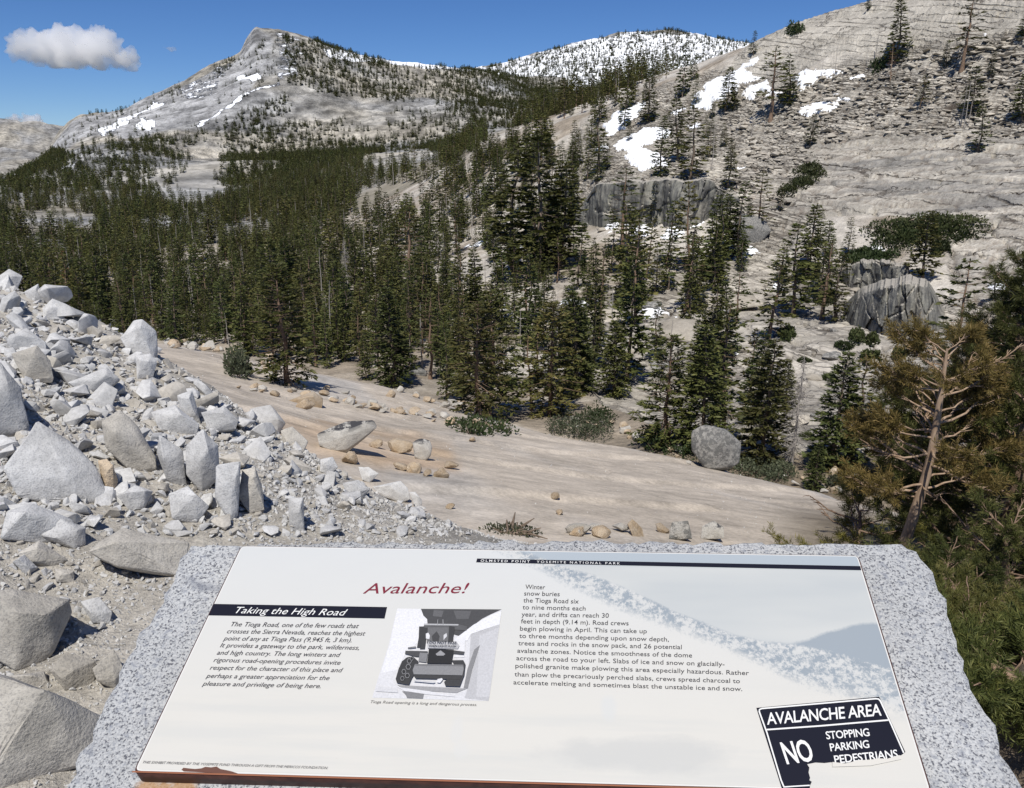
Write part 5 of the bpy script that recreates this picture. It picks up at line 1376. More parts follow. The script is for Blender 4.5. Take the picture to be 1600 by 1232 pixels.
stone_row([(880, 660), (960, 668), (1000, 690), (1080, 715)], 22, 8, 24, 5, 'pale stone at the far rim of the slab beside the leaning pine', 'pale stones at the far rim near the leaning pine', ['greyb', 'tan'], 25)
stone_row([(1150, 728), (1220, 745), (1300, 765), (1340, 775)], 14, 9, 22, 4, 'pale stone at the far right rim of the slab', 'pale stones at the far right rim of the slab', ['greyb', 'tan'], 26)
stone_row([(900, 836), (960, 834), (1040, 834)], 9, 20, 46, 3, 'low pale stone peeping over the top edge of the sign', 'low pale stones just behind the sign', ['greyb', 'tan'], 27)

# loose plates of the hillside: parts of it, the nearest and largest singly, the rest joined
PLATE = [chunk(700 + i, (1, .7, .26 + .05 * (i % 3)), 12, bevel=.02, cuts=0, rough=.01) for i in range(8)]
pl = []
for _ in range(6000):
    u, v = rngR.uniform(1130, 1610), rngR.uniform(60, 330)
    if not inpoly(np.array([u]), np.array([v]), P_BROKEN)[0] or inpoly(np.array([u]), np.array([v]), P_WALL)[0]: continue
    pl.append((u, v, 4 + 17 * rngR.beta(1.0, 3.2)))
    if len(pl) >= 1000: break
pl.sort(key=lambda a: -a[2])
for i, (u, v, px) in enumerate(pl[:260]):
    o = put_rock('rock_plate', with_mat(PLATE[i % 8], M['slabrock']), u, v, px * 1.15, None, None, None, .12, .12, 60)
    o.parent = T_HILL
hid2 = bpy.data.collections.new('plate_sources'); hid3 = bpy.data.collections.new('gravel_sources')
for i in range(8):
    o = bpy.data.objects.new('plate_%d' % i, with_mat(PLATE[i], M['slabrock'])); hid2.objects.link(o)
for i in range(14):
    me = with_mat(chunk(740 + i, (1, .8, .6), 11, bevel=0, cuts=0, rough=0.0), M['pebble'])
    o = bpy.data.objects.new('pebble_%02d' % i, me); hid3.objects.link(o)
Q = [hit(u, v, 60) + (px,) for u, v, px in pl[260:]]
Q = np.array(Q); sc_ = Q[:, 4] * Q[:, 3] / F * 1.2
scatter_object('rock_plates', Q[:, :3] + np.array([0, 0, .1]) * sc_[:, None], np.stack([sc_, sc_, sc_], 1), np.stack([rngR.normal(0, .15, len(Q)), rngR.normal(0, .15, len(Q)), rngR.uniform(0, 6.28, len(Q))], 1), rngR.integers(0, 8, len(Q)), hid2, 'small broken rock plates strewn over the hillside', T_HILL)
# gravel and small rubble of the bank
n = 60000
r = 1.6 * (12 / 1.6) ** rngR.uniform(0, 1, n); a = np.radians(rngR.uniform(-37, 3, n)); x, y = r * np.sin(a), r * np.cos(a); z = ground(x, y); u, v, _ = proj(x, y, z)
edge_r = np.interp(a, AZ, KR[4])
clump = vnoise(x * 1.1, y * 1.1, 801)
keep = (r < edge_r * 1.22) & (rngR.uniform(0, 1, n) < np.clip(clump * 1.6 - .1, .15, 1))
x, y, z, r = x[keep], y[keep], z[keep], r[keep]; n = len(x)
px = 1.8 + 15 * rngR.beta(.9, 5.0, n); s_ = px * r / F * 1.2
scatter_object('gravel', np.stack([x, y, z + .12 * s_], 1), np.stack([s_, s_ * rngR.uniform(.7, 1, n), s_ * rngR.uniform(.6, 1, n)], 1), rngR.uniform(-.6, 6.28, (n, 3)), rngR.integers(0, 14, n), hid3, 'grey gravel and small rubble strewn over the bank')
# a few crumbs on the slab and pebbles under the row
n = 900
r = rngR.uniform(7, 44, n); a = np.radians(rngR.uniform(-22, 20, n)); x, y = r * np.sin(a), r * np.cos(a); z = ground(x, y)
keep = (r < np.interp(a, AZ, KR[8])) & (r > np.interp(a, AZ, KR[5])) & (vnoise(x * .25, y * .25, 805) > .55)
x, y, z, r = x[keep], y[keep], z[keep], r[keep]; n = len(x); s_ = (1.5 + 6 * rngR.beta(.8, 6, n)) * r / F
scatter_object('slab_gravel', np.stack([x, y, z + .1 * s_], 1), np.stack([s_] * 3, 1), rngR.uniform(-.5, 6.28, (n, 3)), rngR.integers(0, 14, n), hid3, 'small stones scattered on the tan slab')

# pale boulders and outcrops between the trees of the basin
OUT = [cobble(760 + i, (1, .8, .55)) for i in range(4)] + [chunk(770 + i, (1, .85, .6), 14, bevel=.04, cuts=1, rough=.03, sharp=.7) for i in range(6)]
n_ = 0
while n_ < 120:
    u, v = rngR.uniform(480, 1420), rngR.uniform(330, 690)
    if not inpoly(np.array([u]), np.array([v]), [(480, 480), (640, 330), (900, 350), (1160, 400), (1320, 420), (1420, 560), (1400, 690), (1150, 690), (960, 650), (700, 605), (500, 565)])[0]: continue
    px = 8 + 34 * rngR.beta(1.0, 3.0); b_ = beside(u, v, 1)
    where_ = 'left of the middle grove' if u < 720 else 'under the middle grove' if u < 900 else 'between the leaning pine and the streaked cliff' if u < 1160 else 'on the ledges below the grey cliff block'
    put_rock('outcrop_boulder', with_mat(OUT[n_ % 10], M['slabrock'] if n_ % 3 else M['dark']), u, v, px * 1.3, ('pale' if n_ % 3 else 'dark lichened') + (' large' if px > 26 else ' small' if px < 15 else '') + ' boulder half hidden among trees ' + where_, 'boulder', 'boulders among the trees of the basin', .15, .15, 46, 1.3)
    n_ += 1
# ------------------------------------------------------------------ snow banks on the hillside
def snow_patch(poly, label, h=.5, seed=0, name='snow_patch'):
    P = np.array(poly, float)
    i0, i1 = np.searchsorted(RR, [60, 460])
    u, v = UU[i0:i1], VV[i0:i1]
    vis = EL[i0:i1] >= RUNMAX[i0:i1] - 0.012
    c = P.mean(0); rad = max(np.ptp(P[:, 0]), np.ptp(P[:, 1]))
    m = ((np.abs(u - c[0]) < rad + 20) & (np.abs(v - c[1]) < rad + 20) & vis)
    ii, jj = np.where(m)
    if not len(ii): return
    a0, a1, b0, b1 = max(ii.min() - 1, 0), ii.max() + 2, max(jj.min() - 1, 0), jj.max() + 2
    sub = np.s_[i0 + a0:i0 + a1, b0:b1]
    # fine grid over the patch
    ku, kv = 3, 3
    na, nb = a1 - a0, b1 - b0
    fa, fb = np.linspace(i0 + a0, i0 + a1 - 1, (na - 1) * kv + 1), np.linspace(b0, b1 - 1, (nb - 1) * ku + 1)
    rr = np.exp(np.interp(fa, np.arange(NR), LR)); az = np.interp(fb, np.arange(NA), AZ)
    X, Y = rr[:, None] * np.sin(az)[None], rr[:, None] * np.cos(az)[None]
    Z = ground(X, Y)
    U, V, _ = proj(X, Y, Z)
    wu, wv = U + 12 * fbm(U / 16, V / 7, 5, seed, .6), V + 6 * fbm(U / 18, V / 7, 5, seed + 5, .6)
    # signed distance to the outline, in pixels
    d = np.full(U.shape, 1e9)
    for k in range(len(P)):
        p, q = P[k], P[(k + 1) % len(P)]; e = q - p
        t_ = np.clip(((wu - p[0]) * e[0] + (wv - p[1]) * e[1]) / (e @ e + 1e-9), 0, 1)
        d = np.minimum(d, np.hypot(wu - p[0] - t_ * e[0], wv - p[1] - t_ * e[1]))
    ins = inpoly(wu, wv, poly); d = np.where(ins, d, -d)
    d = d - 14 * np.clip(fbm(U / 20 + V / 40, V / 6, 4, seed + 9) - .08, 0, 1)
    Zs = Z.copy()
    for _ in range(5): Zs[1:-1, 1:-1] = (Zs[:-2, 1:-1] + Zs[2:, 1:-1] + Zs[1:-1, :-2] + Zs[1:-1, 2:]) / 4
    k = sm(d, -1.0, 5.0)
    Zn = Zs * k + Z * (1 - k) + h * (sm(d, 0, 5) * 1.0 + .15 * fbm(X * .5, Y * .5, 3, seed)) - h * .6 * (d < 0)
    good = d > -1.2
    q = np.arange(U.size).reshape(U.shape)
    F4 = np.stack([q[:-1, :-1], q[:-1, 1:], q[1:, 1:], q[1:, :-1]], -1).reshape(-1, 4)
    F4 = F4[good.ravel()[F4].all(1)]
    if not len(F4): return
    lab = np.arange(U.size)
    for _ in range(400):
        mn = lab[F4].min(1); old = lab.copy(); np.minimum.at(lab, F4.ravel(), np.repeat(mn, 4))
        if (old == lab).all(): break
    fl = lab[F4[:, 0]]; ids, cnt = np.unique(fl, return_counts=True); F4 = F4[fl == ids[np.argmax(cnt)]]
    used = np.unique(F4); remap = np.full(U.size, -1); remap[used] = np.arange(len(used))
    VV_ = np.stack([X, Y, Zn], -1).reshape(-1, 3)[used]
    o = link(name, mesh_np(name, VV_, remap[F4], [M['snow']], True))
    return tag(o, label, 'snow patch', 'snow patches on the hillside')
for i, (p, lb) in enumerate([
 ([(1078, 162), (1105, 130), (1150, 106), (1185, 86), (1204, 84), (1172, 108), (1190, 122), (1160, 136), (1140, 150), (1105, 172), (1080, 174)], 'long snow field slanting up the left side of the hillside to the skyline'),
 ([(1152, 158), (1172, 134), (1204, 122), (1200, 145), (1176, 160)], 'snow patch directly below the long snow field beside the tall trees'),
 ([(1236, 120), (1262, 110), (1310, 109), (1312, 117), (1280, 128), (1252, 143), (1238, 136)], 'snow patch around the thin bare trunks on the upper slope'),
 ([(1325, 122), (1345, 115), (1368, 116), (1362, 123), (1335, 126)], 'small flat snow patch right of the patch with bare trunks'),
 ([(1243, 174), (1270, 160), (1326, 152), (1330, 158), (1318, 168), (1292, 178), (1264, 184), (1248, 181)], 'bright snow patch alone on the open broken slabs'),
 ([(1516, 60), (1530, 52), (1558, 52), (1550, 60), (1525, 64)], 'small snow patch near the top right of the hillside'),
 ([(943, 200), (960, 178), (985, 163), (1005, 160), (1003, 174), (968, 206), (948, 212)], 'narrow snow patch right of the tall narrow conifer'),
 ([(958, 228), (985, 205), (1020, 198), (1054, 204), (1040, 216), (1004, 232), (1034, 240), (1046, 256), (1008, 270), (984, 256)], 'broken snow patch among trees above the streaked cliff'),
 ([(938, 352), (952, 344), (966, 346), (962, 358), (944, 362)], 'little snow bank at the left foot of the streaked cliff'),
 ([(978, 350), (990, 342), (1006, 344), (1018, 357), (1012, 370), (984, 368)], 'steep snow bank at the middle foot of the streaked cliff'),
 ([(1034, 368), (1056, 348), (1082, 336), (1108, 324), (1114, 334), (1092, 352), (1062, 374), (1040, 380)], 'slanting snow bank at the right foot of the streaked cliff'),
 ([(1143, 402), (1166, 386), (1188, 386), (1188, 394), (1152, 408)], 'snow bank under the house sized grey boulder'),
 ([(990, 474), (1008, 474), (1040, 484), (1070, 490), (1034, 500), (1006, 502), (993, 494)], 'lower snow patch in front of the pale rock shelf'),
 ([(1145, 257), (1160, 251), (1168, 258), (1152, 265)], 'tiny snow patch above the right end of the streaked cliff'),
 ([(1354, 387), (1370, 384), (1390, 388), (1380, 394), (1358, 394)], 'small snow strip under the large shrub mat'),
 ([(1528, 448), (1560, 444), (1600, 446), (1600, 454), (1535, 455)], 'snow strip right of the big near pine top'),
 ([(1208, 446), (1220, 440), (1228, 452), (1214, 460)], 'shaded snow spot left of the dark tree cluster'),
 ([(1050, 176), (1072, 166), (1078, 172), (1058, 184)], 'thin snow streak below the lower end of the long snow field'),
 ([(1195, 150), (1222, 140), (1226, 146), (1200, 156)], 'thin snow streak between the two tall trees on the slope'),
 ([(1075, 196), (1100, 188), (1104, 193), (1080, 202)], 'short snow streak among trees under the long snow field'),
 ([(930, 232), (950, 222), (954, 230), (936, 240)], 'small snow scrap at the foot of the tall narrow conifer'),
 ([(1100, 538), (1120, 532), (1124, 540), (1104, 545)], 'small snow scrap on the ledges right of the leaning pine'),
 ([(1135, 552), (1150, 547), (1156, 554), (1140, 560)], 'tiny snow scrap at the foot of the layered conifer on the ledges'),
 ([(770, 478), (790, 472), (796, 480), (776, 486)], 'small snow scrap behind the close pine pair'),
 ([(1290, 150), (1312, 144), (1316, 148), (1296, 154)], 'thin snow line just above the bright snow patch on the slabs'),
]): snow_patch(p, lb, .55 if i < 8 else .4, 1000 + i * 11)

# ------------------------------------------------------------------ shrubs
def shrub_mat(poly, label, h=1.2, leaf=.28, n=2600, mat='shrub', seed=0, rmin=30, name='shrub', group=None):
    rng = np.random.default_rng(seed); P = np.array(poly, float); s = Soup()
    pts = []
    lo, hi = P.min(0), P.max(0)
    while len(pts) < 46:
        u, v = rng.uniform(lo, hi)
        if inpoly(np.array([u]), np.array([v]), poly)[0]: pts.append(hit(u, v, rmin))
    pts = np.array(pts); rm = np.median(pts[:, 3]); pts = pts[np.abs(pts[:, 3] - rm) < rm * .25]
    rad = max(.3, .16 * math.hypot(*(hi - lo)) * rm / F)
    k = rng.integers(0, len(pts), n)
    d = rng.normal(0, 1, (n, 3)); d[:, 2] = np.abs(d[:, 2]); d /= np.linalg.norm(d, axis=1)[:, None]
    hh = h * (.55 + .75 * vnoise(pts[k, 0] * .6 / rad, pts[k, 1] * .6 / rad, seed))
    c = pts[k, :3] + d * np.stack([np.full(n, rad), np.full(n, rad), hh], 1) * rng.uniform(.55, 1, (n, 1)) ** .5
    dz = ground(c[:, 0], c[:, 1]) - pts[k, 2]
    c[:, 2] += dz * .85
    D = d + rng.normal(0, .55, (n, 3)); D[:, 2] += .35
    L = leaf * rng.uniform(.6, 1.3, n)
    c0 = np.array([pts[:, 0].mean(), pts[:, 1].mean(), pts[:, 2].min()])
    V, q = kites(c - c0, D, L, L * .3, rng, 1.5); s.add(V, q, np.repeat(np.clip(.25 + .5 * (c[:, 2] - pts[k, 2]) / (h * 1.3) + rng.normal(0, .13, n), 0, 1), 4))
    root = link(name, None, None, c0); tag(root, label, 'shrub', group)
    link('foliage', s.mesh('foliage', M[mat]), root)
    b = Soup()
    for i in range(14):
        p = pts[rng.integers(len(pts)), :3] - c0; e = p + rng.normal(0, 1, 3) * np.array([rad, rad, 0]) * .7 + np.array([0, 0, h * .8])
        V, q = tube(np.stack([p, (p + e) / 2 + rng.normal(0, .1, 3) * rad, e]), np.array([.05, .035, .015]) * max(.4, min(1.5, rad)), 4); b.add(V, q)
    link('stems', b.mesh('stems', M['bark']), root)
    return root
def E(u, v, w, h): return [(u + w * math.cos(a) / 2, v + h * math.sin(a) / 2) for a in np.linspace(0, 6.283, 12)[:-1]]
for i, (p, lb, h, lf, n, mt) in enumerate([
 ([(1243, 268), (1265, 262), (1277, 266), (1288, 278), (1270, 282), (1262, 296), (1228, 304), (1224, 298), (1248, 284)], 'dark green mat of shrub on the rock wall above the boulder', 1.0, .5, 3000, 'shrub'),
 ([(1350, 360), (1400, 352), (1440, 344), (1490, 348), (1520, 358), (1500, 374), (1470, 372), (1440, 392), (1385, 385), (1380, 368)], 'large dark green shrub mat spread over the ledge on the right', 1.1, .45, 6500, 'shrub'),
 ([(1312, 404), (1350, 396), (1392, 402), (1385, 414), (1330, 416)], 'low green shrub strip on top of the rounded grey ledge', 1.0, .45, 2000, 'shrub'),
 ([(1455, 392), (1478, 382), (1484, 392), (1462, 402)], 'small round shrub right of the large shrub mat', 1.0, .45, 800, 'shrub'),
 ([(1362, 105), (1380, 97), (1388, 104), (1370, 114)], 'dark shrub at the foot of the large dark conifer on the upper slope', 1.3, .5, 700, 'shrub'),
 (E(1418, 372, 30, 10), 'low shrub patch in the gap of the large mat', .8, .4, 500, 'shrub'),
 (E(1242, 50, 24, 12), 'dark bush on the skyline ridge left part', 2.2, .6, 700, 'shrub'),
 (E(1228, 528, 24, 14), 'round green bush on the pale ledges below the dark tree cluster', 1.0, .3, 1200, 'shrub'),
 (E(1337, 532, 18, 18), 'dark bush in a crack of the pale ledges', .9, .3, 900, 'shrub'),
 (E(1362, 535, 16, 12), 'bush right of the dark crack bush on the pale ledges', .7, .28, 700, 'shrub'),
 (E(1360, 562, 26, 14), 'wide bush lower on the pale ledges', .7, .28, 900, 'shrub'),
 (E(1405, 558, 14, 12), 'bush at the right end of the pale ledges', .7, .28, 700, 'shrub'),
 ([(1000, 690), (1060, 684), (1100, 700), (1098, 722), (1050, 718), (1004, 704)], 'dense green shrub at the foot of the leaning pine', 1.0, .16, 4200, 'shrub'),
 ([(862, 660), (900, 650), (945, 664), (948, 690), (905, 692), (866, 678)], 'tangled grey green shrub with bare twigs right of the bare trunked pine', .9, .15, 3200, 'sage'),
 ([(1118, 716), (1142, 714), (1146, 736), (1120, 738)], 'round grey green shrub below the dark lichen boulder', .6, .14, 1500, 'sage'),
 ([(1146, 730), (1190, 722), (1232, 738), (1234, 758), (1190, 752), (1150, 742)], 'low grey green shrub along the far rim of the slab', .6, .14, 3000, 'sage'),
 ([(1296, 754), (1345, 748), (1350, 768), (1300, 768)], 'grey green shrub at the far right end of the slab', .6, .14, 2000, 'sage'),
 ([(900, 662), (935, 640), (960, 660), (930, 676)], 'green bush behind the tangled shrub', .8, .16, 1500, 'shrub'),
 (E(372, 582, 24, 22), 'small bush left of the lone bushy pine', .8, .15, 1300, 'sage'),
 (E(800, 832, 26, 8), 'tiny dark plant on the slab just behind the sign', .10, .035, 500, 'sage'),
 ([(700, 668), (745, 662), (800, 676), (790, 684), (730, 680)], 'low plants at the foot of the close pine pair', .35, .12, 1300, 'shrub'),
 (E(980, 400, 60, 16), 'green shrub band below the snow bank under the cliff', 1.2, .4, 1800, 'shrub'),
 (E(1160, 470, 30, 12), 'dark shrub on the pale rounded ledge', 1.0, .35, 900, 'shrub'),
 (E(1290, 470, 30, 14), 'dark shrub at the foot of the dark tree cluster', 1.0, .35, 900, 'shrub'),
]): shrub_mat(p, lb, h, lf, n, mt, 1300 + i, 6 if i in (12, 13, 14, 15, 16, 17, 18, 19, 20) else 30)

for i in range(46):
    u, v = rngR.uniform(500, 1400), rngR.uniform(400, 690)
    if not inpoly(np.array([u]), np.array([v]), [(500, 520), (640, 400), (900, 400), (1160, 420), (1320, 520), (1400, 640), (1380, 700), (1150, 690), (960, 650), (700, 605), (520, 575)])[0]: continue
    x, y, z, r = hit(u, v, 46)
    s_ = rngR.uniform(10, 26) * r / F
    if i == 0 or 'SHRUB0' not in globals():
        rg = np.random.default_rng(77); n = 1500; dd = rg.normal(0, 1, (n, 3)); dd[:, 2] = np.abs(dd[:, 2]) * .8; dd /= np.linalg.norm(dd, axis=1)[:, None]
        cc = dd * np.array([.5, .5, .36]) * (1 + .35 * vnoise(dd[:, 0] * 3 + 9, dd[:, 1] * 3, 5))[:, None] * rg.uniform(.6, 1, (n, 1)); sp = Soup()
        V_, q_ = kites(cc, dd + rg.normal(0, .5, (n, 3)), .13 * rg.uniform(.6, 1.3, n), np.full(n, .03), rg, 1.5); sp.add(V_, q_, np.repeat(np.clip(.3 + cc[:, 2] + rg.normal(0, .15, n), 0, 1), 4))
        SHRUB0 = sp.mesh('shrub', M['shrub'])
    o = link('low_shrub', SHRUB0, None, (x, y, z - .05)); o.scale = (s_ * rngR.uniform(1, 1.6), s_, s_ * rngR.uniform(.7, 1.1)); o.rotation_euler = (0, 0, rngR.uniform(0, 6.28))
    where_ = 'left of the middle grove' if u < 720 else 'under the middle grove' if u < 900 else 'between the leaning pine and the streaked cliff' if u < 1160 else 'on the ledges below the grey cliff block'
    tag(o, 'low dark green shrub on pale ground among trees ' + where_, 'shrub', 'low shrubs among the trees of the basin')
# ------------------------------------------------------------------ near pines at the right
def near_pine(label, u, r, top_v, seed, leaf, bark, name='pine_tree', trunk_px=None, R=1.2, **kw):
    """trunk_px: the trunk's course in the photo; else it grows straight from the ground at bearing u"""
    if trunk_px is None:
        x, y, _ = at(u, 900, r); z0 = float(ground(x, y)); zt = float(at(u, top_v, r)[2]); tr = None; H_ = zt - z0
        base = (float(x), float(y), z0 - .05)
    else:
        pts = [tuple(float(c) for c in at(a, b, r)) for a, b in trunk_px]
        x, y = pts[0][:2]; z0 = float(ground(x, y)) - .05
        pts = [(x - .12, y + .02, z0)] + pts; tr = [(p[0] - x, p[1] - y, p[2] - z0) for p in pts]; base = (x, y, z0); H_ = tr[-1][2]
    t_, c_ = brush_pine(seed, H_, R, trunk=tr, **kw)
    return make_tree(name, (t_, c_), M[bark], M[leaf], base, label, 'pine tree')
near_pine('yellowish young pine with a bare curving trunk at the right behind the sign', 1410, 8.0, 520, 1, 'yellow', 'orangebark', trunk_px=[(1408, 850), (1430, 800), (1450, 745), (1460, 690), (1466, 640), (1474, 590), (1480, 545)], R=.70, clear=.93, crown0=.34, limbs=44, trunk_r=.05, dead=.14, tufts_per=13, shape=.5, tuft=32, bw=.0028, blade=.06, tmin=.5)
near_pine('tall dark green pine behind the yellowish young pine at the right', 1500, 12.0, 385, 2, 'pine', 'redbark', R=1.5, crown0=.12, limbs=150, trunk_r=.11, blade=.075, bw=.003, tuft=40, tufts_per=15, dead=.1, shape=.8)
near_pine('dark pine cut by the right frame edge with long bare limbs', 1600, 9.0, 560, 3, 'pine', 'redbark', R=1.3, crown0=.1, limbs=80, trunk_r=.10, blade=.08, bw=.0036, tufts_per=12, dead=.3, shape=.5)
near_pine('low green pine growing below the right side of the sign', 1565, 4.6, 1000, 4, 'pine', 'redbark', R=.55, blade=.042, bw=.0019, tuft=60, crown0=.05, limbs=44, trunk_r=.05, tufts_per=12, dead=.12, shape=.4)
near_pine('dark bushy pine in the bottom right corner beside the sign', 1640, 4.0, 1080, 5, 'pine', 'redbark', R=.6, blade=.042, bw=.0019, tuft=60, crown0=.05, limbs=42, trunk_r=.05, tufts_per=12, dead=.1, shape=.4)
near_pine('spreading low pine whose tufts show above the right top edge of the sign', 1345, 8.4, 800, 6, 'yellow', 'redbark', R=.7, crown0=.3, limbs=24, trunk_r=.05, tufts_per=9, dead=.15, shape=.3)
near_pine('dark green pine filling the gap between the yellowish pine and the frame edge', 1572, 7.0, 800, 7, 'pine', 'redbark', R=.6, blade=.05, bw=.0022, tuft=46, crown0=.1, limbs=50, trunk_r=.07, tufts_per=13, dead=.15, shape=.4)
near_pine('shaded dark pine low behind the right upper corner of the sign', 1510, 6.2, 900, 8, 'pine', 'redbark', R=.5, blade=.046, bw=.002, tuft=46, crown0=.1, limbs=40, trunk_r=.06, tufts_per=11, dead=.2, shape=.35)
near_pine('young green pine left of the tall dark green pine', 1425, 13.5, 600, 9, 'pine', 'redbark', R=.7, crown0=.1, limbs=70, trunk_r=.07, blade=.09, bw=.005, tuft=26, tufts_per=11, dead=.12, shape=.55)
# ------------------------------------------------------------------ the exhibit sign
nc = np.array([-.0344, -.7873, -.6156]); nc /= np.linalg.norm(nc)
PN = np.array([nc[0], CP * nc[2] - nc[1] * SP, -SP * nc[2] - nc[1] * CP])       # panel normal in the world
def _r(u, v): return np.array([float(c) for c in ray(u, v)])
EYEP = np.array([0, 0, EYE])
P_TL, P_TR, P_BR, P_BL = (376, 852), (1342, 867), (1459, 1243), (206, 1208)
O_TL = EYEP + _r(*P_TL) * 1.23
def on(u, v, h=0.0):
    """point of the sign's plane seen at (u, v), raised by h along its normal"""
    d = _r(u, v); k = PN @ (O_TL - EYEP) / (PN @ d)
    return EYEP + d * k + PN * h
def low(u, v, h):
    d = _r(u, v); k = PN @ (O_TL + PN * h - EYEP) / (PN @ d)
    return EYEP + d * k
A_S = on(*P_TR) - O_TL; A_T = on(*P_BL) - O_TL; A_T = A_T - 0
G2 = np.linalg.inv(np.array([[A_S @ A_S, A_S @ A_T], [A_S @ A_T, A_T @ A_T]]))
def st(u, v):
    q = on(u, v) - O_TL; return G2 @ np.array([A_S @ q, A_T @ q])
UPV = -(A_T / np.linalg.norm(A_T))

SIGN = link('interpretive_sign', None, None, O_TL)
tag(SIGN, 'tilted interpretive exhibit sign set in a rough grey granite base', 'sign')
def local(pts): return np.asarray(pts) - O_TL
def poly_mesh(name, pts, mat, parent):
    me = bpy.data.meshes.new(name); me.from_pydata([tuple(p) for p in local(pts)], [], [list(range(len(pts)))]); me.materials.append(mat)
    me.update()
    if me.polygons[0].normal.dot(Vector(PN)) < 0: me.flip_normals()
    return link(name, me, parent)

# granite base: rough outlined slab, its top 2.2 cm under the panel face
TH = .022
outl = [(298, 851), (420, 848), (600, 846), (800, 845), (1000, 846), (1200, 847), (1380, 849), (1405, 850), (1432, 860), (1450, 880), (1462, 905), (1478, 935), (1486, 985), (1502, 1030), (1518, 1075), (1545, 1130), (1585, 1210), (1625, 1300), (1655, 1360), (60, 1330), (95, 1262), (122, 1190), (160, 1110), (196, 1035), (232, 975), (262, 915), (284, 872)]
top = np.array([low(u, v, -TH) for u, v in outl])
seg = []
for i in range(len(top)):
    a, b = top[i], top[(i + 1) % len(top)]; n = max(1, int(np.linalg.norm(b - a) / .012))
    for k in range(n): seg.append(a + (b - a) * k / n)
seg = np.array(seg); cen = seg.mean(0)
rngS = np.random.default_rng(3); N_ = len(seg)
ph = np.arange(N_) * .35
jit = .0045 * fbm(ph, ph * 0, 4, 61) + .003 * rngS.normal(0, 1, N_) * .4
outd = seg - cen; outd -= PN * (outd @ PN)[:, None]; outd /= np.linalg.norm(outd, axis=1)[:, None]
seg = seg + outd * jit[:, None] * 2
rings = [seg - outd * .05, seg - outd * .008 - PN * 0, seg + outd * .000 - PN * .004]
zb = -.25
for k, (o_, dz) in enumerate([(.006, .03), (.010, .07), (.004, .12), (-.01, .17)]):
    rings.append(seg + outd * (o_ + .010 * fbm(ph * .8, ph * 0 + k * 1.7, 4, 71)[:, None]) - PN * dz)
b2 = seg - outd * .05 - PN * .2; b3 = b2.copy(); b3[:, 2] = zb; b3[:, :2] = cen[:2] + (b3[:, :2] - cen[:2]) * .92
rings += [b2, b3]
V = np.concatenate(rings + [np.array([cen - PN * ((cen - top[0]) @ PN)])]); nr_ = len(rings)
q = np.arange(nr_ * N_).reshape(nr_, N_); q2 = np.roll(q, -1, 1)
quads = np.stack([q[:-1], q[1:], q2[1:], q2[:-1]], -1).reshape(-1, 4)
tris = np.stack([np.full(N_, nr_ * N_), q[0], q2[0]], -1)
t = NT('speckled granite base'); o_ = t.coord('Object')
n1 = t.noise(o_, 215, 2.5, .6, .3); n2 = t.noise(o_, 90, 3, .6); n3 = t.noise(o_, 5, 4, .6); n4 = t.noise(o_, 380, 2, .5)
c = t.mix(t.ramp(n1, [(.44, 0.), (.50, 1.)]), (.105, .11, .125), (.345, .355, .365))
c = t.mix(t.ramp(n4, [(.47, 0.), (.53, .75)]), c, (.49, .495, .49))
c = t.mix(t.math('MULTIPLY', t.ramp(n2, [(.56, 0.), (.64, 1.)]), .55), c, (.20, .215, .25))
c = t.mix(1.0, c, t.ramp(n3, [(.3, .88), (.7, 1.08)]), 'MULTIPLY')
sa = t.attr('stain').outputs['Fac']
sm_ = t.ramp(t.math('ADD', t.math('MULTIPLY', sa, .9), t.math('MULTIPLY', t.math('SUBTRACT', t.noise(o_, 22, 4, .7), .5), .9)), [(.42, 0.), (.62, .8)])
c = t.mix(sm_, c, (.36, .20, .08))
ls = t.attr('spot').outputs['Fac']
c = t.mix(t.math('MULTIPLY', ls, .75), c, (.12, .13, .16))
t.bsdf(c, .75, t.bump(t.math('ADD', n1, n2), .55, .004), spec=.35)
# tessellate the top so that stains can sit on it
me = mesh_np('granite_base', local(V), [quads, tris], [t.m], False)
bm = bmesh.new(); bm.from_mesh(me); bmesh.ops.recalc_face_normals(bm, faces=bm.faces[:])
topf = [f for f in bm.faces if len(f.verts) == 3]
bmesh.ops.subdivide_edges(bm, edges=list({e for f in topf for e in f.edges if e.calc_length() > .03}), cuts=10, use_grid_fill=True)
bm.to_mesh(me); bm.free(); me.shade_smooth(); me.set_sharp_from_angle(angle=.6)
co = np.zeros(len(me.vertices) * 3); me.vertices.foreach_get('co', co); co = co.reshape(-1, 3)
S_ = (G2 @ np.stack([co @ A_S, co @ A_T])).T
uvp = np.stack(proj(*(co + O_TL).T)[:2], 1)
stain = sm(-np.hypot((uvp[:, 0] - 255) / 1.6, uvp[:, 1] - 1232), -60, -5) + .5 * sm(-np.hypot((uvp[:, 0] - 175) / 1.2, uvp[:, 1] - 1165), -40, 0)
set_attr(me, 'stain', stain); set_attr(me, 'spot', sm(-np.hypot((uvp[:, 0] - 318) / 1.7, uvp[:, 1] - 919), -9, -5))
link('granite_base', me, SIGN)

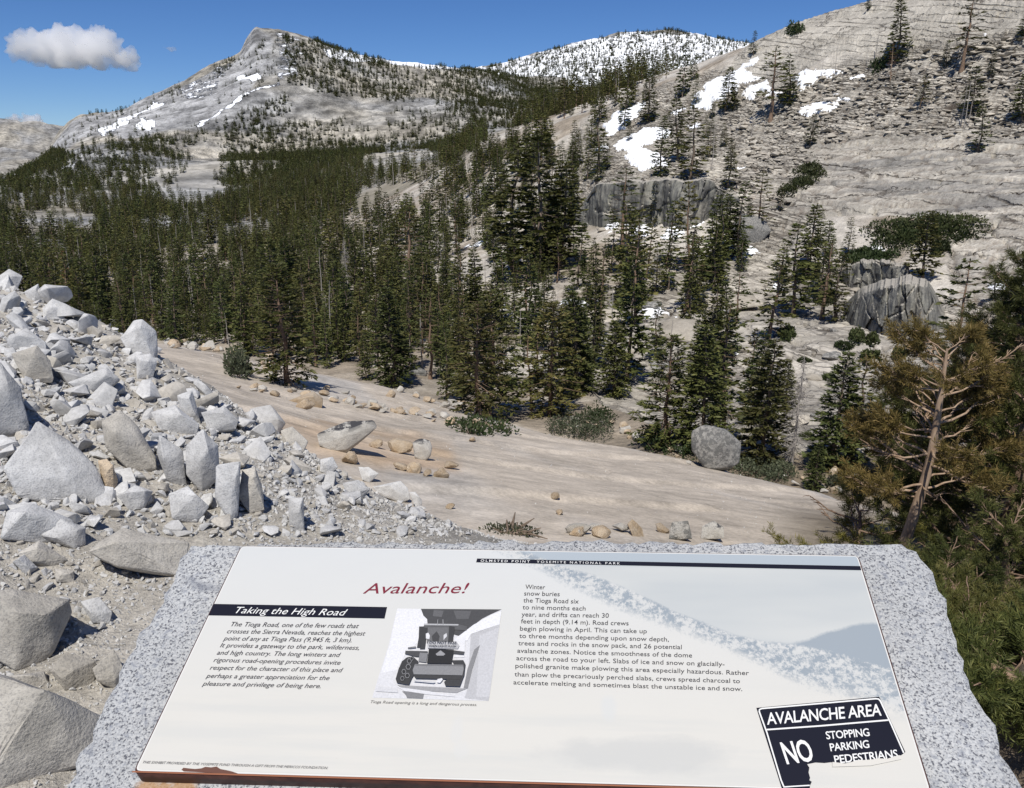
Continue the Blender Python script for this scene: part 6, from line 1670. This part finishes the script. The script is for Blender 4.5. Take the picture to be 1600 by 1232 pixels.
# panel: brown core with a chamfer, the printed sheet on top
def rounded(c4, rad, n=5):
    out = []
    for i in range(4):
        p, a, b = np.array(c4[i], float), np.array(c4[i - 1], float), np.array(c4[(i + 1) % 4], float)
        da, db = (a - p) / np.linalg.norm(a - p) * rad, (b - p) / np.linalg.norm(b - p) * rad
        for k in np.linspace(0, 1, n): out.append(p + da * (1 - k) ** 2 + db * k ** 2)
    return out
corn = [on(*p) for p in (P_TL, P_TR, P_BR, P_BL)]
ro = np.array(rounded(corn, .010)); pc = ro.mean(0)
def inset(R, d):
    a = R - np.roll(R, 1, 0); b = np.roll(R, -1, 0) - R
    t_ = a / (np.linalg.norm(a, axis=1)[:, None] + 1e-9) + b / (np.linalg.norm(b, axis=1)[:, None] + 1e-9); t_ /= np.linalg.norm(t_, axis=1)[:, None]
    nn = np.cross(PN, t_); s_ = np.sign(((pc - R) * nn).sum(1))[:, None]
    return R + nn * s_ * d
n = len(ro)
lay = [inset(ro, .0022), ro - PN * .002, ro - PN * TH * 1.02, inset(ro, .01) - PN * TH * 1.02]
V = np.concatenate(lay); q = np.arange(4 * n).reshape(4, n); q2 = np.roll(q, -1, 1)
t = NT('weathered brown edge'); nz = t.noise(t.coord('Object'), 60, 4, .65)
t.bsdf(t.mix(t.ramp(nz, [(.35, 0.), (.65, 1.)]), (.05, .02, .017), (.10, .040, .028)), .6, t.bump(nz, .4, .002), spec=.3)
M['edge'] = t.m
bm_ = mesh_np('panel', local(V), [np.stack([q[:-1], q[1:], q2[1:], q2[:-1]], -1).reshape(-1, 4), q[0][None]], [M['edge']])
PANEL = link('panel', bm_, SIGN)
bmx = bmesh.new(); bmx.from_mesh(bm_); bmesh.ops.recalc_face_normals(bmx, faces=bmx.faces[:]); bmx.to_mesh(bm_); bmx.free()
# white rim of the sheet
poly_mesh('sheet_rim', inset(ro, .0026) + PN * .0003, flat_mat('white sheet edge', (.62, .615, .59), .45), PANEL)

def fcurve(t_, x, pts):
    nd = t_.n('ShaderNodeFloatCurve'); t_.l(x, nd.inputs['Value']); cv = nd.mapping.curves[0]
    pts = sorted(pts)
    cv.points[0].location = pts[0]; cv.points[1].location = pts[-1]
    for p in pts[1:-1]: cv.points.new(*p)
    for p in cv.points: p.handle_type = 'VECTOR'
    nd.mapping.use_clip = False; nd.mapping.update()
    return nd.outputs[0]
def stp(pts, pre=None): return [tuple(np.clip(st(*p), -.2, 1.2)) for p in pts]
t = NT('printed winter scene'); uv = t.coord('UV'); sx = t.n('ShaderNodeSeparateXYZ'); t.l(uv, sx.inputs[0]); S, T = sx.outputs[0], sx.outputs[1]
nb = t.noise(t.mapping(uv, (46, 22, 1), (0, 0, .35)), 1.0, 5, .75); nf = t.noise(t.mapping(uv, (210, 60, 1)), 1.0, 4, .75); ns = t.noise(t.mapping(uv, (2.0, 4.0, 1)), 1.0, 3, .5); nw = t.noise(t.mapping(uv, (9, 7, 1)), 1.0, 5, .7)
B1 = fcurve(t, S, stp([(770, 856), (840, 886), (900, 919), (960, 946), (1020, 968), (1080, 990), (1130, 1008), (1180, 1032), (1230, 1058), (1290, 1078), (1350, 1090), (1400, 1108), (1425, 1122)]))
B2 = fcurve(t, S, stp([(775, 851), (830, 866), (870, 883), (920, 897), (965, 915), (1000, 930), (1050, 955), (1100, 975), (1150, 994), (1200, 1004), (1240, 1008), (1300, 1020), (1350, 1035), (1400, 1050), (1425, 1058)]))
B3 = fcurve(t, S, stp([(775, 851), (870, 883), (965, 915), (1050, 955), (1150, 994), (1200, 1005), (1236, 1007), (1262, 1001), (1290, 989), (1318, 983), (1330, 978), (1350, 975), (1385, 974), (1410, 974)]))
wig = t.math('MULTIPLY', t.math('SUBTRACT', nf, .5), .05)
def below(curve, soft_, w=None):
    d = t.math('SUBTRACT', T if w is None else t.math('ADD', T, w), curve)
    return t.ramp(t.math('ADD', t.math('MULTIPLY', d, 1.0 / soft_), .5, True), [(0., 0.), (1., 1.)])
snowc = t.mix(t.ramp(T, [(.0, 0.), (.75, 1.)]), (.50, .51, .505), (.535, .522, .482))
snowc = t.mix(t.ramp(nw, [(.35, 0.), (.75, .10)]), snowc, (.60, .60, .56))
sky_ = t.mix(t.ramp(ns, [(.38, 0.), (.62, 1.)]), (.405, .425, .425), (.465, .475, .46))
sky_ = t.mix(t.ramp(T, [(.06, 1.), (.09, 0.)]), sky_, (.33, .37, .40))
c = t.mix(below(B3, .015, t.math('MULTIPLY', wig, .35)), sky_, (.265, .30, .33))
band = t.mix(t.ramp(t.math('ADD', t.math('MULTIPLY', nb, .6), t.math('MULTIPLY', nf, .4)), [(.46, 0.), (.54, 1.)]), (.25, .285, .315), (.485, .49, .475))
c = t.mix(below(B2, .012, wig), c, band)
c = t.mix(below(B1, .05, t.math('MULTIPLY', wig, 1.2)), c, snowc)
left = t.ramp(S, [(st(770, 856)[0] - .02, 1.), (st(770, 856)[0] + .01, 0.)])
c = t.mix(left, c, snowc)
def smudge(c, u, v, ru, rv, col, amt):
    s0, t0 = st(u, v); s1 = abs(st(u + ru, v)[0] - s0); t1 = abs(st(u, v + rv)[1] - t0)
    a = t.math('MULTIPLY', t.math('SUBTRACT', S, float(s0)), float(1 / s1)); b = t.math('MULTIPLY', t.math('SUBTRACT', T, float(t0)), float(1 / t1))
    d = t.math('ADD', t.math('MULTIPLY', a, a), t.math('MULTIPLY', b, b))
    d = t.math('ADD', d, t.math('MULTIPLY', t.math('SUBTRACT', nw, .5), 2.2))
    return t.mix(t.math('MULTIPLY', t.ramp(d, [(.35, 1.), (1., 0.)]), amt), c, col)
dr = t.ramp(t.noise(t.mapping(uv, (1.6, 9, 1), (0, 0, -.35)), 1.0, 5, .6), [(.50, 0.), (.62, 1.)])
c = t.mix(t.math('MULTIPLY', dr, t.ramp(T, [(.55, 0.), (.75, .45)])), c, (.47, .475, .455))
c = smudge(c, 952, 1108, 17, 26, (.50, .51, .50), .6)
c = smudge(c, 714, 1140, 12, 24, (.52, .52, .50), .55)
c = smudge(c, 722, 1172, 16, 16, (.52, .52, .50), .55)
c = smudge(c, 1000, 1180, 170, 34, (.455, .455, .435), .8)
spk = t.noise(t.mapping(uv, (190, 80, 1)), 1.0, 1, .5)
c = t.mix(t.math('MULTIPLY', t.ramp(spk, [(.80, 0.), (.83, 1.)]), .35), c, (.40, .34, .28))
t.bsdf(c, .5, None, spec=.2)
M['print'] = t.m
sheet = poly_mesh('printed_sheet', inset(ro, .0042) + PN * .0006, t.m, PANEL)
uvl = sheet.data.uv_layers.new(name='UVMap')
for lp in sheet.data.loops:
    co = np.array(sheet.data.vertices[lp.vertex_index].co); s_ = G2 @ np.array([A_S @ co, A_T @ co]); uvl.data[lp.index].uv = (s_[0], s_[1])

NAVY = flat_mat('navy print', (.010, .011, .020), .55, .12); INK = flat_mat('dark grey ink', (.045, .045, .055), .5, .1); RED = flat_mat('dark red ink', (.17, .018, .035), .45)
WHT = flat_mat('white print', (.70, .70, .68), .45); INK2 = flat_mat('grey ink', (.12, .115, .11), .5, .1); CREAM = flat_mat('cream sheet', (.56, .54, .49), .45)
GREYS = {}
def grey(k):
    if k not in GREYS: 
        t_ = NT('grey print %d' % int(k * 100)); nz_ = t_.noise(t_.coord('Object'), 420, 4, .75)
        t_.bsdf(t_.mix(1.0, (k * .9, k * .9, k * .92), t_.ramp(nz_, [(.3, .86), (.7, 1.12)]), 'MULTIPLY'), .45, spec=.3); GREYS[k] = t_.m
    return GREYS[k]
HZ = .0009
def flat(name, px, mat, h=HZ, parent=None): return poly_mesh(name, [on(u, v, h) for u, v in px], mat, parent or PANEL)

TEXTS = []
def text(s, bl, br, up, mat, h=HZ + .0003, shear=0.0, bold=0.0, name='text_line', spacing=1.0, parent=None):
    cu = bpy.data.curves.new('t', 'FONT'); cu.body = s; cu.shear = shear; cu.offset = bold; cu.space_character = spacing; cu.resolution_u = 3
    o = bpy.data.objects.new('t', cu); C.objects.link(o)
    TEXTS.append((o, bl, br, up, mat, h, name, parent, s))
def capup(u, v, cap):
    """pixel step that climbs the panel by cap pixels"""
    a = on(u, v); b = a + UPV * .01; pa, pb = proj(*a), proj(*b)
    d = np.array([float(pb[0] - pa[0]), float(pb[1] - pa[1])]); return d * cap / -d[1]
def ptext(s, bl, br, cap, mat, **kw): text(s, bl, br, capup((bl[0] + br[0]) / 2, bl[1], cap), mat, **kw)

ptext('Avalanche!', (567, 928.5), (730, 928), 16.5, RED, shear=.22, name='title')
flat('heading_bar', [(334, 944.5), (605, 949.5), (601, 967.5), (326.5, 962.5)], NAVY)
ptext('Taking the High Road', (367.4, 959.3), (540.5, 963.2), 10, WHT, shear=.3, h=HZ + .0006, bold=0.0, name='heading')
for s, a, b, c_, d in [
 ('The Tioga Road, one of the few roads that', 360.3, 979.6, 559.7, 982.6), ('crosses the Sierra Nevada, reaches the highest', 354.4, 990.6, 569.9, 994.2),
 ('point of any at Tioga Pass (9,945 ft, 3 km).', 349.1, 1001.7, 549.2, 1004.8), ('It provides a gateway to the park, wilderness,', 343.8, 1012.5, 560.8, 1016.5),
 ('and high country. The long winters and', 338.6, 1024, 530.9, 1027.7), ('rigorous road-opening procedures invite', 333.5, 1035.4, 531.3, 1039.9),
 ('respect for the character of this place and', 327.8, 1047.4, 534.4, 1051.6), ('perhaps a greater appreciation for the', 321.9, 1060.2, 514.1, 1063.8),
 ('pleasure and privilege of being here.', 316.2, 1072.3, 500.9, 1076.4)]:
    ptext(s, (a, b), (c_, d), 7.0, INK, shear=.2, bold=.002)
for s, a, b, c_, d in [
 ('Winter', 820.6, 921.3, 851.5, 921.9), ('snow buries', 818.8, 931.5, 874.3, 932.7), ('the Tioga Road six', 817.6, 942.3, 904, 944.1), ('to nine months each', 816.4, 953.1, 914.8, 955.2),
 ('year, and drifts can reach 30', 814.9, 964.2, 951.1, 966.3), ('feet in depth (9.14 m). Road crews', 814, 975, 982, 978.3), ('begin plowing in April. This can take up', 812.5, 986.4, 1010.5, 990.6),
 ('to three months depending upon snow depth,', 811.3, 997.8, 1045, 1003.5), ('trees and rocks in the snow pack, and 26 potential', 809.8, 1009.2, 1065, 1015.5),
 ('avalanche zones. Notice the smoothness of the dome', 808.3, 1020.9, 1081.3, 1028.4), ('across the road to your left. Slabs of ice and snow on glacially-', 806.8, 1032.6, 1132, 1042.2),
 ('polished granite make plowing this area especially hazardous. Rather', 805.3, 1044.6, 1170, 1056), ('than plow the precariously perched slabs, crews spread charcoal to', 804, 1057.8, 1156, 1068.6),
 ('accelerate melting and sometimes blast the unstable ice and snow.', 802.3, 1070.4, 1159.6, 1080.9)]:
    ptext(s, (a, b), (c_, d), 7.0, INK, bold=.002)
flat('top_bar', [(745.5, 873.6), (1344, 885.5), (1345.6, 892), (744, 879.6)], NAVY)
ptext('OLMSTED POINT', (751, 879), (827.5, 880.6), 3.6, WHT, h=HZ + .0006, spacing=1.5, bold=.01, name='top_bar_text')
ptext('YOSEMITE NATIONAL PARK', (838.6, 880.8), (968.5, 883.5), 3.6, WHT, h=HZ + .0006, spacing=1.5, name='top_bar_text')
ptext('Tioga Road opening is a long and dangerous process.', (579, 1099.7), (745, 1104.3), 4.4, INK2, shear=.22, name='caption')
ptext('THIS EXHIBIT PROVIDED BY THE YOSEMITE FUND THROUGH A GIFT FROM THE MERICOS FOUNDATION.', (223, 1193.8), (511.8, 1203), 4.0, INK2, shear=.22, name='credit_line')
# chipped lower edge and worn orange rim
z5 = lambda pts: [(130 + a / 4, 1080 + b / 4) for a, b in pts]
CHIP = flat_mat('bare brown chip', (.12, .055, .04), .8)
flat('chip', z5([(615, 495), (628, 482), (660, 486), (700, 490), (740, 486), (765, 476), (800, 480), (835, 474), (858, 490), (900, 498), (930, 505), (968, 518), (940, 521), (820, 515), (700, 508), (630, 505)]), CHIP)
flat('worn_rim', [(207, 1205.5), (500, 1213.6), (800, 1222.5), (1100, 1231.2), (1455, 1240.5), (1456, 1242.5), (1100, 1233.5), (800, 1225), (500, 1216.4), (206.5, 1207.8)], flat_mat('worn orange rim', (.26, .10, .05), .6))

# the snow plough photograph, in flat greys
z2 = lambda pts: [(570 + a / 6.483, 930 + b / 6.483) for a, b in pts]
PH = [
 (.60, [(330, 142), (1388, 150), (1255, 1078), (75, 1045), (150, 800), (240, 520), (290, 300)]), (.68, [(330, 142), (560, 145), (640, 260), (540, 480), (400, 620), (330, 760), (160, 800), (250, 520)]),
 (.44, [(1075, 400), (1366, 310), (1255, 1078), (1010, 1050), (1040, 960)]), (.50, [(1160, 420), (1362, 330), (1262, 1040), (1130, 1040)]), (.07, [(570, 146), (1386, 152), (1280, 200), (1190, 245), (1060, 345), (950, 420), (640, 330), (632, 250), (595, 215)]),
 (.12, [(700, 160), (800, 165), (780, 230), (690, 220)]), (.11, [(900, 165), (1080, 170), (1050, 250), (930, 250)]),
 (.70, [(930, 440), (1100, 310), (1290, 205), (1384, 170), (1366, 305), (1230, 350), (1078, 402), (1040, 470), (960, 480)]), (.66, [(900, 440), (1020, 440), (1010, 640), (905, 640)]),
 (.22, [(1110, 560), (1166, 516), (1090, 760), (1045, 945), (1000, 960), (1040, 760)]), (.30, [(330, 920), (1000, 955), (1050, 950), (930, 1000), (700, 985), (420, 975)]), (.62, [(330, 940), (700, 990), (930, 1042), (560, 1010), (420, 990)]),
 (.20, [(380, 985), (430, 985), (600, 1010), (590, 1058), (430, 1052), (415, 1020)]), (.56, [(120, 930), (330, 960), (340, 1000), (110, 985)]),
 (.10, [(590, 345), (605, 312), (640, 300), (950, 306), (1040, 330), (1030, 372), (905, 360), (600, 350)]), (.40, [(600, 300), (950, 306), (950, 320), (600, 316)]), (.05, [(552, 330), (604, 330), (585, 430), (560, 545), (530, 545), (548, 440)]), (.05, [(600, 340), (640, 345), (610, 560), (560, 560)]),
 (.14, [(640, 340), (860, 340), (850, 500), (630, 500)]), (.05, [(855, 325), (912, 335), (893, 492), (845, 492)]), (.06, [(680, 430), (730, 380), (760, 430), (750, 490), (690, 490)]), (.66, [(620, 405), (645, 395), (662, 425), (655, 460), (622, 455)]), (.55, [(800, 420), (830, 400), (835, 430), (800, 470)]),
 (.30, [(740, 262), (745, 262), (742, 310), (735, 310)]), (.3, [(790, 262), (797, 262), (800, 310), (792, 310)]), (.16, [(440, 545), (520, 535), (520, 552), (438, 560)]),
 (.07, [(415, 580), (640, 585), (630, 645), (520, 640), (410, 612)]), (.07, [(900, 575), (1012, 590), (1005, 622), (900, 612)]), (.20, [(560, 600), (640, 605), (625, 700), (545, 690)]),
 (.42, [(650, 488), (935, 494), (960, 530), (945, 562), (640, 556), (636, 520)]), (.025, [(652, 562), (905, 574), (880, 715), (632, 710)]), (.28, [(770, 578), (818, 616), (800, 632), (735, 632), (720, 616)]),
 (.045, [(380, 690), (430, 650), (490, 640), (545, 690), (530, 780), (480, 860), (450, 930), (330, 910), (316, 868), (345, 770)]), (.05, [(880, 680), (1000, 678), (1022, 720), (1010, 830), (965, 948), (820, 942), (805, 900), (850, 860), (980, 835)]),
 (.23, [(512, 718), (1000, 725), (1004, 770), (990, 832), (500, 822), (488, 780)]), (.16, [(512, 718), (1000, 725), (1000, 742), (512, 735)]), (.05, [(492, 826), (990, 836), (965, 875), (520, 866)]), (.66, [(740, 872), (786, 862), (792, 880), (765, 912), (732, 905)]), (.5, [(510, 880), (720, 900), (700, 915), (500, 896)]),
]
for (cx_, cy_, rx, ry) in [(455, 690, 26, 30), (445, 750, 28, 32), (400, 800, 24, 30), (435, 840, 26, 30), (480, 670, 20, 22), (385, 870, 22, 26)]:
    ring_ = [(cx_ + rx * math.cos(a), cy_ + ry * math.sin(a)) for a in np.linspace(0, 6.283, 7)[:-1]]; inn = [(cx_ + rx * .72 * math.cos(a), cy_ + ry * .72 * math.sin(a)) for a in np.linspace(0, 6.283, 7)[:-1]]
    PH += [(.20, ring_), (.03, inn)]
bm = bmesh.new(); mats_, ks = [], []
me = bpy.data.meshes.new('plough_photograph')
for i, (k, pl_) in enumerate(PH):
    if k not in ks: ks.append(k); me.materials.append(grey(k))
    vs = [bm.verts.new(local([on(a, b, HZ + .00010 * i)])[0]) for a, b in z2(pl_)]
    f = bm.faces.new(vs); f.material_index = ks.index(k); f.normal_update()
    if f.normal.dot(Vector(PN)) < 0: f.normal_flip()
bmesh.ops.triangulate(bm, faces=bm.faces[:])
bm.to_mesh(me); bm.free()
PHOTO = link('plough_photograph', me, PANEL)
HT = HZ + .0001 * len(PH) + .0003
z2p = lambda a, b: (570 + a / 6.483, 930 + b / 6.483)
text('DO NOT PASS', z2p(658, 518), z2p(930, 523), (0.5, -4.2), grey(.05), h=HT, bold=.01, name='photograph_text')
text('WHEN LIGHTS FLASH', z2p(650, 552), z2p(925, 556), (0.4, -3.2), grey(.05), h=HT, bold=.01, name='photograph_text')

# the avalanche warning at the lower right of the sheet
z4 = lambda pts: [(1160 + a / 5, 1080 + b / 5) for a, b in pts]
flat('warning_plate', z4([(108, 135), (1068, 48), (1272, 480), (1240, 505), (1200, 512), (1130, 535), (1060, 532), (1000, 542), (900, 548), (800, 572), (690, 560), (640, 566), (570, 562), (505, 575), (522, 602), (516, 640), (528, 682), (522, 700), (541, 712), (526, 745), (530, 800), (318, 800)]), NAVY)
def strip(pts, w, name='warning_border'):
    P = np.array(pts, float); L_, R_s = [], []
    for i in range(len(P)):
        d = P[min(i + 1, len(P) - 1)] - P[max(i - 1, 0)]; d /= np.linalg.norm(d); nn = np.array([-d[1], d[0]]) * w / 2
        L_.append(P[i] + nn); R_s.append(P[i] - nn)
    px = z4([tuple(p) for p in L_] + [tuple(p) for p in R_s[::-1]])
    flat(name, px, WHT, HZ + .0005)
strip([(322, 752), (300, 700), (190, 330), (130, 165), (132, 150), (150, 142), (600, 103), (1040, 65), (1062, 68), (1075, 82), (1160, 265), (1258, 488)], 11)
strip([(188, 307), (600, 278), (1138, 232)], 12); strip([(318, 755), (420, 748), (524, 742)], 10)
def stext(s, bl, br, up, bold=.02, name='warning_text'): text(s, z4([bl])[0], z4([br])[0], (up[0] / 5, up[1] / 5), WHT, h=HZ + .0007, bold=bold, name=name, spacing=.95)
stext('AVALANCHE AREA', (192, 268), (1086, 196), (-8, -92), .012); stext('NO', (345, 574), (566, 548), (-56, -166), .018)
stext('STOPPING', (656, 382), (994, 356), (-12, -60), .012); stext('PARKING', (688, 476), (992, 448), (-12, -60), .012); stext('PEDESTRIANS', (722, 572), (1216, 524), (-12, -62), .012)
flat('torn_edge', z4([(700, 561), (800, 573), (900, 549), (1000, 543), (1060, 533), (1130, 536), (1200, 513), (1225, 508), (1240, 540), (1000, 590), (700, 600)]), CREAM, HZ + .0011)

bpy.context.view_layer.update(); dg = bpy.context.evaluated_depsgraph_get()
done = []
for (o, bl, br, up, mat, h, name, parent, s) in TEXTS:
    me = bpy.data.meshes.new_from_object(o.evaluated_get(dg)); done.append(me)
for (o, bl, br, up, mat, h, name, parent, s), me in zip(TEXTS, done):
    nv = len(me.vertices); co = np.zeros(nv * 3); me.vertices.foreach_get('co', co); co = co.reshape(-1, 3)
    x0, x1 = co[:, 0].min(), co[:, 0].max(); capm = .70
    X = (co[:, 0] - x0) / (x1 - x0); Y = co[:, 1] / capm
    up = np.array(up, float); bl, br = np.array(bl, float), np.array(br, float)
    if o.data.shear > 0 or True:
        pu = bl[0] + X * (br[0] - bl[0]) + Y * up[0]; pv = bl[1] + X * (br[1] - bl[1]) + Y * up[1]
    P3 = local(np.array([on(a, b, h) for a, b in zip(pu, pv)]))
    me.vertices.foreach_set('co', P3.astype(np.float32).ravel()); me.materials.clear(); me.materials.append(mat); me.name = name; me.update()
    if len(me.polygons) and me.polygons[0].normal.dot(Vector(PN)) < 0: me.flip_normals()
    cu = o.data; bpy.data.objects.remove(o); bpy.data.curves.remove(cu)
    link(name, me, parent or PANEL)
# ------------------------------------------------------------------ clouds
def cloud(blobs, r, density, label, seed, base_v=None, noise_scale=1.0):
    s = r / F; bm = bmesh.new()
    c0 = np.array([float(c) for c in at(blobs[0][0], blobs[0][1], r)])
    rng = np.random.default_rng(seed)
    for (u, v, k) in blobs:
        for j in range(3):
            p = np.array([float(c) for c in at(u + rng.normal(0, .35) * k * (j > 0), v + rng.normal(0, .2) * k * (j > 0), r + rng.normal(0, .9) * k * s * (j > 0))]) - c0
            m = Matrix.Translation(p) @ Matrix.Scale(k * s * (1 if j == 0 else rng.uniform(.5, .8)), 4)
            bmesh.ops.create_icosphere(bm, subdivisions=3, radius=1.0, matrix=m)
    me = bpy.data.meshes.new('cloud'); bm.to_mesh(me); bm.free()
    o = link('cloud', me, None, c0)
    md = o.modifiers.new('merge', 'REMESH'); md.mode = 'VOXEL'; md.voxel_size = 1.5 * s
    bpy.context.view_layer.update()
    me2 = bpy.data.meshes.new_from_object(o.evaluated_get(bpy.context.evaluated_depsgraph_get()))
    o.modifiers.clear(); o.data = me2; me2.name = 'cloud'
    n = len(me2.vertices); co = np.zeros(n * 3); me2.vertices.foreach_get('co', co); co = co.reshape(-1, 3)
    nv = np.zeros(n * 3); me2.vertices.foreach_get('normal', nv); nv = nv.reshape(-1, 3)
    for i in range(n):
        p = Vector(co[i]) / (15 * s); co[i] += nv[i] * s * (9 * mnoise.fractal(p, 1, 2, 5) + 5 * abs(mnoise.noise(p * 2.1)) + 2.2 * abs(mnoise.noise(p * 5.0)) - 4) * (1 if density > .0065 else .3)
    if base_v is not None:
        zb_ = float(at(blobs[0][0], base_v, r)[2]) - c0[2]
        co[:, 2] = np.where(co[:, 2] < zb_, zb_ + (co[:, 2] - zb_) * .2, co[:, 2])
    me2.vertices.foreach_set('co', co.astype(np.float32).ravel()); me2.update()
    t = NT('cloud vapour'); pv = t.n('ShaderNodeVolumeScatter')
    pv.inputs['Color'].default_value = (1, 1, 1, 1); pv.inputs['Density'].default_value = density; pv.inputs['Anisotropy'].default_value = .35
    t.l(pv.outputs[0], t.out.inputs['Volume'])
    me2.materials.clear(); me2.materials.append(t.m)
    return tag(o, label, 'cloud')
cloud([(100, 72, 27), (38, 74, 20), (62, 76, 24), (88, 60, 16), (125, 76, 26), (150, 60, 17), (164, 70, 20), (148, 86, 20), (186, 92, 15), (205, 98, 13), (203, 86, 8), (50, 90, 13), (118, 94, 16), (90, 92, 17)], 15500, .0075, 'large white puffy cloud alone in the blue sky at the upper left', 5, 107)
cloud([(262, 76, 3.4), (255, 74.5, 3), (268, 77, 3.4), (274, 77, 2.6)], 15500, .006, 'tiny faint wisp of cloud right of the large white cloud', 6)
cloud([(40, 186, 9), (24, 189, 8), (55, 188, 9), (68, 192, 6), (10, 192, 7)], 16500, .016, 'low white cloud peeping over the far ridge at the left edge', 7)
try: SC.cycles.volume_step_rate = 0.6
except Exception: pass

# ------------------------------------------------------------------ tell apart the few things whose labels still coincide
def where(o):
    p = o.matrix_world.translation if o.parent else o.location
    return float(proj(p.x, p.y, p.z)[0])
bpy.context.view_layer.update()
for _ in range(2):
    same = {}
    for o in SC.objects:
        if o.parent is None and 'label' in o and 'category' in o: same.setdefault(o['label'], []).append(o)
    for lb, os_ in same.items():
        os_.sort(key=where)
        names = {2: ['left', 'right'], 3: ['left', 'middle', 'right'], 4: ['leftmost', 'second', 'third', 'rightmost']}.get(len(os_))
        if names:
            for o, nm in zip(os_, names): o['label'] = ('the ' + nm + ' of %s like ' % ['', '', 'two', 'three', 'four'][len(os_)] + lb) if len(lb.split()) < 11 else nm + ' ' + lb
for o in SC.objects:
    if 'label' in o and len(o['label'].split()) > 16: o['label'] = ' '.join(o['label'].split()[:16])
